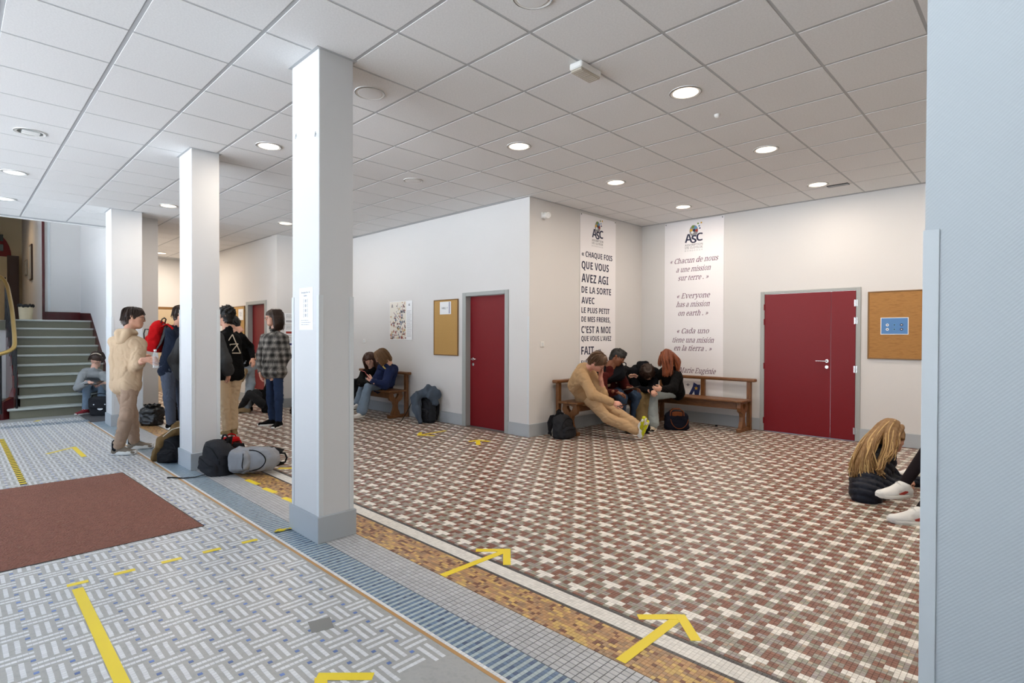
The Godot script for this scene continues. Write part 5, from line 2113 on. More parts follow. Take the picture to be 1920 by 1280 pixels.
func face_parts(t: Node3D, hx: Transform3D, st: Dictionary) -> void:
	for s in [-1.0, 1.0]:
		var b := MB.new()
		var prof := []
		for i in 7:
			var a := PI * i / 6.0
			prof.append(Vector2(sin(a) * 0.0118, cos(a) * 0.0118))
		b.lathe(prof, 10, hx * Transform3D(Basis(), Vector3(s * 0.032, -0.001, 0.0755)), false)
		var eye := obj("eye", b, M.eye_white, t)
		b = MB.new()
		b.lathe([Vector2(0.006, 0.0), Vector2(0.004, 0.0014), Vector2(0.0, 0.0016)], 10, hx * Transform3D(Basis(Vector3(1, 0, 0), Vector3(0, 0, 1), Vector3(0, -1, 0)), Vector3(s * 0.032, -0.003, 0.0862)), false)
		obj("iris", b, M.iris, eye)
		b = MB.new()
		b.tube([hx * Vector3(s * 0.016, 0.021, 0.089), hx * Vector3(s * 0.033, 0.026, 0.0875), hx * Vector3(s * 0.05, 0.019, 0.077)], [0.0035, 0.004, 0.002], 6)
		obj("eyebrow", b, st.hair_mat, t)
	var b2 := MB.new()
	b2.tube([hx * Vector3(-0.022, -0.0545, 0.0835), hx * Vector3(-0.008, -0.0535, 0.0895), hx * Vector3(0.008, -0.0535, 0.0895), hx * Vector3(0.022, -0.0545, 0.0835)], [0.003, 0.006, 0.006, 0.003], 8)
	obj("lips", b2, st.lip_mat, t)
	if st.has("glasses"):
		b2 = MB.new()
		for s in [-1.0, 1.0]:
			var ring := []
			for j in 17:
				var a := TAU * j / 16.0
				ring.append(hx * Vector3(s * 0.034 + cos(a) * 0.023, -0.003 + sin(a) * 0.019, 0.107 - 0.25 * absf(s * 0.034 + cos(a) * 0.023) * 0.3))
			b2.tube(ring, 0.0016, 6, false)
			b2.tube([hx * Vector3(s * 0.057, 0.003, 0.10), hx * Vector3(s * 0.083, 0.006, 0.0), hx * Vector3(s * 0.085, -0.01, -0.025)], 0.0016, 6)
		b2.tube([hx * Vector3(-0.011, 0.0, 0.107), hx * Vector3(0.011, 0.0, 0.107)], 0.0015, 6)
		obj("glasses", b2, M.black, t)


const JN := ["P", "N", "H", "SL", "SR", "EL", "ER", "WL", "WR", "HL", "HR", "KL", "KR", "AL", "AR", "TL", "TR", "FACE"]


func person(label: String, joints: Array, st: Dictionary) -> Node3D:
	var J := {}
	var g := Vector3(joints[0].x, 0, joints[0].z)
	for i in JN.size():
		J[JN[i]] = joints[i] - g if JN[i] != "FACE" else joints[i]
	var t := thing("person", label, "person", g, 0.0, "")
	var sc: float = st.get("scale", 1.0)
	var s: Vector3 = (J.N - J.P).normalized()
	var r: Vector3 = (J.SR - J.SL)
	r = (r - s * r.dot(s)).normalized()
	var f := s.cross(r)
	var hr: Vector3 = (J.HR - J.HL).normalized()
	var slump: float = st.get("slump", 0.0)
	var mid: Vector3 = J.P.lerp(J.N, 0.42) - f * slump
	var chest: Vector3 = J.P.lerp(J.N, 0.74) - f * slump * 0.5 + f * 0.01
	# head
	var hup: Vector3 = (J.H - J.N).normalized()
	if st.has("head_up"):
		hup = st.head_up
	var hb := basis_from(J.FACE, hup).scaled(Vector3.ONE * sc * 1.04)
	var hx := Transform3D(hb, J.H)
	# skin: one surface from head to feet
	var skin := SM.new()
	var core := [
		[chest - r * 0.07, chest + r * 0.07, 0.07, 0.07], [mid - r * 0.05, mid + r * 0.05, 0.062, 0.062],
		[J.P - hr * 0.05, J.P + hr * 0.05, 0.066, 0.066], [J.SL.lerp(J.SR, 0.1), J.SR.lerp(J.SL, 0.1), 0.036, 0.036], [chest, J.N, 0.06, 0.052], [J.N, J.H - hup * 0.08 * sc, 0.054, 0.05],
	]
	for e in ["L", "R"]:
		core.append([J["S" + e], J["E" + e], 0.045 * sc, 0.038 * sc])
		core.append([J["E" + e], J["W" + e], 0.04 * sc, 0.027 * sc])
		core.append([J["H" + e], J["K" + e], 0.05, 0.034])
		core.append([J["K" + e], J["A" + e], 0.033, 0.023])
		core.append([J["A" + e], J["A" + e].lerp(J["T" + e], 0.5), 0.024, 0.018])
	skin.append(field_of(core, 0.021, 0.03))
	skin.append(head_mesh(), hx)
	for e in ["L", "R"]:
		var dirv: Vector3 = st.get("hand" + e, (J["W" + e] - J["E" + e]))
		var back: Vector3 = st.get("back" + e, r * (1.0 if e == "R" else -1.0) + f * 0.2)
		if absf(dirv.normalized().dot(back.normalized())) > 0.97:
			back = f
		var bb := basis_from(dirv, back)
		# thumb side: for a hanging right hand with its back outwards the thumb looks forwards
		var side := 1.0 if e == "L" else -1.0
		skin.append(hand_mesh(st.get("grip" + e, "relaxed"), side), Transform3D(bb.scaled(Vector3.ONE * sc * 0.98), J["W" + e]))
	var body := obj("body", skin.mesh(), st.skin, t)
	# top
	var fat: float = st.get("top_fat", 0.022)
	var sl: float = st.get("sleeve", 0.93)
	var hem: float = st.get("hem", 0.10)
	var lf: float = st.get("leg_fat", 0.016)
	var hipr: float = maxf(0.08 + fat, 0.078 + lf * 0.7 + 0.016)
	var top := [
		[chest - r * 0.075, mid - r * 0.068, 0.084 + fat, 0.078 + fat], [chest + r * 0.075, mid + r * 0.068, 0.084 + fat, 0.078 + fat],
		[mid - r * 0.068, J.P - hr * 0.086 + s * 0.03, 0.078 + fat, hipr], [mid + r * 0.068, J.P + hr * 0.086 + s * 0.03, 0.078 + fat, hipr],
		[chest - r * 0.03, J.P + s * 0.03, 0.084 + fat, hipr], [chest + r * 0.03, J.P + s * 0.03, 0.084 + fat, hipr],
		[J.SL.lerp(J.SR, 0.10), J.SR.lerp(J.SL, 0.10), 0.042 + fat * 0.7, 0.042 + fat * 0.7],
		[chest, J.N + s * 0.012, 0.07 + fat * 0.5, 0.056 + fat * 0.4],
	]
	if hem > 0.0:
		top.append([J.P - hr * 0.088 - s * (hem - 0.06), J.P + hr * 0.088 - s * (hem - 0.06), hipr, hipr])
	for e in ["L", "R"]:
		top.append([J["S" + e], J["E" + e], 0.05 + fat * 0.7, 0.042 + fat * 0.7])
		if sl > 0.0:
			var w: Vector3 = J["E" + e].lerp(J["W" + e], st.get("sleeve" + e, sl))
			top.append([J["E" + e], w, 0.042 + fat * 0.7, 0.033 + fat * (0.4 if sl > 0.8 else 0.9)])
	var tm: ArrayMesh = cloth(top, st.get("cell", 0.014), 0.032, st.get("fold", 0.016), Vector3(1.0, 0.8, 1.0), st.get("quilt", 0.0), (s + Vector3.UP).normalized())
	var tn := obj(st.get("top_name", "sweater"), tm, st.top, t)
	if st.has("stripes"):
		for a in st.stripes:
			var u0: Vector3 = J.P.lerp(mid, a[0] / 0.42) if a[0] < 0.42 else (mid.lerp(chest, (a[0] - 0.42) / 0.32) if a[0] < 0.74 else chest.lerp(J.N, (a[0] - 0.74) / 0.26))
			var u1: Vector3 = J.P.lerp(mid, a[1] / 0.42) if a[1] < 0.42 else (mid.lerp(chest, (a[1] - 0.42) / 0.32) if a[1] < 0.74 else chest.lerp(J.N, (a[1] - 0.74) / 0.26))
			var sp := [[u0 - r * 0.078, u0 + r * 0.078, 0.100 + fat, 0.100 + fat], [u1 - r * 0.078, u1 + r * 0.078, 0.100 + fat, 0.100 + fat]]
			var fl := Field.new(u0 - Vector3.ONE * 0.26, u0 + Vector3.ONE * 0.26, 0.016)
			for q in sp:
				fl.cap(q[0], q[1], q[2], q[3], 0.04)
			if a[1] > 0.9:
				fl.cap(J.SL.lerp(J.SR, 0.04), J.SR.lerp(J.SL, 0.04), 0.058 + fat * 0.7, 0.058 + fat * 0.7, 0.04)
				fl.cap(chest, J.N + s * 0.012, 0.09 + fat * 0.5, 0.064 + fat * 0.4, 0.04)
			fl.half(u0, -s)
			fl.half(u1, s)
			obj("stripe", fl.build().mesh(), a[2], tn)
	if st.has("chest_text"):
		lettering(tn, st.chest_text, "sans", J.N + f * 0.150 - s * 0.20 + r * 0.085, 0.17, 0.055, -r, f, M.grey_print)
	# hood
	if st.has("hood"):
		var hp := []
		for i in 6:
			var a0 := -2.2 + 4.4 * i / 6.0
			var a1 := -2.2 + 4.4 * (i + 1) / 6.0
			var p0: Vector3 = J.N - f * (cos(a0) * 0.07 + 0.012) + r * sin(a0) * 0.085 + s * (0.005 + 0.02 * absf(cos(a0 * 0.5)))
			var p1: Vector3 = J.N - f * (cos(a1) * 0.07 + 0.012) + r * sin(a1) * 0.085 + s * (0.005 + 0.02 * absf(cos(a1 * 0.5)))
			hp.append([p0, p1, 0.028, 0.028])
		hp.append([J.N - f * 0.085 + r * 0.05 + s * 0.0, J.N - f * 0.10 - s * 0.10 + r * 0.02, 0.05, 0.04])
		hp.append([J.N - f * 0.085 - r * 0.05 + s * 0.0, J.N - f * 0.10 - s * 0.10 - r * 0.02, 0.05, 0.04])
		obj("hood", cloth(hp, 0.012, 0.03, 0.008), st.get("hood_mat", st.top), tn)
	if st.has("collar"):
		var cl := []
		for i in 9:
			var a := TAU * i / 8.0
			cl.append(J.N + f * (cos(a) * 0.06 + 0.005) + r * sin(a) * 0.068 + s * (0.035 - 0.02 * cos(a)))
		var cb := MB.new()
		cb.tube(cl, 0.02, 8, false)
		obj("collar", cb, st.collar, tn)
	# trousers
	var flare: float = st.get("flare", 0.0)
	var tro := [[J.P - hr * 0.066, J.P + hr * 0.066, 0.078 + lf * 0.7, 0.078 + lf * 0.7], [J.P - hr * 0.06 + s * 0.08, J.P + hr * 0.06 + s * 0.08, 0.07 + lf * 0.4, 0.07 + lf * 0.4]]
	for e in ["L", "R"]:
		tro.append([J["H" + e], J["K" + e], 0.074 + lf, 0.053 + lf])
		tro.append([J["K" + e], J["K" + e].lerp(J["A" + e], 0.93), 0.053 + lf, 0.040 + lf + flare])
	obj(st.get("leg_name", "trousers"), cloth(tro, st.get("cell", 0.014), 0.02, st.get("leg_fold", 0.014), Vector3(0.8, 1.2, 0.8)), st.legs, t)
	# shoes
	for e in ["L", "R"]:
		var td: Vector3 = J["T" + e] - J["A" + e]
		var up: Vector3 = J["K" + e] - J["A" + e]
		if st.get("flat_feet", true):
			up = Vector3.UP
			td.y = 0
		td -= up.normalized() * td.dot(up.normalized())
		var ss: float = sc * st.get("shoe_scale", 1.0)
		var fx := Transform3D(basis_from(td, up).scaled(Vector3.ONE * ss), J["A" + e] + up.normalized() * 0.085 * (ss - 1.0))
		if st.has("no_shoes"):
			continue
		var kind: String = st.get("shoe_kind", "sneaker")
		var um := SM.new()
		um.append(shoe_upper(kind), fx)
		var sh := obj("shoe", um.mesh(), st.shoe, t)
		var so := MeshInstance3D.new()
		so.name = "sole"
		so.mesh = shoe_sole(kind)
		so.material_override = st.get("sole", M.sole_white)
		so.transform = fx
		sh.add_child(so, true)
		var lace := MB.new()
		for q in 4:
			var z := 0.035 + q * 0.02
			var y := -0.02 + 0.042 - 0.0165 * q
			lace.tube([fx * Vector3(-0.026, y - 0.018, z), fx * Vector3(-0.012, y - 0.004, z + 0.003), fx * Vector3(0.012, y - 0.004, z + 0.003), fx * Vector3(0.026, y - 0.018, z)], 0.0032, 5)
		obj("lace", lace, st.get("lace", M.sole_white), sh)
	# hair and face
	if st.has("hair"):
		var key: String = "hair" + st.hair
		if not cache.has(key):
			cache[key] = hair_mesh(st.hair)
		var hm := SM.new()
		hm.append(cache[key], hx)
		var guides := []
		if st.has("strands"):
			guides = st.strands
			var sp := []
			for line in guides:
				var q := smooth_line(line)
				for k in q.size() - 1:
					var w: float = st.get("strand_w", 0.03) * (1.0 - 0.5 * k / q.size())
					sp.append([q[k], q[k + 1], w, w * 0.95])
			hm.append(field_of(sp, 0.0095, 0.022))
		else:
			for line in hair_guides(st.hair):
				var q := []
				for p in line:
					q.append(hx * p)
				guides.append(q)
		var hair := obj("hair", hm.mesh(), st.hair_mat, t)
		for tone in 2:
			if guides.is_empty():
				break
			var lk := MB.new()
			var rng := RandomNumberGenerator.new()
			rng.seed = 5 + tone
			for line in guides:
				for c in (20 if st.has("strands") else 6):
					var off: Vector3 = Vector3(rng.randf_range(-1, 1), rng.randf_range(-1, 1), rng.randf_range(-1, 1)) * st.get("strand_w", 0.022) * (1.2 if st.has("strands") else 0.95)
					var q := smooth_line(line)
					var rad := []
					var ph := rng.randf() * TAU
					for k in q.size():
						var fr: float = float(k) / (q.size() - 1)
						q[k] += off * (0.55 + 0.45 * fr) + Vector3(sin(ph + fr * 13.0), 0.3 * sin(ph + fr * 9.0), cos(ph + fr * 11.0)) * st.get("wave", 0.004) * fr
						rad.append((0.0075 if st.has("strands") else 0.006) * (1.0 - 0.6 * fr))
					lk.tube(q, rad, 5)
			obj("lock", lk, st.hair_mat if tone == 0 else st.get("lock_mat", st.hair_mat), hair).set_meta("kind", "stuff")
	face_parts(t, hx, st)
	t.set_meta("head_xf", hx)
	return t


# ---------------------------------------------------------------- the students
func people_materials() -> void:
	fold_noise = FastNoiseLite.new()
	fold_noise.seed = 3
	fold_noise.frequency = 6.0
	fold_noise.fractal_octaves = 2
	hair_noise = FastNoiseLite.new()
	hair_noise.seed = 9
	hair_noise.frequency = 26.0
	hair_noise.fractal_octaves = 2
	M.eye_white = mat(Color(0.86, 0.85, 0.83), 0.25)
	M.iris = mat(Color(0.12, 0.08, 0.06), 0.2)
	M.sole_white = mat(Color(0.88, 0.88, 0.86), 0.55)
	for a in [["skin_fair", Color(0.80, 0.60, 0.50)], ["skin_pale", Color(0.83, 0.645, 0.56)], ["skin_tan", Color(0.48, 0.30, 0.205)], ["skin_rose", Color(0.80, 0.585, 0.51)]]:
		M[a[0]] = mat(a[1], 0.55)
		M[a[0]].subsurf_scatter_enabled = true
		M[a[0]].subsurf_scatter_strength = 0.12
	for a in [["lip_rose", Color(0.62, 0.35, 0.32)], ["lip_dark", Color(0.37, 0.19, 0.16)]]:
		M[a[0]] = mat(a[1], 0.45)
	for a in [["hair_brown", Color(0.14, 0.085, 0.055), Color(0.21, 0.13, 0.085)], ["hair_black", Color(0.025, 0.02, 0.02), Color(0.055, 0.045, 0.04)], ["hair_light_brown", Color(0.24, 0.155, 0.095), Color(0.36, 0.25, 0.155)], ["hair_red", Color(0.28, 0.115, 0.045), Color(0.48, 0.235, 0.10)], ["hair_blond", Color(0.50, 0.37, 0.20), Color(0.80, 0.67, 0.45)], ["hair_blond_root", Color(0.36, 0.25, 0.13), Color(0.56, 0.42, 0.24)], ["hair_copper", Color(0.42, 0.19, 0.075), Color(0.58, 0.30, 0.13)], ["hair_dark_blond", Color(0.33, 0.225, 0.135), Color(0.47, 0.34, 0.21)], ["hair_chestnut", Color(0.17, 0.095, 0.06), Color(0.30, 0.17, 0.10)]]:
		M[a[0]] = mat(Color(1, 1, 1), 0.5)
		M[a[0]].albedo_texture = noise_tex(0.06, 128, [a[1], a[2], a[1].lerp(a[2], 0.5)], 71, 3)
		triplanar(M[a[0]], Vector3(26, 5, 26))
	for a in [["beige", Color(0.78, 0.68, 0.565)], ["beige_trousers", Color(0.67, 0.57, 0.49)], ["camel", Color(0.69, 0.565, 0.42)], ["camel_trousers", Color(0.71, 0.59, 0.45)], ["navy", Color(0.10, 0.13, 0.19)], ["slate", Color(0.30, 0.33, 0.39)], ["grey_sweat", Color(0.24, 0.245, 0.25)], ["black_cloth", Color(0.035, 0.035, 0.04)], ["khaki", Color(0.74, 0.65, 0.53)], ["light_jeans", Color(0.57, 0.61, 0.64)], ["grey_jeans", Color(0.16, 0.165, 0.175)], ["blue_jeans", Color(0.16, 0.22, 0.33)], ["mid_jeans", Color(0.24, 0.31, 0.41)], ["pale_jeans", Color(0.46, 0.53, 0.60)], ["blue_jacket", Color(0.11, 0.155, 0.29)], ["grey_knit", Color(0.56, 0.57, 0.575)], ["maroon", Color(0.26, 0.075, 0.065)], ["cream", Color(0.80, 0.75, 0.67)], ["dark_navy", Color(0.055, 0.065, 0.09)], ["olive_khaki", Color(0.50, 0.42, 0.29)], ["stone_jeans", Color(0.60, 0.635, 0.635)], ["puffer", Color(0.11, 0.125, 0.17)], ["tights", Color(0.11, 0.085, 0.10)], ["yellow_hood", Color(0.75, 0.66, 0.38)], ["white_shoe", Color(0.86, 0.86, 0.85)], ["pink_shoe", Color(0.55, 0.19, 0.22)], ["tan_boot", Color(0.62, 0.53, 0.40)], ["black_shoe", Color(0.045, 0.045, 0.05)], ["red_bag", Color(0.66, 0.03, 0.05)], ["grey_taupe", Color(0.50, 0.46, 0.41)], ["yellow_sole", Color(0.74, 0.74, 0.12)], ["brown_leather", Color(0.42, 0.23, 0.13)]]:
		M[a[0]] = cloth_mat(a[1])
	M.puffer.roughness = 0.5
	M.yellow_sole.roughness = 0.6
	# plaid
	var img := Image.create(128, 128, false, Image.FORMAT_RGB8)
	for y in 128:
		for x in 128:
			var k := 0.0
			for q in [x, y]:
				var p: float = fposmod(q / 64.0, 1.0)
				k += 0.5 * smoothstep(0.30, 0.12, absf(p - 0.5)) + (0.5 if absf(p - 0.02) < 0.035 or absf(p - 0.98) < 0.03 else 0.0)
			var thread := 0.03 * sin(x * 2.1) * sin(y * 2.3)
			var v := clampf(0.50 - 0.42 * clampf(0.5 * smoothstep(0.32, 0.1, absf(fposmod(x / 64.0, 1.0) - 0.5)) + 0.5 * smoothstep(0.32, 0.1, absf(fposmod(y / 64.0, 1.0) - 0.5)), 0, 1) + thread, 0.05, 0.9)
			if absf(fposmod(x / 64.0, 1.0) - 0.0) < 0.05 or absf(fposmod(y / 64.0, 1.0) - 0.0) < 0.05:
				v += 0.18
			img.set_pixel(x, y, Color(v, v * 0.97, v * 0.93))
	M.plaid = mat(Color(1, 1, 1), 0.9)
	M.plaid.albedo_texture = ImageTexture.create_from_image(img)
	triplanar(M.plaid, Vector3(5.2, 5.2, 5.2), false)
	M.screen = mat(Color(0.02, 0.02, 0.025), 0.08)
	M.clear_plastic = mat(Color(0.88, 0.93, 0.95, 0.22), 0.05)
	M.clear_plastic.transparency = BaseMaterial3D.TRANSPARENCY_ALPHA
	M.pink_case = mat(Color(0.72, 0.36, 0.36), 0.4)


func look(skin: String, hair: String, hair_mat: String, top: String, legs: String, shoe: String, more := {}) -> Dictionary:
	var d := {"skin": M[skin], "lip_mat": M.lip_dark if skin == "skin_tan" else M.lip_rose, "hair": hair, "hair_mat": M[hair_mat], "top": M[top], "legs": M[legs], "shoe": M[shoe]}
	d.merge(more, true)
	return d


func slab(called: String, label: String, category: String, c: Vector3, right: Vector3, up: Vector3, w: float, h: float, th: float, shell: Material, face: Material) -> Node3D:
	# a phone or tablet: w along right, h along up, screen on the side right x up
	var o := right.cross(up).normalized()
	var t := thing(called, label, category, c)
	var xf := Transform3D(Basis(right.normalized(), up.normalized(), o), Vector3.ZERO)
	var b := MB.new()
	b.box(Vector3(-w * 0.5, -h * 0.5, -th * 0.5), Vector3(w * 0.5, h * 0.5, th * 0.5), 0.002, xf)
	obj("case", b, shell, t)
	b = MB.new()
	b.box(Vector3(-w * 0.46, -h * 0.46, th * 0.5), Vector3(w * 0.46, h * 0.46, th * 0.5 + 0.0006), 0.0, xf)
	obj("screen", b, face, t)
	return t


func build_people() -> void:
	people_materials()
	var R := Vector3(0.715, 0, -0.699)   # to the right and away, as the camera happens to stand
	var F := Vector3(-0.699, 0, -0.715)
	var p: Node3D
	# on the stairs
	p = person("person in a grey sweater and jeans sitting on the stairs with a tablet", [Vector3(-12.740, 0.450, -1.800), Vector3(-12.357, 0.762, -1.813), Vector3(-12.358, 0.973, -1.861), Vector3(-12.280, 0.682, -1.950), Vector3(-12.312, 0.705, -1.654), Vector3(-12.122, 0.467, -1.994), Vector3(-12.185, 0.481, -1.569), Vector3(-11.929, 0.562, -1.893), Vector3(-12.014, 0.587, -1.695), Vector3(-12.648, 0.430, -1.820), Vector3(-12.762, 0.430, -1.708), Vector3(-12.261, 0.501, -1.930), Vector3(-12.360, 0.497, -1.728), Vector3(-12.275, 0.101, -1.916), Vector3(-12.292, 0.085, -1.687), Vector3(-12.149, 0.041, -1.830), Vector3(-12.209, 0.025, -1.558), Vector3(0.716, -0.582, 0.385)], look("skin_pale", "pulled", "hair_brown", "grey_knit", "pale_jeans", "pink_shoe", {"scale": 0.95, "top_name": "sweater", "slump": 0.05, "top_fat": 0.03, "glasses": 1, "chest_text": "N E U", "gripL": "hold", "gripR": "hold", "handL": -R * 0.9 + Vector3.DOWN * 0.1, "handR": R * 0.9 + Vector3.DOWN * 0.1, "backL": Vector3.UP, "backR": Vector3.UP, "leg_name": "jeans"}))
	var hx: Transform3D = p.get_meta("head_xf")
	var hb := MB.new()
	var band := []
	for i in 11:
		var a := PI * i / 10.0
		band.append(hx * Vector3(cos(a) * 0.093, 0.03 + sin(a) * 0.105, 0.0))
	hb.tube(band, 0.009, 8)
	obj("headband", hb, M.cream, p)
	slab("tablet", "dark tablet held flat by the person on the stairs", "tablet", Vector3(-11.929, 0.562, -1.893).lerp(Vector3(-12.014, 0.587, -1.695), 0.5) + Vector3(0.03, 0.0, 0.03), R, (F * 0.9 + Vector3.UP * 0.3).normalized(), 0.24, 0.17, 0.008, M.black, M.screen)
	# standing group
	p = person("person in a beige hoodie and trousers standing with a clear water bottle", [Vector3(-7.833, 0.894, -1.459), Vector3(-7.927, 1.419, -1.505), Vector3(-7.957, 1.614, -1.566), Vector3(-8.047, 1.322, -1.394), Vector3(-7.810, 1.298, -1.595), Vector3(-8.156, 1.071, -1.498), Vector3(-7.629, 1.076, -1.531), Vector3(-8.257, 1.169, -1.715), Vector3(-7.382, 1.133, -1.579), Vector3(-7.921, 0.865, -1.428), Vector3(-7.742, 0.872, -1.490), Vector3(-7.932, 0.452, -1.530), Vector3(-7.681, 0.462, -1.440), Vector3(-8.105, 0.090, -1.596), Vector3(-7.851, 0.090, -1.387), Vector3(-8.036, 0.030, -1.747), Vector3(-7.751, 0.030, -1.513), Vector3(0.289, -0.044, -0.956)], look("skin_fair", "short", "hair_brown", "beige", "beige_trousers", "grey_taupe", {"scale": 1.02, "top_name": "hoodie", "hood": 1, "sleeve": 0.18, "top_fat": 0.04, "hem": 0.13, "leg_fat": 0.024, "cell": 0.013, "fold": 0.016, "leg_fold": 0.017, "glasses": 1, "gripL": "fist", "gripR": "fist", "shoe_kind": "runner", "handR": R + F * 0.3, "handL": R - Vector3.UP * 0.2, "backR": -F + Vector3.UP * 0.4, "backL": Vector3.UP, "lace": M.black_cloth}))
	for e in [Vector3(-8.105, 0.090, -1.596), Vector3(-7.851, 0.090, -1.387)]:
		var sb := field_of([[e - p.position + Vector3(0, -0.02, 0) - R * 0.02, e - p.position + Vector3(0, 0.05, 0) - R * 0.02, 0.05, 0.05]], 0.012, 0.01)
		obj("ankle_sock", sb.mesh(), M.dark_navy, p)
	bottle()
	p = person("person in a navy jacket wearing the red backpack, head behind the second pillar", [Vector3(-9.532, 0.952, -2.357), Vector3(-9.510, 1.511, -2.424), Vector3(-9.486, 1.724, -2.490), Vector3(-9.650, 1.461, -2.538), Vector3(-9.384, 1.461, -2.295), Vector3(-9.628, 1.201, -2.630), Vector3(-9.344, 1.157, -2.416), Vector3(-9.456, 1.221, -2.798), Vector3(-9.222, 1.217, -2.605), Vector3(-9.581, 0.932, -2.435), Vector3(-9.484, 0.932, -2.278), Vector3(-9.573, 0.502, -2.499), Vector3(-9.442, 0.476, -2.305), Vector3(-9.545, 0.082, -2.526), Vector3(-9.472, 0.085, -2.332), Vector3(-9.473, 0.022, -2.653), Vector3(-9.386, 0.025, -2.445), Vector3(0.522, -0.097, -0.848)], look("skin_fair", "short", "hair_brown", "navy", "slate", "black_shoe", {"scale": 1.05, "top_name": "jacket", "top_fat": 0.035, "hem": 0.14, "leg_fat": 0.03, "leg_fold": 0.017, "fold": 0.016}))
	p = person("person in a dark grey sweatshirt standing right behind the second pillar", [Vector3(-7.458, 0.905, -2.148), Vector3(-7.479, 1.435, -2.169), Vector3(-7.500, 1.605, -2.190), Vector3(-7.615, 1.385, -2.036), Vector3(-7.343, 1.385, -2.302), Vector3(-7.680, 1.115, -1.931), Vector3(-7.272, 1.115, -2.372), Vector3(-7.672, 0.875, -2.008), Vector3(-7.433, 0.935, -2.465), Vector3(-7.526, 0.885, -2.081), Vector3(-7.390, 0.885, -2.214), Vector3(-7.575, 0.445, -2.075), Vector3(-7.390, 0.445, -2.256), Vector3(-7.548, 0.025, -2.032), Vector3(-7.355, 0.025, -2.221), Vector3(-7.681, -0.045, -2.097), Vector3(-7.417, -0.045, -2.356), Vector3(-0.622, -0.099, -0.777)], look("skin_fair", "short", "hair_brown", "grey_sweat", "slate", "black_shoe", {"scale": 1.05, "top_name": "sweatshirt", "top_fat": 0.045, "hem": 0.12, "sleeve": 0.8, "leg_fat": 0.03, "gripL": "hold"}))
	p = person("person with black curly hair in a black shirt printed with white triangles", [Vector3(-8.187, 0.940, -2.735), Vector3(-8.309, 1.477, -2.756), Vector3(-8.385, 1.674, -2.739), Vector3(-8.311, 1.427, -2.586), Vector3(-8.419, 1.370, -2.879), Vector3(-8.276, 1.157, -2.550), Vector3(-8.477, 1.075, -2.905), Vector3(-8.481, 1.137, -2.546), Vector3(-8.689, 1.025, -2.893), Vector3(-8.181, 0.920, -2.643), Vector3(-8.193, 0.920, -2.827), Vector3(-8.182, 0.483, -2.670), Vector3(-8.230, 0.469, -2.791), Vector3(-8.196, 0.085, -2.695), Vector3(-8.221, 0.085, -2.795), Vector3(-8.338, 0.025, -2.668), Vector3(-8.362, 0.025, -2.796), Vector3(-0.943, -0.053, 0.328)], look("skin_fair", "curly", "hair_black", "black_cloth", "khaki", "olive_khaki", {"scale": 1.03, "top_name": "shirt", "top_fat": 0.028, "hem": 0.13, "leg_fat": 0.018, "leg_fold": 0.018}))
	shirt_print(p)
	p = person("person in black bending forward, one foot raised, before the far red door", [Vector3(-10.556, 0.986, -3.803), Vector3(-10.364, 1.436, -3.598), Vector3(-10.388, 1.625, -3.517), Vector3(-10.519, 1.406, -3.684), Vector3(-10.184, 1.379, -3.607), Vector3(-10.489, 1.186, -3.797), Vector3(-10.315, 1.205, -3.799), Vector3(-10.403, 1.066, -3.881), Vector3(-10.167, 0.999, -3.781), Vector3(-10.626, 0.966, -3.875), Vector3(-10.486, 0.966, -3.732), Vector3(-10.546, 0.531, -3.883), Vector3(-10.764, 0.851, -4.052), Vector3(-10.532, 0.085, -3.812), Vector3(-10.468, 0.756, -3.771), Vector3(-10.533, 0.025, -3.670), Vector3(-10.462, 0.626, -3.693), Vector3(-0.695, -0.487, 0.528)], look("skin_fair", "short", "hair_black", "black_cloth", "light_jeans", "tan_boot", {"scale": 1.0, "top_name": "pullover", "slump": 0.04, "leg_fat": 0.03, "flat_feet": false, "leg_name": "jeans", "sole": M.tan_boot}))
	p = person("person with long dark hair in a grey plaid shirt and blue jeans", [Vector3(-8.622, 0.954, -3.527), Vector3(-8.809, 1.470, -3.621), Vector3(-8.815, 1.689, -3.590), Vector3(-8.668, 1.360, -3.705), Vector3(-8.930, 1.367, -3.502), Vector3(-8.536, 1.085, -3.690), Vector3(-9.062, 1.092, -3.486), Vector3(-8.540, 0.857, -3.550), Vector3(-8.977, 0.841, -3.453), Vector3(-8.578, 0.871, -3.566), Vector3(-8.671, 0.870, -3.497), Vector3(-8.469, 0.467, -3.537), Vector3(-8.739, 0.447, -3.524), Vector3(-8.498, 0.085, -3.548), Vector3(-8.734, 0.085, -3.538), Vector3(-8.393, 0.025, -3.427), Vector3(-8.799, 0.025, -3.390), Vector3(-0.114, -0.048, 0.992)], look("skin_pale", "shoulder", "hair_brown", "plaid", "blue_jeans", "black_shoe", {"scale": 1.03, "top_name": "plaid_shirt", "top_fat": 0.036, "hem": 0.17, "cell": 0.014, "fold": 0.02, "leg_name": "jeans", "leg_fat": 0.012, "leg_fold": 0.017, "glasses": 1, "collar": M.plaid, "lace": M.black_cloth, "sleeve": 0.97}))
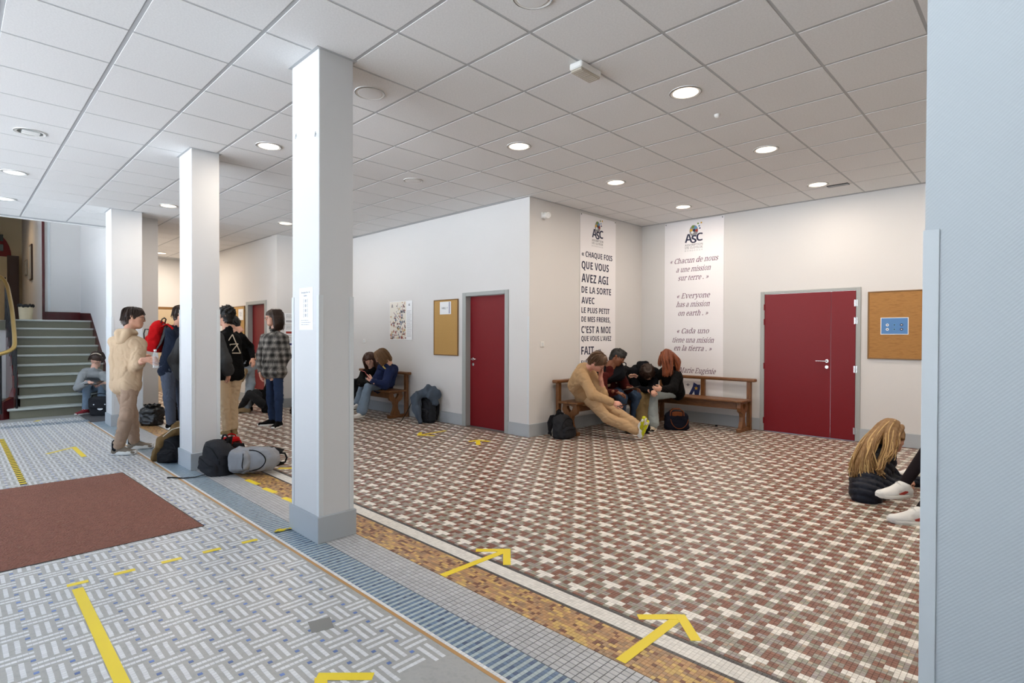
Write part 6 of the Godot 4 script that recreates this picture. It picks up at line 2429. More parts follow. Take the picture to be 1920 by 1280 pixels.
	p = person("person in dark clothes with fair hair sitting on the floor behind the plaid shirt", [Vector3(-10.336, 0.092, -4.158), Vector3(-10.455, 0.542, -4.251), Vector3(-10.492, 0.722, -4.146), Vector3(-10.322, 0.502, -4.144), Vector3(-10.589, 0.502, -4.359), Vector3(-10.359, 0.262, -4.038), Vector3(-10.709, 0.282, -4.311), Vector3(-10.537, 0.302, -3.906), Vector3(-10.846, 0.342, -4.136), Vector3(-10.295, 0.092, -4.073), Vector3(-10.421, 0.092, -4.202), Vector3(-10.260, 0.364, -3.759), Vector3(-10.364, 0.364, -3.909), Vector3(-10.620, 0.093, -3.740), Vector3(-10.725, 0.093, -3.918), Vector3(-10.686, 0.043, -3.607), Vector3(-10.825, 0.043, -3.820), Vector3(-0.492, -0.342, 0.800)], look("skin_fair", "longthin", "hair_blond", "black_cloth", "grey_jeans", "black_shoe", {"scale": 0.96, "top_name": "jacket", "top_fat": 0.035, "slump": 0.05, "sole": M.black_shoe}))
	# bench by the single door
	p = person("person with long brown hair in a black jacket on the bench, smiling at a phone", [Vector3(-8.980, 0.560, -5.360), Vector3(-8.575, 0.801, -5.231), Vector3(-8.579, 0.982, -5.180), Vector3(-8.616, 0.735, -5.386), Vector3(-8.585, 0.742, -5.067), Vector3(-8.503, 0.495, -5.357), Vector3(-8.414, 0.603, -4.915), Vector3(-8.463, 0.535, -5.116), Vector3(-8.184, 0.633, -4.952), Vector3(-8.895, 0.550, -5.373), Vector3(-8.995, 0.550, -5.275), Vector3(-8.693, 0.598, -5.026), Vector3(-8.759, 0.589, -4.949), Vector3(-8.715, 0.178, -5.005), Vector3(-8.795, 0.169, -4.943), Vector3(-8.716, 0.108, -4.864), Vector3(-8.796, 0.099, -4.801), Vector3(0.722, -0.361, 0.591)], look("skin_pale", "long", "hair_chestnut", "black_cloth", "black_cloth", "black_shoe", {"scale": 0.94, "top_name": "jacket", "top_fat": 0.032, "gripR": "hold"}))
	p = person("person in a blue hooded jacket and pale jeans sitting at the bench end", [Vector3(-8.420, 0.560, -5.360), Vector3(-8.075, 0.880, -5.194), Vector3(-8.102, 1.054, -5.116), Vector3(-8.101, 0.840, -5.364), Vector3(-7.922, 0.798, -5.157), Vector3(-8.095, 0.590, -5.286), Vector3(-7.812, 0.600, -5.004), Vector3(-8.168, 0.640, -5.074), Vector3(-7.856, 0.680, -4.782), Vector3(-8.433, 0.550, -5.431), Vector3(-8.393, 0.550, -5.275), Vector3(-8.489, 0.638, -5.031), Vector3(-8.191, 0.545, -4.915), Vector3(-8.499, 0.257, -4.924), Vector3(-8.196, 0.143, -4.798), Vector3(-8.439, 0.191, -4.799), Vector3(-8.159, 0.089, -4.659), Vector3(-0.498, -0.588, 0.637)], look("skin_pale", "curtain", "hair_dark_blond", "blue_jacket", "pale_jeans", "white_shoe", {"scale": 0.95, "top_name": "jacket", "top_fat": 0.045, "hem": 0.14, "slump": 0.05, "hood": 1, "flare": 0.035, "fold": 0.016, "gripR": "hold", "gripL": "hold", "leg_name": "jeans", "collar": M.yellow_hood, "backR": -F, "handR": -R * 0.6 + Vector3.UP * 0.5}))
	slab("phone", "phone in a pink case held up by the two girls on the bench", "phone", Vector3(-7.856, 0.680, -4.782) + (-R * 0.10 + Vector3.UP * 0.10), (R * 0.45 - F * 0.2 + Vector3.DOWN * 0.1).normalized(), (Vector3.UP * 0.8 - R * 0.55).normalized(), 0.075, 0.15, 0.01, M.pink_case, M.screen)
	# corner bench
	p = person("person in a camel tracksuit stretching both legs out from the bench", [Vector3(-4.840, 0.575, -6.450), Vector3(-4.577, 0.962, -6.121), Vector3(-4.387, 1.071, -6.142), Vector3(-4.624, 0.932, -6.285), Vector3(-4.503, 0.908, -5.940), Vector3(-4.453, 0.615, -6.365), Vector3(-4.330, 0.647, -5.958), Vector3(-4.427, 0.874, -6.275), Vector3(-4.103, 0.542, -6.095), Vector3(-4.846, 0.565, -6.542), Vector3(-4.763, 0.565, -6.400), Vector3(-4.413, 0.376, -6.570), Vector3(-4.381, 0.287, -6.367), Vector3(-4.003, 0.189, -6.578), Vector3(-4.002, 0.118, -6.564), Vector3(-3.868, 0.284, -6.517), Vector3(-3.890, 0.252, -6.582), Vector3(0.659, -0.617, -0.429)], look("skin_rose", "short", "hair_light_brown", "camel", "camel_trousers", "white_shoe", {"scale": 1.02, "top_name": "sweatshirt", "top_fat": 0.045, "hem": 0.13, "slump": 0.09, "cell": 0.014, "fold": 0.016, "leg_fold": 0.017, "leg_fat": 0.026, "glasses": 1, "flat_feet": false, "sole": M.yellow_sole, "gripL": "fist", "gripR": "hold", "sleeve": 0.9, "sleeveL": 0.3, "handL": Vector3.UP + R * 0.1, "handR": R + Vector3.DOWN * 0.15, "backR": Vector3.UP * 0.7 - F, "shoe_kind": "runner"}))
	slab("phone", "phone held by the person in the camel tracksuit", "phone", Vector3(-4.103, 0.542, -6.095) + R * 0.13 + Vector3.DOWN * 0.03, (F + R * 0.2).normalized(), (R * 0.95 + Vector3.UP * 0.15).normalized(), 0.072, 0.15, 0.009, M.screen, M.sky_blue)
	p = person("person in a maroon, cream and navy sweater drawing on a tablet", [Vector3(-4.930, 0.565, -7.350), Vector3(-4.766, 0.901, -7.004), Vector3(-4.678, 1.096, -7.071), Vector3(-4.650, 0.821, -7.118), Vector3(-4.805, 0.810, -6.853), Vector3(-4.654, 0.599, -7.287), Vector3(-4.707, 0.568, -6.754), Vector3(-4.476, 0.646, -7.125), Vector3(-4.467, 0.611, -6.729), Vector3(-4.936, 0.555, -7.442), Vector3(-4.867, 0.555, -7.286), Vector3(-4.526, 0.505, -7.357), Vector3(-4.551, 0.497, -7.013), Vector3(-4.564, 0.105, -7.377), Vector3(-4.671, 0.135, -7.141), Vector3(-4.423, 0.035, -7.403), Vector3(-4.529, 0.065, -7.168), Vector3(0.808, -0.517, -0.284)], look("skin_tan", "crop", "hair_black", "maroon", "mid_jeans", "black_shoe", {"scale": 1.0, "top_name": "sweater", "top_fat": 0.038, "slump": 0.06, "leg_fat": 0.026, "gripL": "hold", "gripR": "hold", "leg_name": "jeans", "handR": R + Vector3.DOWN * 0.2, "handL": R * 0.8 - F * 0.4, "backR": Vector3.UP, "backL": Vector3.UP, "stripes": [[0.48, 0.64, M.cream], [0.64, 1.05, M.dark_navy]]}))
	slab("tablet", "tablet with a dark cover resting on the knee of the striped sweater", "tablet", Vector3(-4.476, 0.646, -7.125).lerp(Vector3(-4.467, 0.611, -6.729), 0.35) + R * 0.07 + Vector3.UP * 0.012, (F * 0.7 + R * 0.3).normalized(), (R * 0.85 + Vector3.UP * 0.25 - F * 0.3).normalized(), 0.19, 0.26, 0.01, M.black, M.screen)
	p = person("person in a dark jacket bent low over a phone in the corner", [Vector3(-4.740, 0.565, -7.900), Vector3(-4.551, 0.920, -7.595), Vector3(-4.407, 0.865, -7.478), Vector3(-4.409, 0.860, -7.692), Vector3(-4.687, 0.860, -7.490), Vector3(-4.366, 0.616, -7.568), Vector3(-4.610, 0.587, -7.507), Vector3(-4.238, 0.599, -7.363), Vector3(-4.376, 0.599, -7.445), Vector3(-4.690, 0.555, -7.949), Vector3(-4.769, 0.555, -7.830), Vector3(-4.444, 0.504, -7.560), Vector3(-4.510, 0.507, -7.453), Vector3(-4.359, 0.076, -7.406), Vector3(-4.418, 0.079, -7.320), Vector3(-4.232, 0.016, -7.319), Vector3(-4.334, 0.019, -7.192), Vector3(0.547, -0.825, 0.143)], look("skin_pale", "mop", "hair_brown", "dark_navy", "olive_khaki", "tan_boot", {"scale": 0.97, "top_name": "jacket", "top_fat": 0.045, "slump": 0.09, "leg_fat": 0.028, "hood": 1, "hood_mat": M.dark_navy, "shoe_kind": "boot", "sole": M.tan_boot, "gripL": "hold", "gripR": "hold", "backL": Vector3.UP, "backR": Vector3.UP, "flare": 0.012}))
	slab("phone", "phone held by the person bent low in the corner", "phone", Vector3(-4.376, 0.599, -7.445).lerp(Vector3(-4.238, 0.599, -7.363), 0.5) + R * 0.06 - F * 0.02, (F + R * 0.2).normalized(), (R * 0.9 + Vector3.UP * 0.2).normalized(), 0.072, 0.15, 0.009, M.black, M.screen)
	p = person("person with wavy red hair in a black jacket and pale jeans on the long bench", [Vector3(-4.200, 0.565, -7.980), Vector3(-4.103, 0.913, -7.643), Vector3(-4.124, 1.077, -7.549), Vector3(-4.251, 0.873, -7.722), Vector3(-3.968, 0.827, -7.570), Vector3(-4.436, 0.733, -7.625), Vector3(-3.917, 0.661, -7.362), Vector3(-4.579, 0.783, -7.485), Vector3(-3.968, 0.665, -7.130), Vector3(-4.256, 0.555, -8.037), Vector3(-4.144, 0.555, -7.923), Vector3(-4.512, 0.530, -7.663), Vector3(-4.364, 0.500, -7.583), Vector3(-4.498, 0.130, -7.677), Vector3(-4.233, 0.080, -7.360), Vector3(-4.541, 0.070, -7.550), Vector3(-4.235, 0.020, -7.219), Vector3(-0.650, -0.267, 0.711)], look("skin_pale", "cap", "hair_red", "black_cloth", "stone_jeans", "cream", {"scale": 0.95, "top_name": "jacket", "top_fat": 0.035, "hem": 0.10, "slump": 0.03, "flare": 0.03, "leg_name": "jeans", "gripR": "hold", "strand_w": 0.022, "wave": 0.010, "lock_mat": M.hair_copper, "strands": [[Vector3(0.079, 1.206, 0.485), Vector3(0.086, 1.104, 0.561), Vector3(0.124, 0.964, 0.581), Vector3(0.129, 0.846, 0.589)], [Vector3(0.101, 1.214, 0.478), Vector3(0.131, 1.089, 0.532), Vector3(0.164, 0.948, 0.542), Vector3(0.158, 0.838, 0.562)], [Vector3(0.119, 1.206, 0.446), Vector3(0.167, 1.072, 0.469), Vector3(0.182, 0.947, 0.496), Vector3(0.176, 0.853, 0.516)], [Vector3(0.110, 1.197, 0.398), Vector3(0.183, 1.086, 0.369), Vector3(0.211, 0.991, 0.356), Vector3(0.217, 0.911, 0.350)], [Vector3(0.079, 1.196, 0.373), Vector3(0.153, 1.116, 0.314), Vector3(0.199, 1.020, 0.283), Vector3(0.192, 0.924, 0.318)], [Vector3(0.036, 1.181, 0.471), Vector3(0.028, 1.086, 0.535), Vector3(0.027, 0.990, 0.549)], [Vector3(0.097, 1.164, 0.341), Vector3(0.128, 1.018, 0.297), Vector3(0.149, 0.922, 0.304)]]}))
	# floor on the right
	p = person("person with long wavy blond hair in a quilted navy jacket sitting on the floor", [Vector3(-1.146, 0.068, -5.663), Vector3(-1.110, 0.298, -6.104), Vector3(-1.053, 0.466, -6.178), Vector3(-1.157, 0.248, -6.268), Vector3(-1.128, 0.238, -5.939), Vector3(-1.057, 0.008, -6.366), Vector3(-1.050, 0.089, -5.722), Vector3(-0.844, 0.058, -6.434), Vector3(-0.923, 0.122, -5.924), Vector3(-1.138, 0.058, -5.755), Vector3(-1.105, 0.058, -5.578), Vector3(-1.084, 0.258, -6.157), Vector3(-1.001, 0.108, -5.958), Vector3(-1.258, 0.058, -6.407), Vector3(-1.161, 0.068, -6.264), Vector3(-1.200, 0.058, -6.548), Vector3(-1.131, 0.068, -6.405), Vector3(0.759, -0.253, -0.600)], look("skin_fair", "cap", "hair_blond_root", "puffer", "grey_jeans", "black_shoe", {"scale": 0.96, "top_name": "quilted_jacket", "top_fat": 0.045, "slump": 0.05, "hem": 0.08, "cell": 0.0105, "quilt": 0.016, "fold": 0.008, "gripR": "hold", "sole": M.black_shoe, "strand_w": 0.027, "wave": 0.012, "lock_mat": M.hair_blond, "strands": [[Vector3(0.088, 0.634, -0.440), Vector3(0.033, 0.557, -0.288), Vector3(0.009, 0.426, -0.082), Vector3(0.055, 0.264, -0.016), Vector3(0.100, 0.212, -0.032)], [Vector3(0.070, 0.636, -0.450), Vector3(0.003, 0.535, -0.273), Vector3(-0.025, 0.397, -0.049), Vector3(-0.021, 0.223, 0.044), Vector3(-0.002, 0.181, 0.054)], [Vector3(0.049, 0.626, -0.472), Vector3(-0.022, 0.517, -0.276), Vector3(-0.064, 0.374, -0.039), Vector3(-0.078, 0.223, 0.044), Vector3(-0.055, 0.178, 0.035)], [Vector3(0.026, 0.610, -0.505), Vector3(-0.062, 0.473, -0.307), Vector3(-0.111, 0.327, -0.105), Vector3(-0.111, 0.174, -0.035)], [Vector3(0.118, 0.636, -0.456), Vector3(0.094, 0.541, -0.319), Vector3(0.106, 0.400, -0.164), Vector3(0.089, 0.283, -0.049), Vector3(0.070, 0.240, -0.003)], [Vector3(0.138, 0.620, -0.488), Vector3(0.131, 0.528, -0.342), Vector3(0.142, 0.417, -0.212), Vector3(0.118, 0.335, -0.105)], [Vector3(0.000, 0.582, -0.508), Vector3(-0.078, 0.431, -0.305), Vector3(-0.114, 0.289, -0.158), Vector3(-0.139, 0.203, -0.120)], [Vector3(0.086, 0.627, -0.550), Vector3(-0.011, 0.546, -0.455), Vector3(-0.085, 0.391, -0.298), Vector3(-0.097, 0.216, -0.202)], [Vector3(0.161, 0.580, -0.553), Vector3(0.152, 0.523, -0.405), Vector3(0.154, 0.428, -0.280), Vector3(0.138, 0.361, -0.167)], [Vector3(0.059, 0.589, -0.370), Vector3(0.027, 0.476, -0.156), Vector3(0.010, 0.334, 0.000), Vector3(0.034, 0.203, 0.033)]]}))
	p = person("person in dark tights and white trainers mostly hidden behind the right pier", [Vector3(-0.401, 0.108, -5.832), Vector3(-0.336, 0.588, -5.966), Vector3(-0.358, 0.788, -5.945), Vector3(-0.217, 0.538, -5.844), Vector3(-0.455, 0.538, -6.087), Vector3(-0.232, 0.268, -5.830), Vector3(-0.469, 0.268, -6.073), Vector3(-0.302, 0.168, -5.831), Vector3(-0.470, 0.168, -6.002), Vector3(-0.360, 0.108, -5.747), Vector3(-0.486, 0.108, -5.875), Vector3(-0.519, 0.424, -5.507), Vector3(-0.674, 0.554, -5.565), Vector3(-0.699, 0.085, -5.161), Vector3(-0.835, 0.224, -5.338), Vector3(-0.820, 0.055, -5.070), Vector3(-0.936, 0.174, -5.212), Vector3(-0.678, -0.316, 0.663)], look("skin_fair", "long", "hair_brown", "black_cloth", "tights", "white_shoe", {"scale": 0.97, "top_name": "coat", "leg_name": "tights", "leg_fat": 0.0, "leg_fold": 0.0, "cell": 0.012, "hem": 0.18, "shoe_scale": 1.16}))
	for e in [[Vector3(-0.699, 0.085, -5.161), Vector3(-0.820, 0.055, -5.070)], [Vector3(-0.835, 0.224, -5.338), Vector3(-0.936, 0.174, -5.212)]]:
		var q: Vector3 = e[0] - p.position
		var d: Vector3 = (e[1] - e[0]).normalized()
		var mb := MB.new()
		mb.box(Vector3(-0.045, -0.012, -0.003), Vector3(0.03, 0.012, 0.003), 0.002, Transform3D(basis_from(d.cross(Vector3.UP), Vector3.UP + d * 0.4), q + d * 0.03 + Vector3(0, -0.038, 0) - F * 0.045))
		obj("red_flash", mb, M.rust_red, p)
	p = person("person hidden behind the right pier, only a white trainer with dark stripes showing", [Vector3(-0.458, 0.135, -7.525), Vector3(-0.393, 0.615, -7.659), Vector3(-0.414, 0.815, -7.638), Vector3(-0.274, 0.565, -7.537), Vector3(-0.512, 0.565, -7.780), Vector3(-0.288, 0.295, -7.523), Vector3(-0.526, 0.295, -7.766), Vector3(-0.359, 0.195, -7.524), Vector3(-0.527, 0.195, -7.695), Vector3(-0.417, 0.135, -7.440), Vector3(-0.543, 0.135, -7.568), Vector3(-0.703, 0.235, -7.160), Vector3(-0.765, 0.355, -7.281), Vector3(-0.583, 0.075, -7.067), Vector3(-0.975, 0.085, -6.909), Vector3(-0.691, 0.045, -6.962), Vector3(-1.075, 0.045, -6.783), Vector3(-0.698, -0.217, 0.683)], look("skin_fair", "short", "hair_brown", "black_cloth", "black_cloth", "white_shoe", {"scale": 0.97, "top_name": "coat", "leg_fat": 0.0, "cell": 0.02}))
	var d2: Vector3 = (Vector3(-1.075, 0.045, -6.783) - Vector3(-0.975, 0.085, -6.909)).normalized()
	for i in 3:
		var mb := MB.new()
		var q: Vector3 = Vector3(-0.975, 0.085, -6.909) - p.position + d2 * (0.02 + 0.026 * i) + Vector3(0, -0.035 - 0.004 * i, 0) - F * 0.042
		mb.box(Vector3(-0.006, -0.024, -0.003), Vector3(0.006, 0.02, 0.003), 0.001, Transform3D(basis_from(d2.cross(Vector3.UP), Vector3.UP + d2 * 0.5), q))
		obj("shoe_stripe", mb, M.black_cloth, p)


func bottle() -> void:
	var t := thing("water_bottle", "clear plastic water bottle in the hand of the beige hoodie", "bottle", Vector3(-7.382, 1.133, -1.579) + Vector3(0.715, 0, -0.699) * 0.10 + Vector3(0.0, -0.10, 0))
	var xf := Transform3D(Basis(Vector3(0, 0, 1), 0.15), Vector3.ZERO)
	var b := MB.new()
	b.lathe([Vector2(0.0, 0.0), Vector2(0.028, 0.002), Vector2(0.032, 0.012), Vector2(0.030, 0.04), Vector2(0.032, 0.07), Vector2(0.030, 0.10), Vector2(0.032, 0.13), Vector2(0.025, 0.165), Vector2(0.013, 0.19), Vector2(0.012, 0.205)], 20, xf)
	obj("body", b, M.clear_plastic, t)
	b = MB.new()
	b.lathe([Vector2(0.0145, 0.2), Vector2(0.0145, 0.218), Vector2(0.0, 0.219)], 16, xf)
	obj("cap", b, M.white_plastic, t)


func shirt_print(p: Node3D) -> void:
	# white outlined triangles on the back of the shirt
	var n: Vector3 = Vector3(-8.309, 1.477, -2.756) - p.position
	var c: Vector3 = n + Vector3(0.30, -0.22, 0.0)
	var out := Vector3(0.80, 0.05, 0.45).normalized()
	var right := Vector3(0.49, 0, -0.87)
	var up := out.cross(right).normalized()
	var o := n - up * 0.0 + out * 0.172 + right * 0.03 - Vector3(0, 0.30, 0)
	var pts := [Vector2(0.05, 0.24), Vector2(-0.09, -0.02), Vector2(0.15, -0.02), Vector2(0.02, 0.10), Vector2(0.12, 0.11), Vector2(0.03, -0.02)]
	for e in [[0, 1], [1, 2], [2, 0], [3, 4], [3, 5], [4, 5]]:
		var b := MB.new()
		var q := []
		for k in 6:
			var s: Vector2 = pts[e[0]].lerp(pts[e[1]], k / 5.0)
			q.append(o + right * s.x + up * s.y - out * (s.x * s.x * 2.2 + maxf(s.y, 0) * maxf(s.y, 0) * 0.25))
		b.tube(q, 0.007, 6)
		obj("printed_line", b, M.cream, p)


# ---------------------------------------------------------------- bags and coats
func sack(w: float, h: float, d: float, pw := 2.6, taper := 0.85, wrinkle := 0.008, sd := 1, lean := 0.0, rows := 18, cols := 32) -> MB:
	# a soft upright bag: rounded-square rings from the floor up, wrinkled
	var nz := FastNoiseLite.new()
	nz.seed = sd
	nz.frequency = 5.0
	nz.fractal_octaves = 3
	var rings := []
	for k in rows + 1:
		var f := float(k) / rows
		var y := h * f
		var g := 1.0
		if f < 0.12:
			g = 0.80 + 0.20 * sqrt(f / 0.12)
		elif f > 0.72:
			g = sqrt(maxf(1.0 - pow((f - 0.72) / 0.29, 2.0), 0.004))
		g *= lerpf(1.0, taper, f)
		var ring := PackedVector3Array()
		for j in cols:
			var t := TAU * j / cols
			var c := Vector3(signf(cos(t)) * pow(absf(cos(t)), 2.0 / pw) * w * 0.5 * g, y, signf(sin(t)) * pow(absf(sin(t)), 2.0 / pw) * d * 0.5 * g)
			c += Vector3(cos(t), 0.0, sin(t)) * nz.get_noise_3d(c.x * 3.0, c.y * 3.0, c.z * 3.0) * wrinkle * 2.0
			c.z += lean * f * f
			ring.append(c)
		rings.append(ring)
	var b := MB.new()
	b.loft(rings)
	return b


func sack_front(w: float, h: float, d: float, x: float, y: float, taper := 0.82, pw := 2.8, lean := 0.0) -> float:
	# depth of the sack's front surface at x, y
	var f := clampf(y / h, 0.0, 0.985)
	var g := 1.0
	if f < 0.12:
		g = 0.80 + 0.20 * sqrt(f / 0.12)
	elif f > 0.72:
		g = sqrt(maxf(1.0 - pow((f - 0.72) / 0.29, 2.0), 0.004))
	g *= lerpf(1.0, taper, f)
	var q := clampf(1.0 - pow(absf(x) / (w * 0.5 * g), pw), 0.0, 1.0)
	return pow(q, 1.0 / pw) * d * 0.5 * g + lean * f * f


func moved(b: MB, xf: Transform3D) -> MB:
	for k in b.v.size():
		b.v[k] = xf * b.v[k]
		b.n[k] = (xf.basis * b.n[k]).normalized()
	return b


func rucksack(called: String, label: String, at: Vector3, bs: Basis, w: float, h: float, d: float, m: Material, pocket: Material, trim: Material, sd: int, slump := 0.0) -> Node3D:
	# local axes: x across, y up, +z the pocket side; the straps are behind
	var t := thing(called, label, "backpack", at)
	t.basis = bs
	obj("body", sack(w, h, d, 2.8, 0.82, 0.011, sd, slump), m, t)
	obj("front_pocket", moved(sack(w * 0.78, h * 0.46, d * 0.42, 3.0, 0.9, 0.008, sd + 3), Transform3D(Basis(), Vector3(0, h * 0.06, d * 0.40))), pocket, t)
	var b := MB.new()
	var zp := []
	for i in 15:
		var a := PI * i / 14.0
		zp.append(Vector3(cos(a) * w * 0.38, h * (0.46 + 0.38 * sin(a)), sack_front(w, h, d, cos(a) * w * 0.38, h * (0.46 + 0.38 * sin(a)), 0.82, 2.8, slump) + 0.002))
	b.tube(zp, 0.0055, 6)
	obj("zip", b, trim, t)
	b = MB.new()
	zp = []
	for i in 9:
		var f := i / 8.0
		zp.append(Vector3(lerpf(-w * 0.30, w * 0.30, f), h * 0.40 + 0.006 * sin(f * 6.0), d * 0.40 + sack_front(w * 0.78, h * 0.46, d * 0.42, lerpf(-w * 0.30, w * 0.30, f), h * 0.34, 0.9, 3.0) + 0.001))
	b.tube(zp, 0.005, 6)
	obj("zip", b, trim, t)
	b = MB.new()
	b.tube([Vector3(-0.05, h * 0.95, -d * 0.2 + slump), Vector3(-0.045, h + 0.035, -d * 0.22 + slump), Vector3(0, h + 0.055, -d * 0.22 + slump), Vector3(0.045, h + 0.035, -d * 0.22 + slump), Vector3(0.05, h * 0.95, -d * 0.2 + slump)], 0.0095, 8)
	obj("handle", b, trim, t)
	for s in [-1.0, 1.0]:
		b = MB.new()
		b.tube([Vector3(s * w * 0.18, h * 0.9, -d * 0.36 + slump * 0.7), Vector3(s * w * 0.26, h * 0.88, -d * 0.58), Vector3(s * w * 0.34, h * 0.62, -d * 0.66), Vector3(s * w * 0.38, h * 0.32, -d * 0.60), Vector3(s * w * 0.40, h * 0.10, -d * 0.44)], [0.024, 0.03, 0.032, 0.022, 0.012], 10, true, 0.4, Vector3(0, 0.2, 1))
		obj("strap", b, trim, t)
	return t


func drape(prims: Array, m: Material, called: String, parent: Node3D, amp := 0.02, cell := 0.012) -> MeshInstance3D:
	var s := field_of(prims, cell, 0.04)
	s.ripple(fold_noise, amp, Vector3(1.3, 0.6, 1.3))
	s.smooth_normals()
	return obj(called, s.mesh(), m, parent)


func build_bags() -> void:
	var R := Vector3(0.715, 0, -0.699)
	var F := Vector3(-0.699, 0, -0.715)
	var U := Vector3.UP
	var front := Basis(R, U, -F)
	for a in [["bag_black", Color(0.085, 0.087, 0.098)], ["bag_coal", Color(0.165, 0.168, 0.182)], ["bag_grey", Color(0.55, 0.56, 0.58)], ["bag_dark_grey", Color(0.16, 0.17, 0.19)], ["bag_navy", Color(0.065, 0.075, 0.13)], ["olive_coat", Color(0.42, 0.33, 0.20)], ["rust_bag", Color(0.22, 0.07, 0.055)], ["slate_coat", Color(0.30, 0.345, 0.40)], ["fur", Color(0.22, 0.16, 0.11)], ["khaki_bag", Color(0.32, 0.29, 0.19)]]:
		M[a[0]] = cloth_mat(a[1], 0.85)
	M.bin_liner = mat(Color(0.035, 0.037, 0.038), 0.28)
	var t: Node3D
	var b: MB
	# black rucksack with an olive coat thrown over it, left of the second pillar
	t = rucksack("backpack", "black backpack under an olive coat, leaning against the left of the second pillar", Vector3(-6.98, 0.0, -1.76), front * Basis(U, -0.4) * Basis(Vector3(0, 0, 1), 0.22), 0.36, 0.30, 0.22, M.bag_black, M.bag_black, M.bag_coal, 5, 0.0)
	var ct := thing("coat", "olive brown coat slung over the black backpack at the second pillar", "coat", Vector3(-6.98, 0, -1.76))
	drape([[R * 0.17 + U * 0.41, R * 0.04 + U * 0.37, 0.065, 0.065], [R * 0.17 + U * 0.40 + F * 0.1, R * 0.06 + U * 0.39 + F * 0.08, 0.07, 0.065], [R * 0.02 + U * 0.36, -R * 0.14 + U * 0.24, 0.06, 0.055], [-R * 0.12 + U * 0.24 + F * 0.06, -R * 0.2 + U * 0.10 + F * 0.03, 0.06, 0.05], [-R * 0.15 + U * 0.20 - F * 0.02, -R * 0.235 + U * 0.04, 0.05, 0.035], [R * 0.10 + U * 0.40 + F * 0.02, R * 0.2 + U * 0.41, 0.04, 0.045]], M.olive_coat, "cloth", ct, 0.03)
	b = MB.new()
	b.tube([R * 0.1 + U * 0.40 - F * 0.05, R * 0.0 + U * 0.37 - F * 0.065, -R * 0.10 + U * 0.29 - F * 0.06], 0.006, 6)
	obj("seam", b, M.cream, ct)
	# slumped black rucksack right of the second pillar
	t = rucksack("backpack", "large slumped black backpack at the right foot of the second pillar", Vector3(-6.13, 0.0, -1.93), front * Basis(U, -0.55) * Basis(Vector3(0, 0, 1), -0.25), 0.40, 0.35, 0.26, M.bag_coal, M.bag_coal, M.bag_black, 8, 0.03)
	b = MB.new()
	b.tube([Vector3(-6.02, 0.03, -1.82), Vector3(-6.05, 0.008, -1.70), Vector3(-6.10, 0.006, -1.60), Vector3(-6.20, 0.006, -1.54), Vector3(-6.23, 0.006, -1.50)], [0.01, 0.011, 0.011, 0.013, 0.016], 8, true, 0.35)
	for k in b.v.size():
		b.v[k] = t.transform.affine_inverse() * b.v[k]
		b.n[k] = t.basis.inverse() * b.n[k]
	obj("loose_strap", b, M.bag_black, t)
	# grey rucksack lying on its side
	t = rucksack("backpack", "pale grey backpack lying on its side between the two nearest pillars", Vector3(-5.97, 0.135, -2.04), Basis((R * 0.05 - U * 0.98 - F * 0.1).normalized(), (R * 0.97 + U * 0.07 - F * 0.12).normalized(), (R * 0.05 - U * 0.98 - F * 0.1).normalized().cross((R * 0.97 + U * 0.07 - F * 0.12).normalized())).orthonormalized(), 0.27, 0.48, 0.27, M.bag_grey, M.bag_grey, M.bag_black, 12, 0.0)
	# small rust bag behind
	t = rucksack("backpack", "small dark red backpack with a bright red top behind the slumped black one", Vector3(-6.86, 0.0, -2.30), front * Basis(U, 0.3), 0.24, 0.20, 0.17, M.rust_bag, M.rust_bag, M.red_bag, 17)
	obj("top_flap", moved(sack(0.2, 0.05, 0.15, 2.6, 0.9, 0.004, 4), Transform3D(Basis(), Vector3(0, 0.175, 0))), M.red_bag, t)
	# bin bag by the third pillar
	t = thing("bin_bag", "shiny black bin bag on the floor beside the third pillar", "bag", Vector3(-10.08, 0, -2.22))
	t.basis = front
	obj("bag", sack(0.30, 0.31, 0.27, 3.2, 0.96, 0.018, 23, 0.0, 26, 48), M.bin_liner, t)
	b = MB.new()
	var rg := []
	for k in 3:
		var ring := PackedVector3Array()
		for j in 24:
			var a := TAU * j / 24.0
			var q: float = [0.08, 0.115, 0.10][k] + 0.016 * sin(j * 3.1)
			ring.append(Vector3(cos(a) * q, [0.27, 0.315, 0.325][k] + 0.012 * sin(j * 2.3), sin(a) * q))
		rg.append(ring)
	b.loft(rg, false)
	obj("gathered_top", b, M.bin_liner, t)
	# black holdall standing behind
	t = thing("dark_coat", "long black coat hanging over a bag stood against the pier behind the red backpack", "coat", Vector3(-10.36, 0, -2.62))
	drape([[U * 0.10, U * 0.62, 0.13, 0.09], [U * 0.1 + R * 0.05, U * 0.75 + R * 0.01, 0.08, 0.05]], M.black_cloth, "cloth", t, 0.03, 0.018)
	# messenger bag on the stairs
	t = thing("messenger_bag", "black messenger bag with a round badge at the feet of the stair sitter", "bag", Vector3(-11.93, 0, -1.86))
	t.basis = front * Basis(U, 0.25)
	obj("body", sack(0.34, 0.33, 0.15, 3.6, 0.95, 0.006, 31), M.bag_coal, t)
	obj("flap", moved(sack(0.33, 0.21, 0.05, 3.6, 1.0, 0.005, 33), Transform3D(Basis(), Vector3(0, 0.13, 0.075))), M.bag_coal, t)
	b = MB.new()
	b.prism(ellipse_poly(Vector2(0.02, 0.125), 0.04, 0.026, 20), 0.085, 0.095)
	obj("badge", b, M.paper, t)
	for x in [-0.07, 0.10]:
		b = MB.new()
		b.prism(ellipse_poly(Vector2(x, 0.20), 0.011, 0.011, 12), 0.095, 0.108)
		obj("stud", b, M.steel, t)
	b = MB.new()
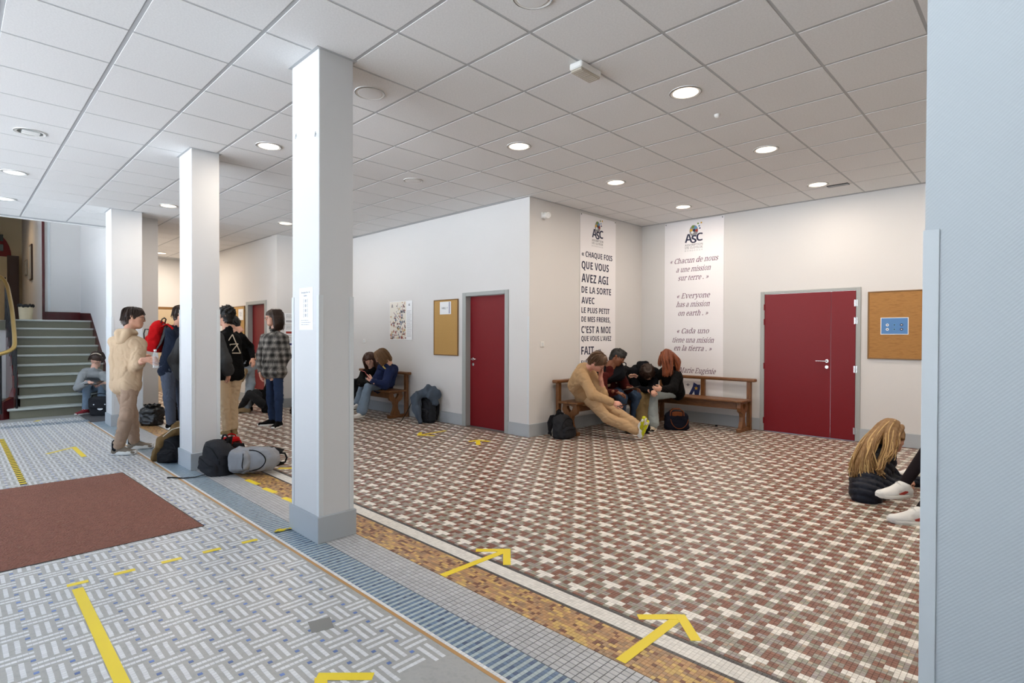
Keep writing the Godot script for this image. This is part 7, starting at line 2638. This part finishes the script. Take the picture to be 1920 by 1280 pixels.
	b.tube([Vector3(-0.16, 0.28, 0), Vector3(-0.12, 0.36, 0.02), Vector3(0.0, 0.385, 0.02), Vector3(0.12, 0.36, 0.02), Vector3(0.16, 0.28, 0)], 0.012, 8, true, 0.5)
	obj("strap", b, M.bag_black, t)
	# rucksack with a slate coat by the wall
	t = rucksack("backpack", "dark backpack under a slate blue coat, leaning on the wall by the bench", Vector3(-7.30, 0.0, -5.47), front * Basis(U, -0.75), 0.36, 0.45, 0.20, M.bag_dark_grey, M.bag_dark_grey, M.bag_black, 41, -0.02)
	ct = thing("coat", "slate blue hooded coat draped over the dark backpack by the wall", "coat", Vector3(-7.28, 0, -5.42))
	drape([[-R * 0.17 + U * 0.42, R * 0.02 + U * 0.50, 0.055, 0.075], [R * 0.02 + U * 0.50, R * 0.17 + U * 0.47, 0.075, 0.08], [R * 0.14 + U * 0.55 + F * 0.03, R * 0.2 + U * 0.47, 0.055, 0.06], [R * 0.05 + U * 0.58, R * 0.10 + U * 0.54, 0.04, 0.045], [-R * 0.12 + U * 0.44 - F * 0.06, -R * 0.11 + U * 0.22 - F * 0.10, 0.07, 0.07], [-R * 0.11 + U * 0.22 - F * 0.10, -R * 0.06 + U * 0.03 - F * 0.13, 0.065, 0.045], [R * 0.10 + U * 0.44 - F * 0.06, R * 0.17 + U * 0.33 - F * 0.04, 0.075, 0.05], [-R * 0.2 + U * 0.40 + F * 0.02, -R * 0.205 + U * 0.34, 0.05, 0.035]], M.slate_coat, "cloth", ct, 0.034)
	b = MB.new()
	b.tube([Vector3(-7.46, 0.35, -5.30), Vector3(-7.52, 0.12, -5.20), Vector3(-7.56, 0.012, -5.14), Vector3(-7.60, 0.01, -5.05)], [0.014, 0.014, 0.012, 0.01], 8, true, 0.4)
	tag(obj("strap", b, M.bag_black), "loose black strap hanging from the backpack by the wall to the floor", "strap")
	# grey-black rucksack at the end of the left bench
	t = rucksack("backpack", "charcoal backpack on the floor at the near end of the side wall bench", Vector3(-4.84, 0.0, -5.98), front * Basis(U, 0.85), 0.34, 0.33, 0.24, M.bag_coal, M.bag_coal, M.bag_black, 51, -0.03)
	b = MB.new()
	b.tube([R * -0.20 + U * 0.05, R * -0.15 + U * 0.24 - F * 0.02, R * -0.06 + U * 0.36, R * 0.0 + U * 0.33], [0.02, 0.026, 0.026, 0.018], 10, true, 0.45, F)
	var inv := t.basis.inverse()
	for k in b.v.size():
		b.v[k] = inv * b.v[k]
		b.n[k] = inv * b.n[k]
	obj("raised_strap", b, M.bag_black, t)
	# flat dark bag under the outstretched legs
	t = rucksack("backpack", "dark navy backpack lying flat under the outstretched legs", Vector3(-4.46, 0.09, -6.93), Basis(-F, (R * 0.99 - U * 0.05).normalized(), U).orthonormalized(), 0.26, 0.38, 0.16, M.dark_navy, M.dark_navy, M.bag_black, 57)
	# rucksack standing on the bench between two people
	t = rucksack("backpack", "black backpack stood on the corner bench between the striped sweater and the bent figure", Vector3(-4.97, 0.476, -7.76), front * Basis(U, 0.5), 0.26, 0.46, 0.17, M.bag_black, M.bag_black, M.bag_coal, 61, -0.02)
	# tote
	t = thing("tote_bag", "navy tote bag with tan leather handles on the floor by the long bench", "bag", Vector3(-4.06, 0, -7.74))
	t.basis = front * Basis(U, -0.15)
	obj("body", sack(0.38, 0.29, 0.19, 3.4, 0.88, 0.008, 71), M.bag_navy, t)
	obj("flap", moved(sack(0.16, 0.07, 0.03, 3.0, 0.95, 0.002, 72), Transform3D(Basis(), Vector3(0.0, 0.215, 0.075))), M.brown_leather, t)
	for z in [-0.05, 0.07]:
		b = MB.new()
		b.tube([Vector3(-0.10, 0.22, z * 1.2), Vector3(-0.095, 0.28, z), Vector3(-0.05, 0.315, z * 0.5), Vector3(0.05, 0.315, z * 0.5), Vector3(0.095, 0.28, z), Vector3(0.10, 0.22, z * 1.2)], 0.0085, 8)
		obj("handle", b, M.brown_leather, t)
	b = MB.new()
	var sp := []
	for i in 12:
		var a := PI * (1.05 + 0.9 * i / 11.0)
		sp.append(Vector3(0.03 + cos(a) * 0.13, 0.20 + sin(a) * 0.17, 0.11))
	b.tube(sp, 0.006, 6)
	obj("shoulder_strap", b, M.brown_leather, t)
	# red rucksack on the back of the navy jacket
	t = rucksack("backpack", "bright red backpack worn by the person in the navy jacket", Vector3(-9.67, 1.17, -2.16), Basis(F, (U * 0.96 + R * 0.24).normalized(), (-R * 0.96 + U * 0.24).normalized()).orthonormalized(), 0.30, 0.47, 0.22, M.red_bag, M.red_bag, M.black, 81, 0.02)
	b = MB.new()
	b.tube([Vector3(-0.02, 0.30, 0.15), Vector3(-0.02, 0.29, 0.20), Vector3(-0.01, 0.22, 0.21), Vector3(0, 0.14, 0.19), Vector3(0, 0.10, 0.17)], 0.009, 7)
	obj("side_strap", b, M.black, t)
	obj("bottle_pocket", moved(sack(0.08, 0.13, 0.07, 2.5, 0.9, 0.004, 83), Transform3D(Basis(), Vector3(-0.02, 0.02, 0.15))), M.black, t)
	for s in [-1.0, 1.0]:
		b = MB.new()
		b.tube([Vector3(s * 0.09, 0.40, -0.08), Vector3(s * 0.10, 0.46, -0.16), Vector3(s * 0.11, 0.42, -0.25), Vector3(s * 0.11, 0.30, -0.28)], 0.026, 8, true, 0.4)
		obj("shoulder_strap", b, M.red_bag, t)
	# heap of clothes by the return wall
	t = thing("fur_coat", "heap of shaggy brown fur on the floor right of the plaid shirt", "coat", Vector3(-9.62, 0, -4.36))
	var fs := field_of([[R * -0.06 + U * 0.07, R * 0.14 + U * 0.08, 0.075, 0.085], [R * 0.05 + U * 0.14, R * 0.16 + U * 0.15, 0.06, 0.06]], 0.010, 0.03)
	fs.ripple(hair_noise, 0.05, Vector3(1.4, 1.4, 1.4))
	fs.smooth_normals()
	obj("fur", fs.mesh(), M.fur, t)
	t = thing("blanket", "pale striped cloth bundled above the brown fur by the return wall", "blanket", Vector3(-10.20, 0, -4.72))
	drape([[U * 0.10, U * 0.10 + R * 0.3, 0.10, 0.10], [U * 0.26 - R * 0.04, U * 0.28 + R * 0.3, 0.09, 0.10]], M.bag_grey, "dark_layer", t, 0.02, 0.016)
	for i in 6:
		b = MB.new()
		b.tube([R * -0.1 + U * (0.30 + 0.018 * i) - F * 0.10 + F * 0.018 * i, R * 0.1 + U * (0.315 + 0.018 * i) - F * 0.105 + F * 0.018 * i, R * 0.34 + U * (0.32 + 0.018 * i) - F * 0.09 + F * 0.018 * i], 0.012, 8)
		obj("stripe", b, M.grey_knit if i % 2 == 0 else M.cream, t)
	t = rucksack("backpack", "khaki backpack on the floor behind the khaki trousers, by the far wall", Vector3(-11.2, 0, -3.7), front, 0.24, 0.36, 0.2, M.khaki_bag, M.khaki_bag, M.bag_black, 91)
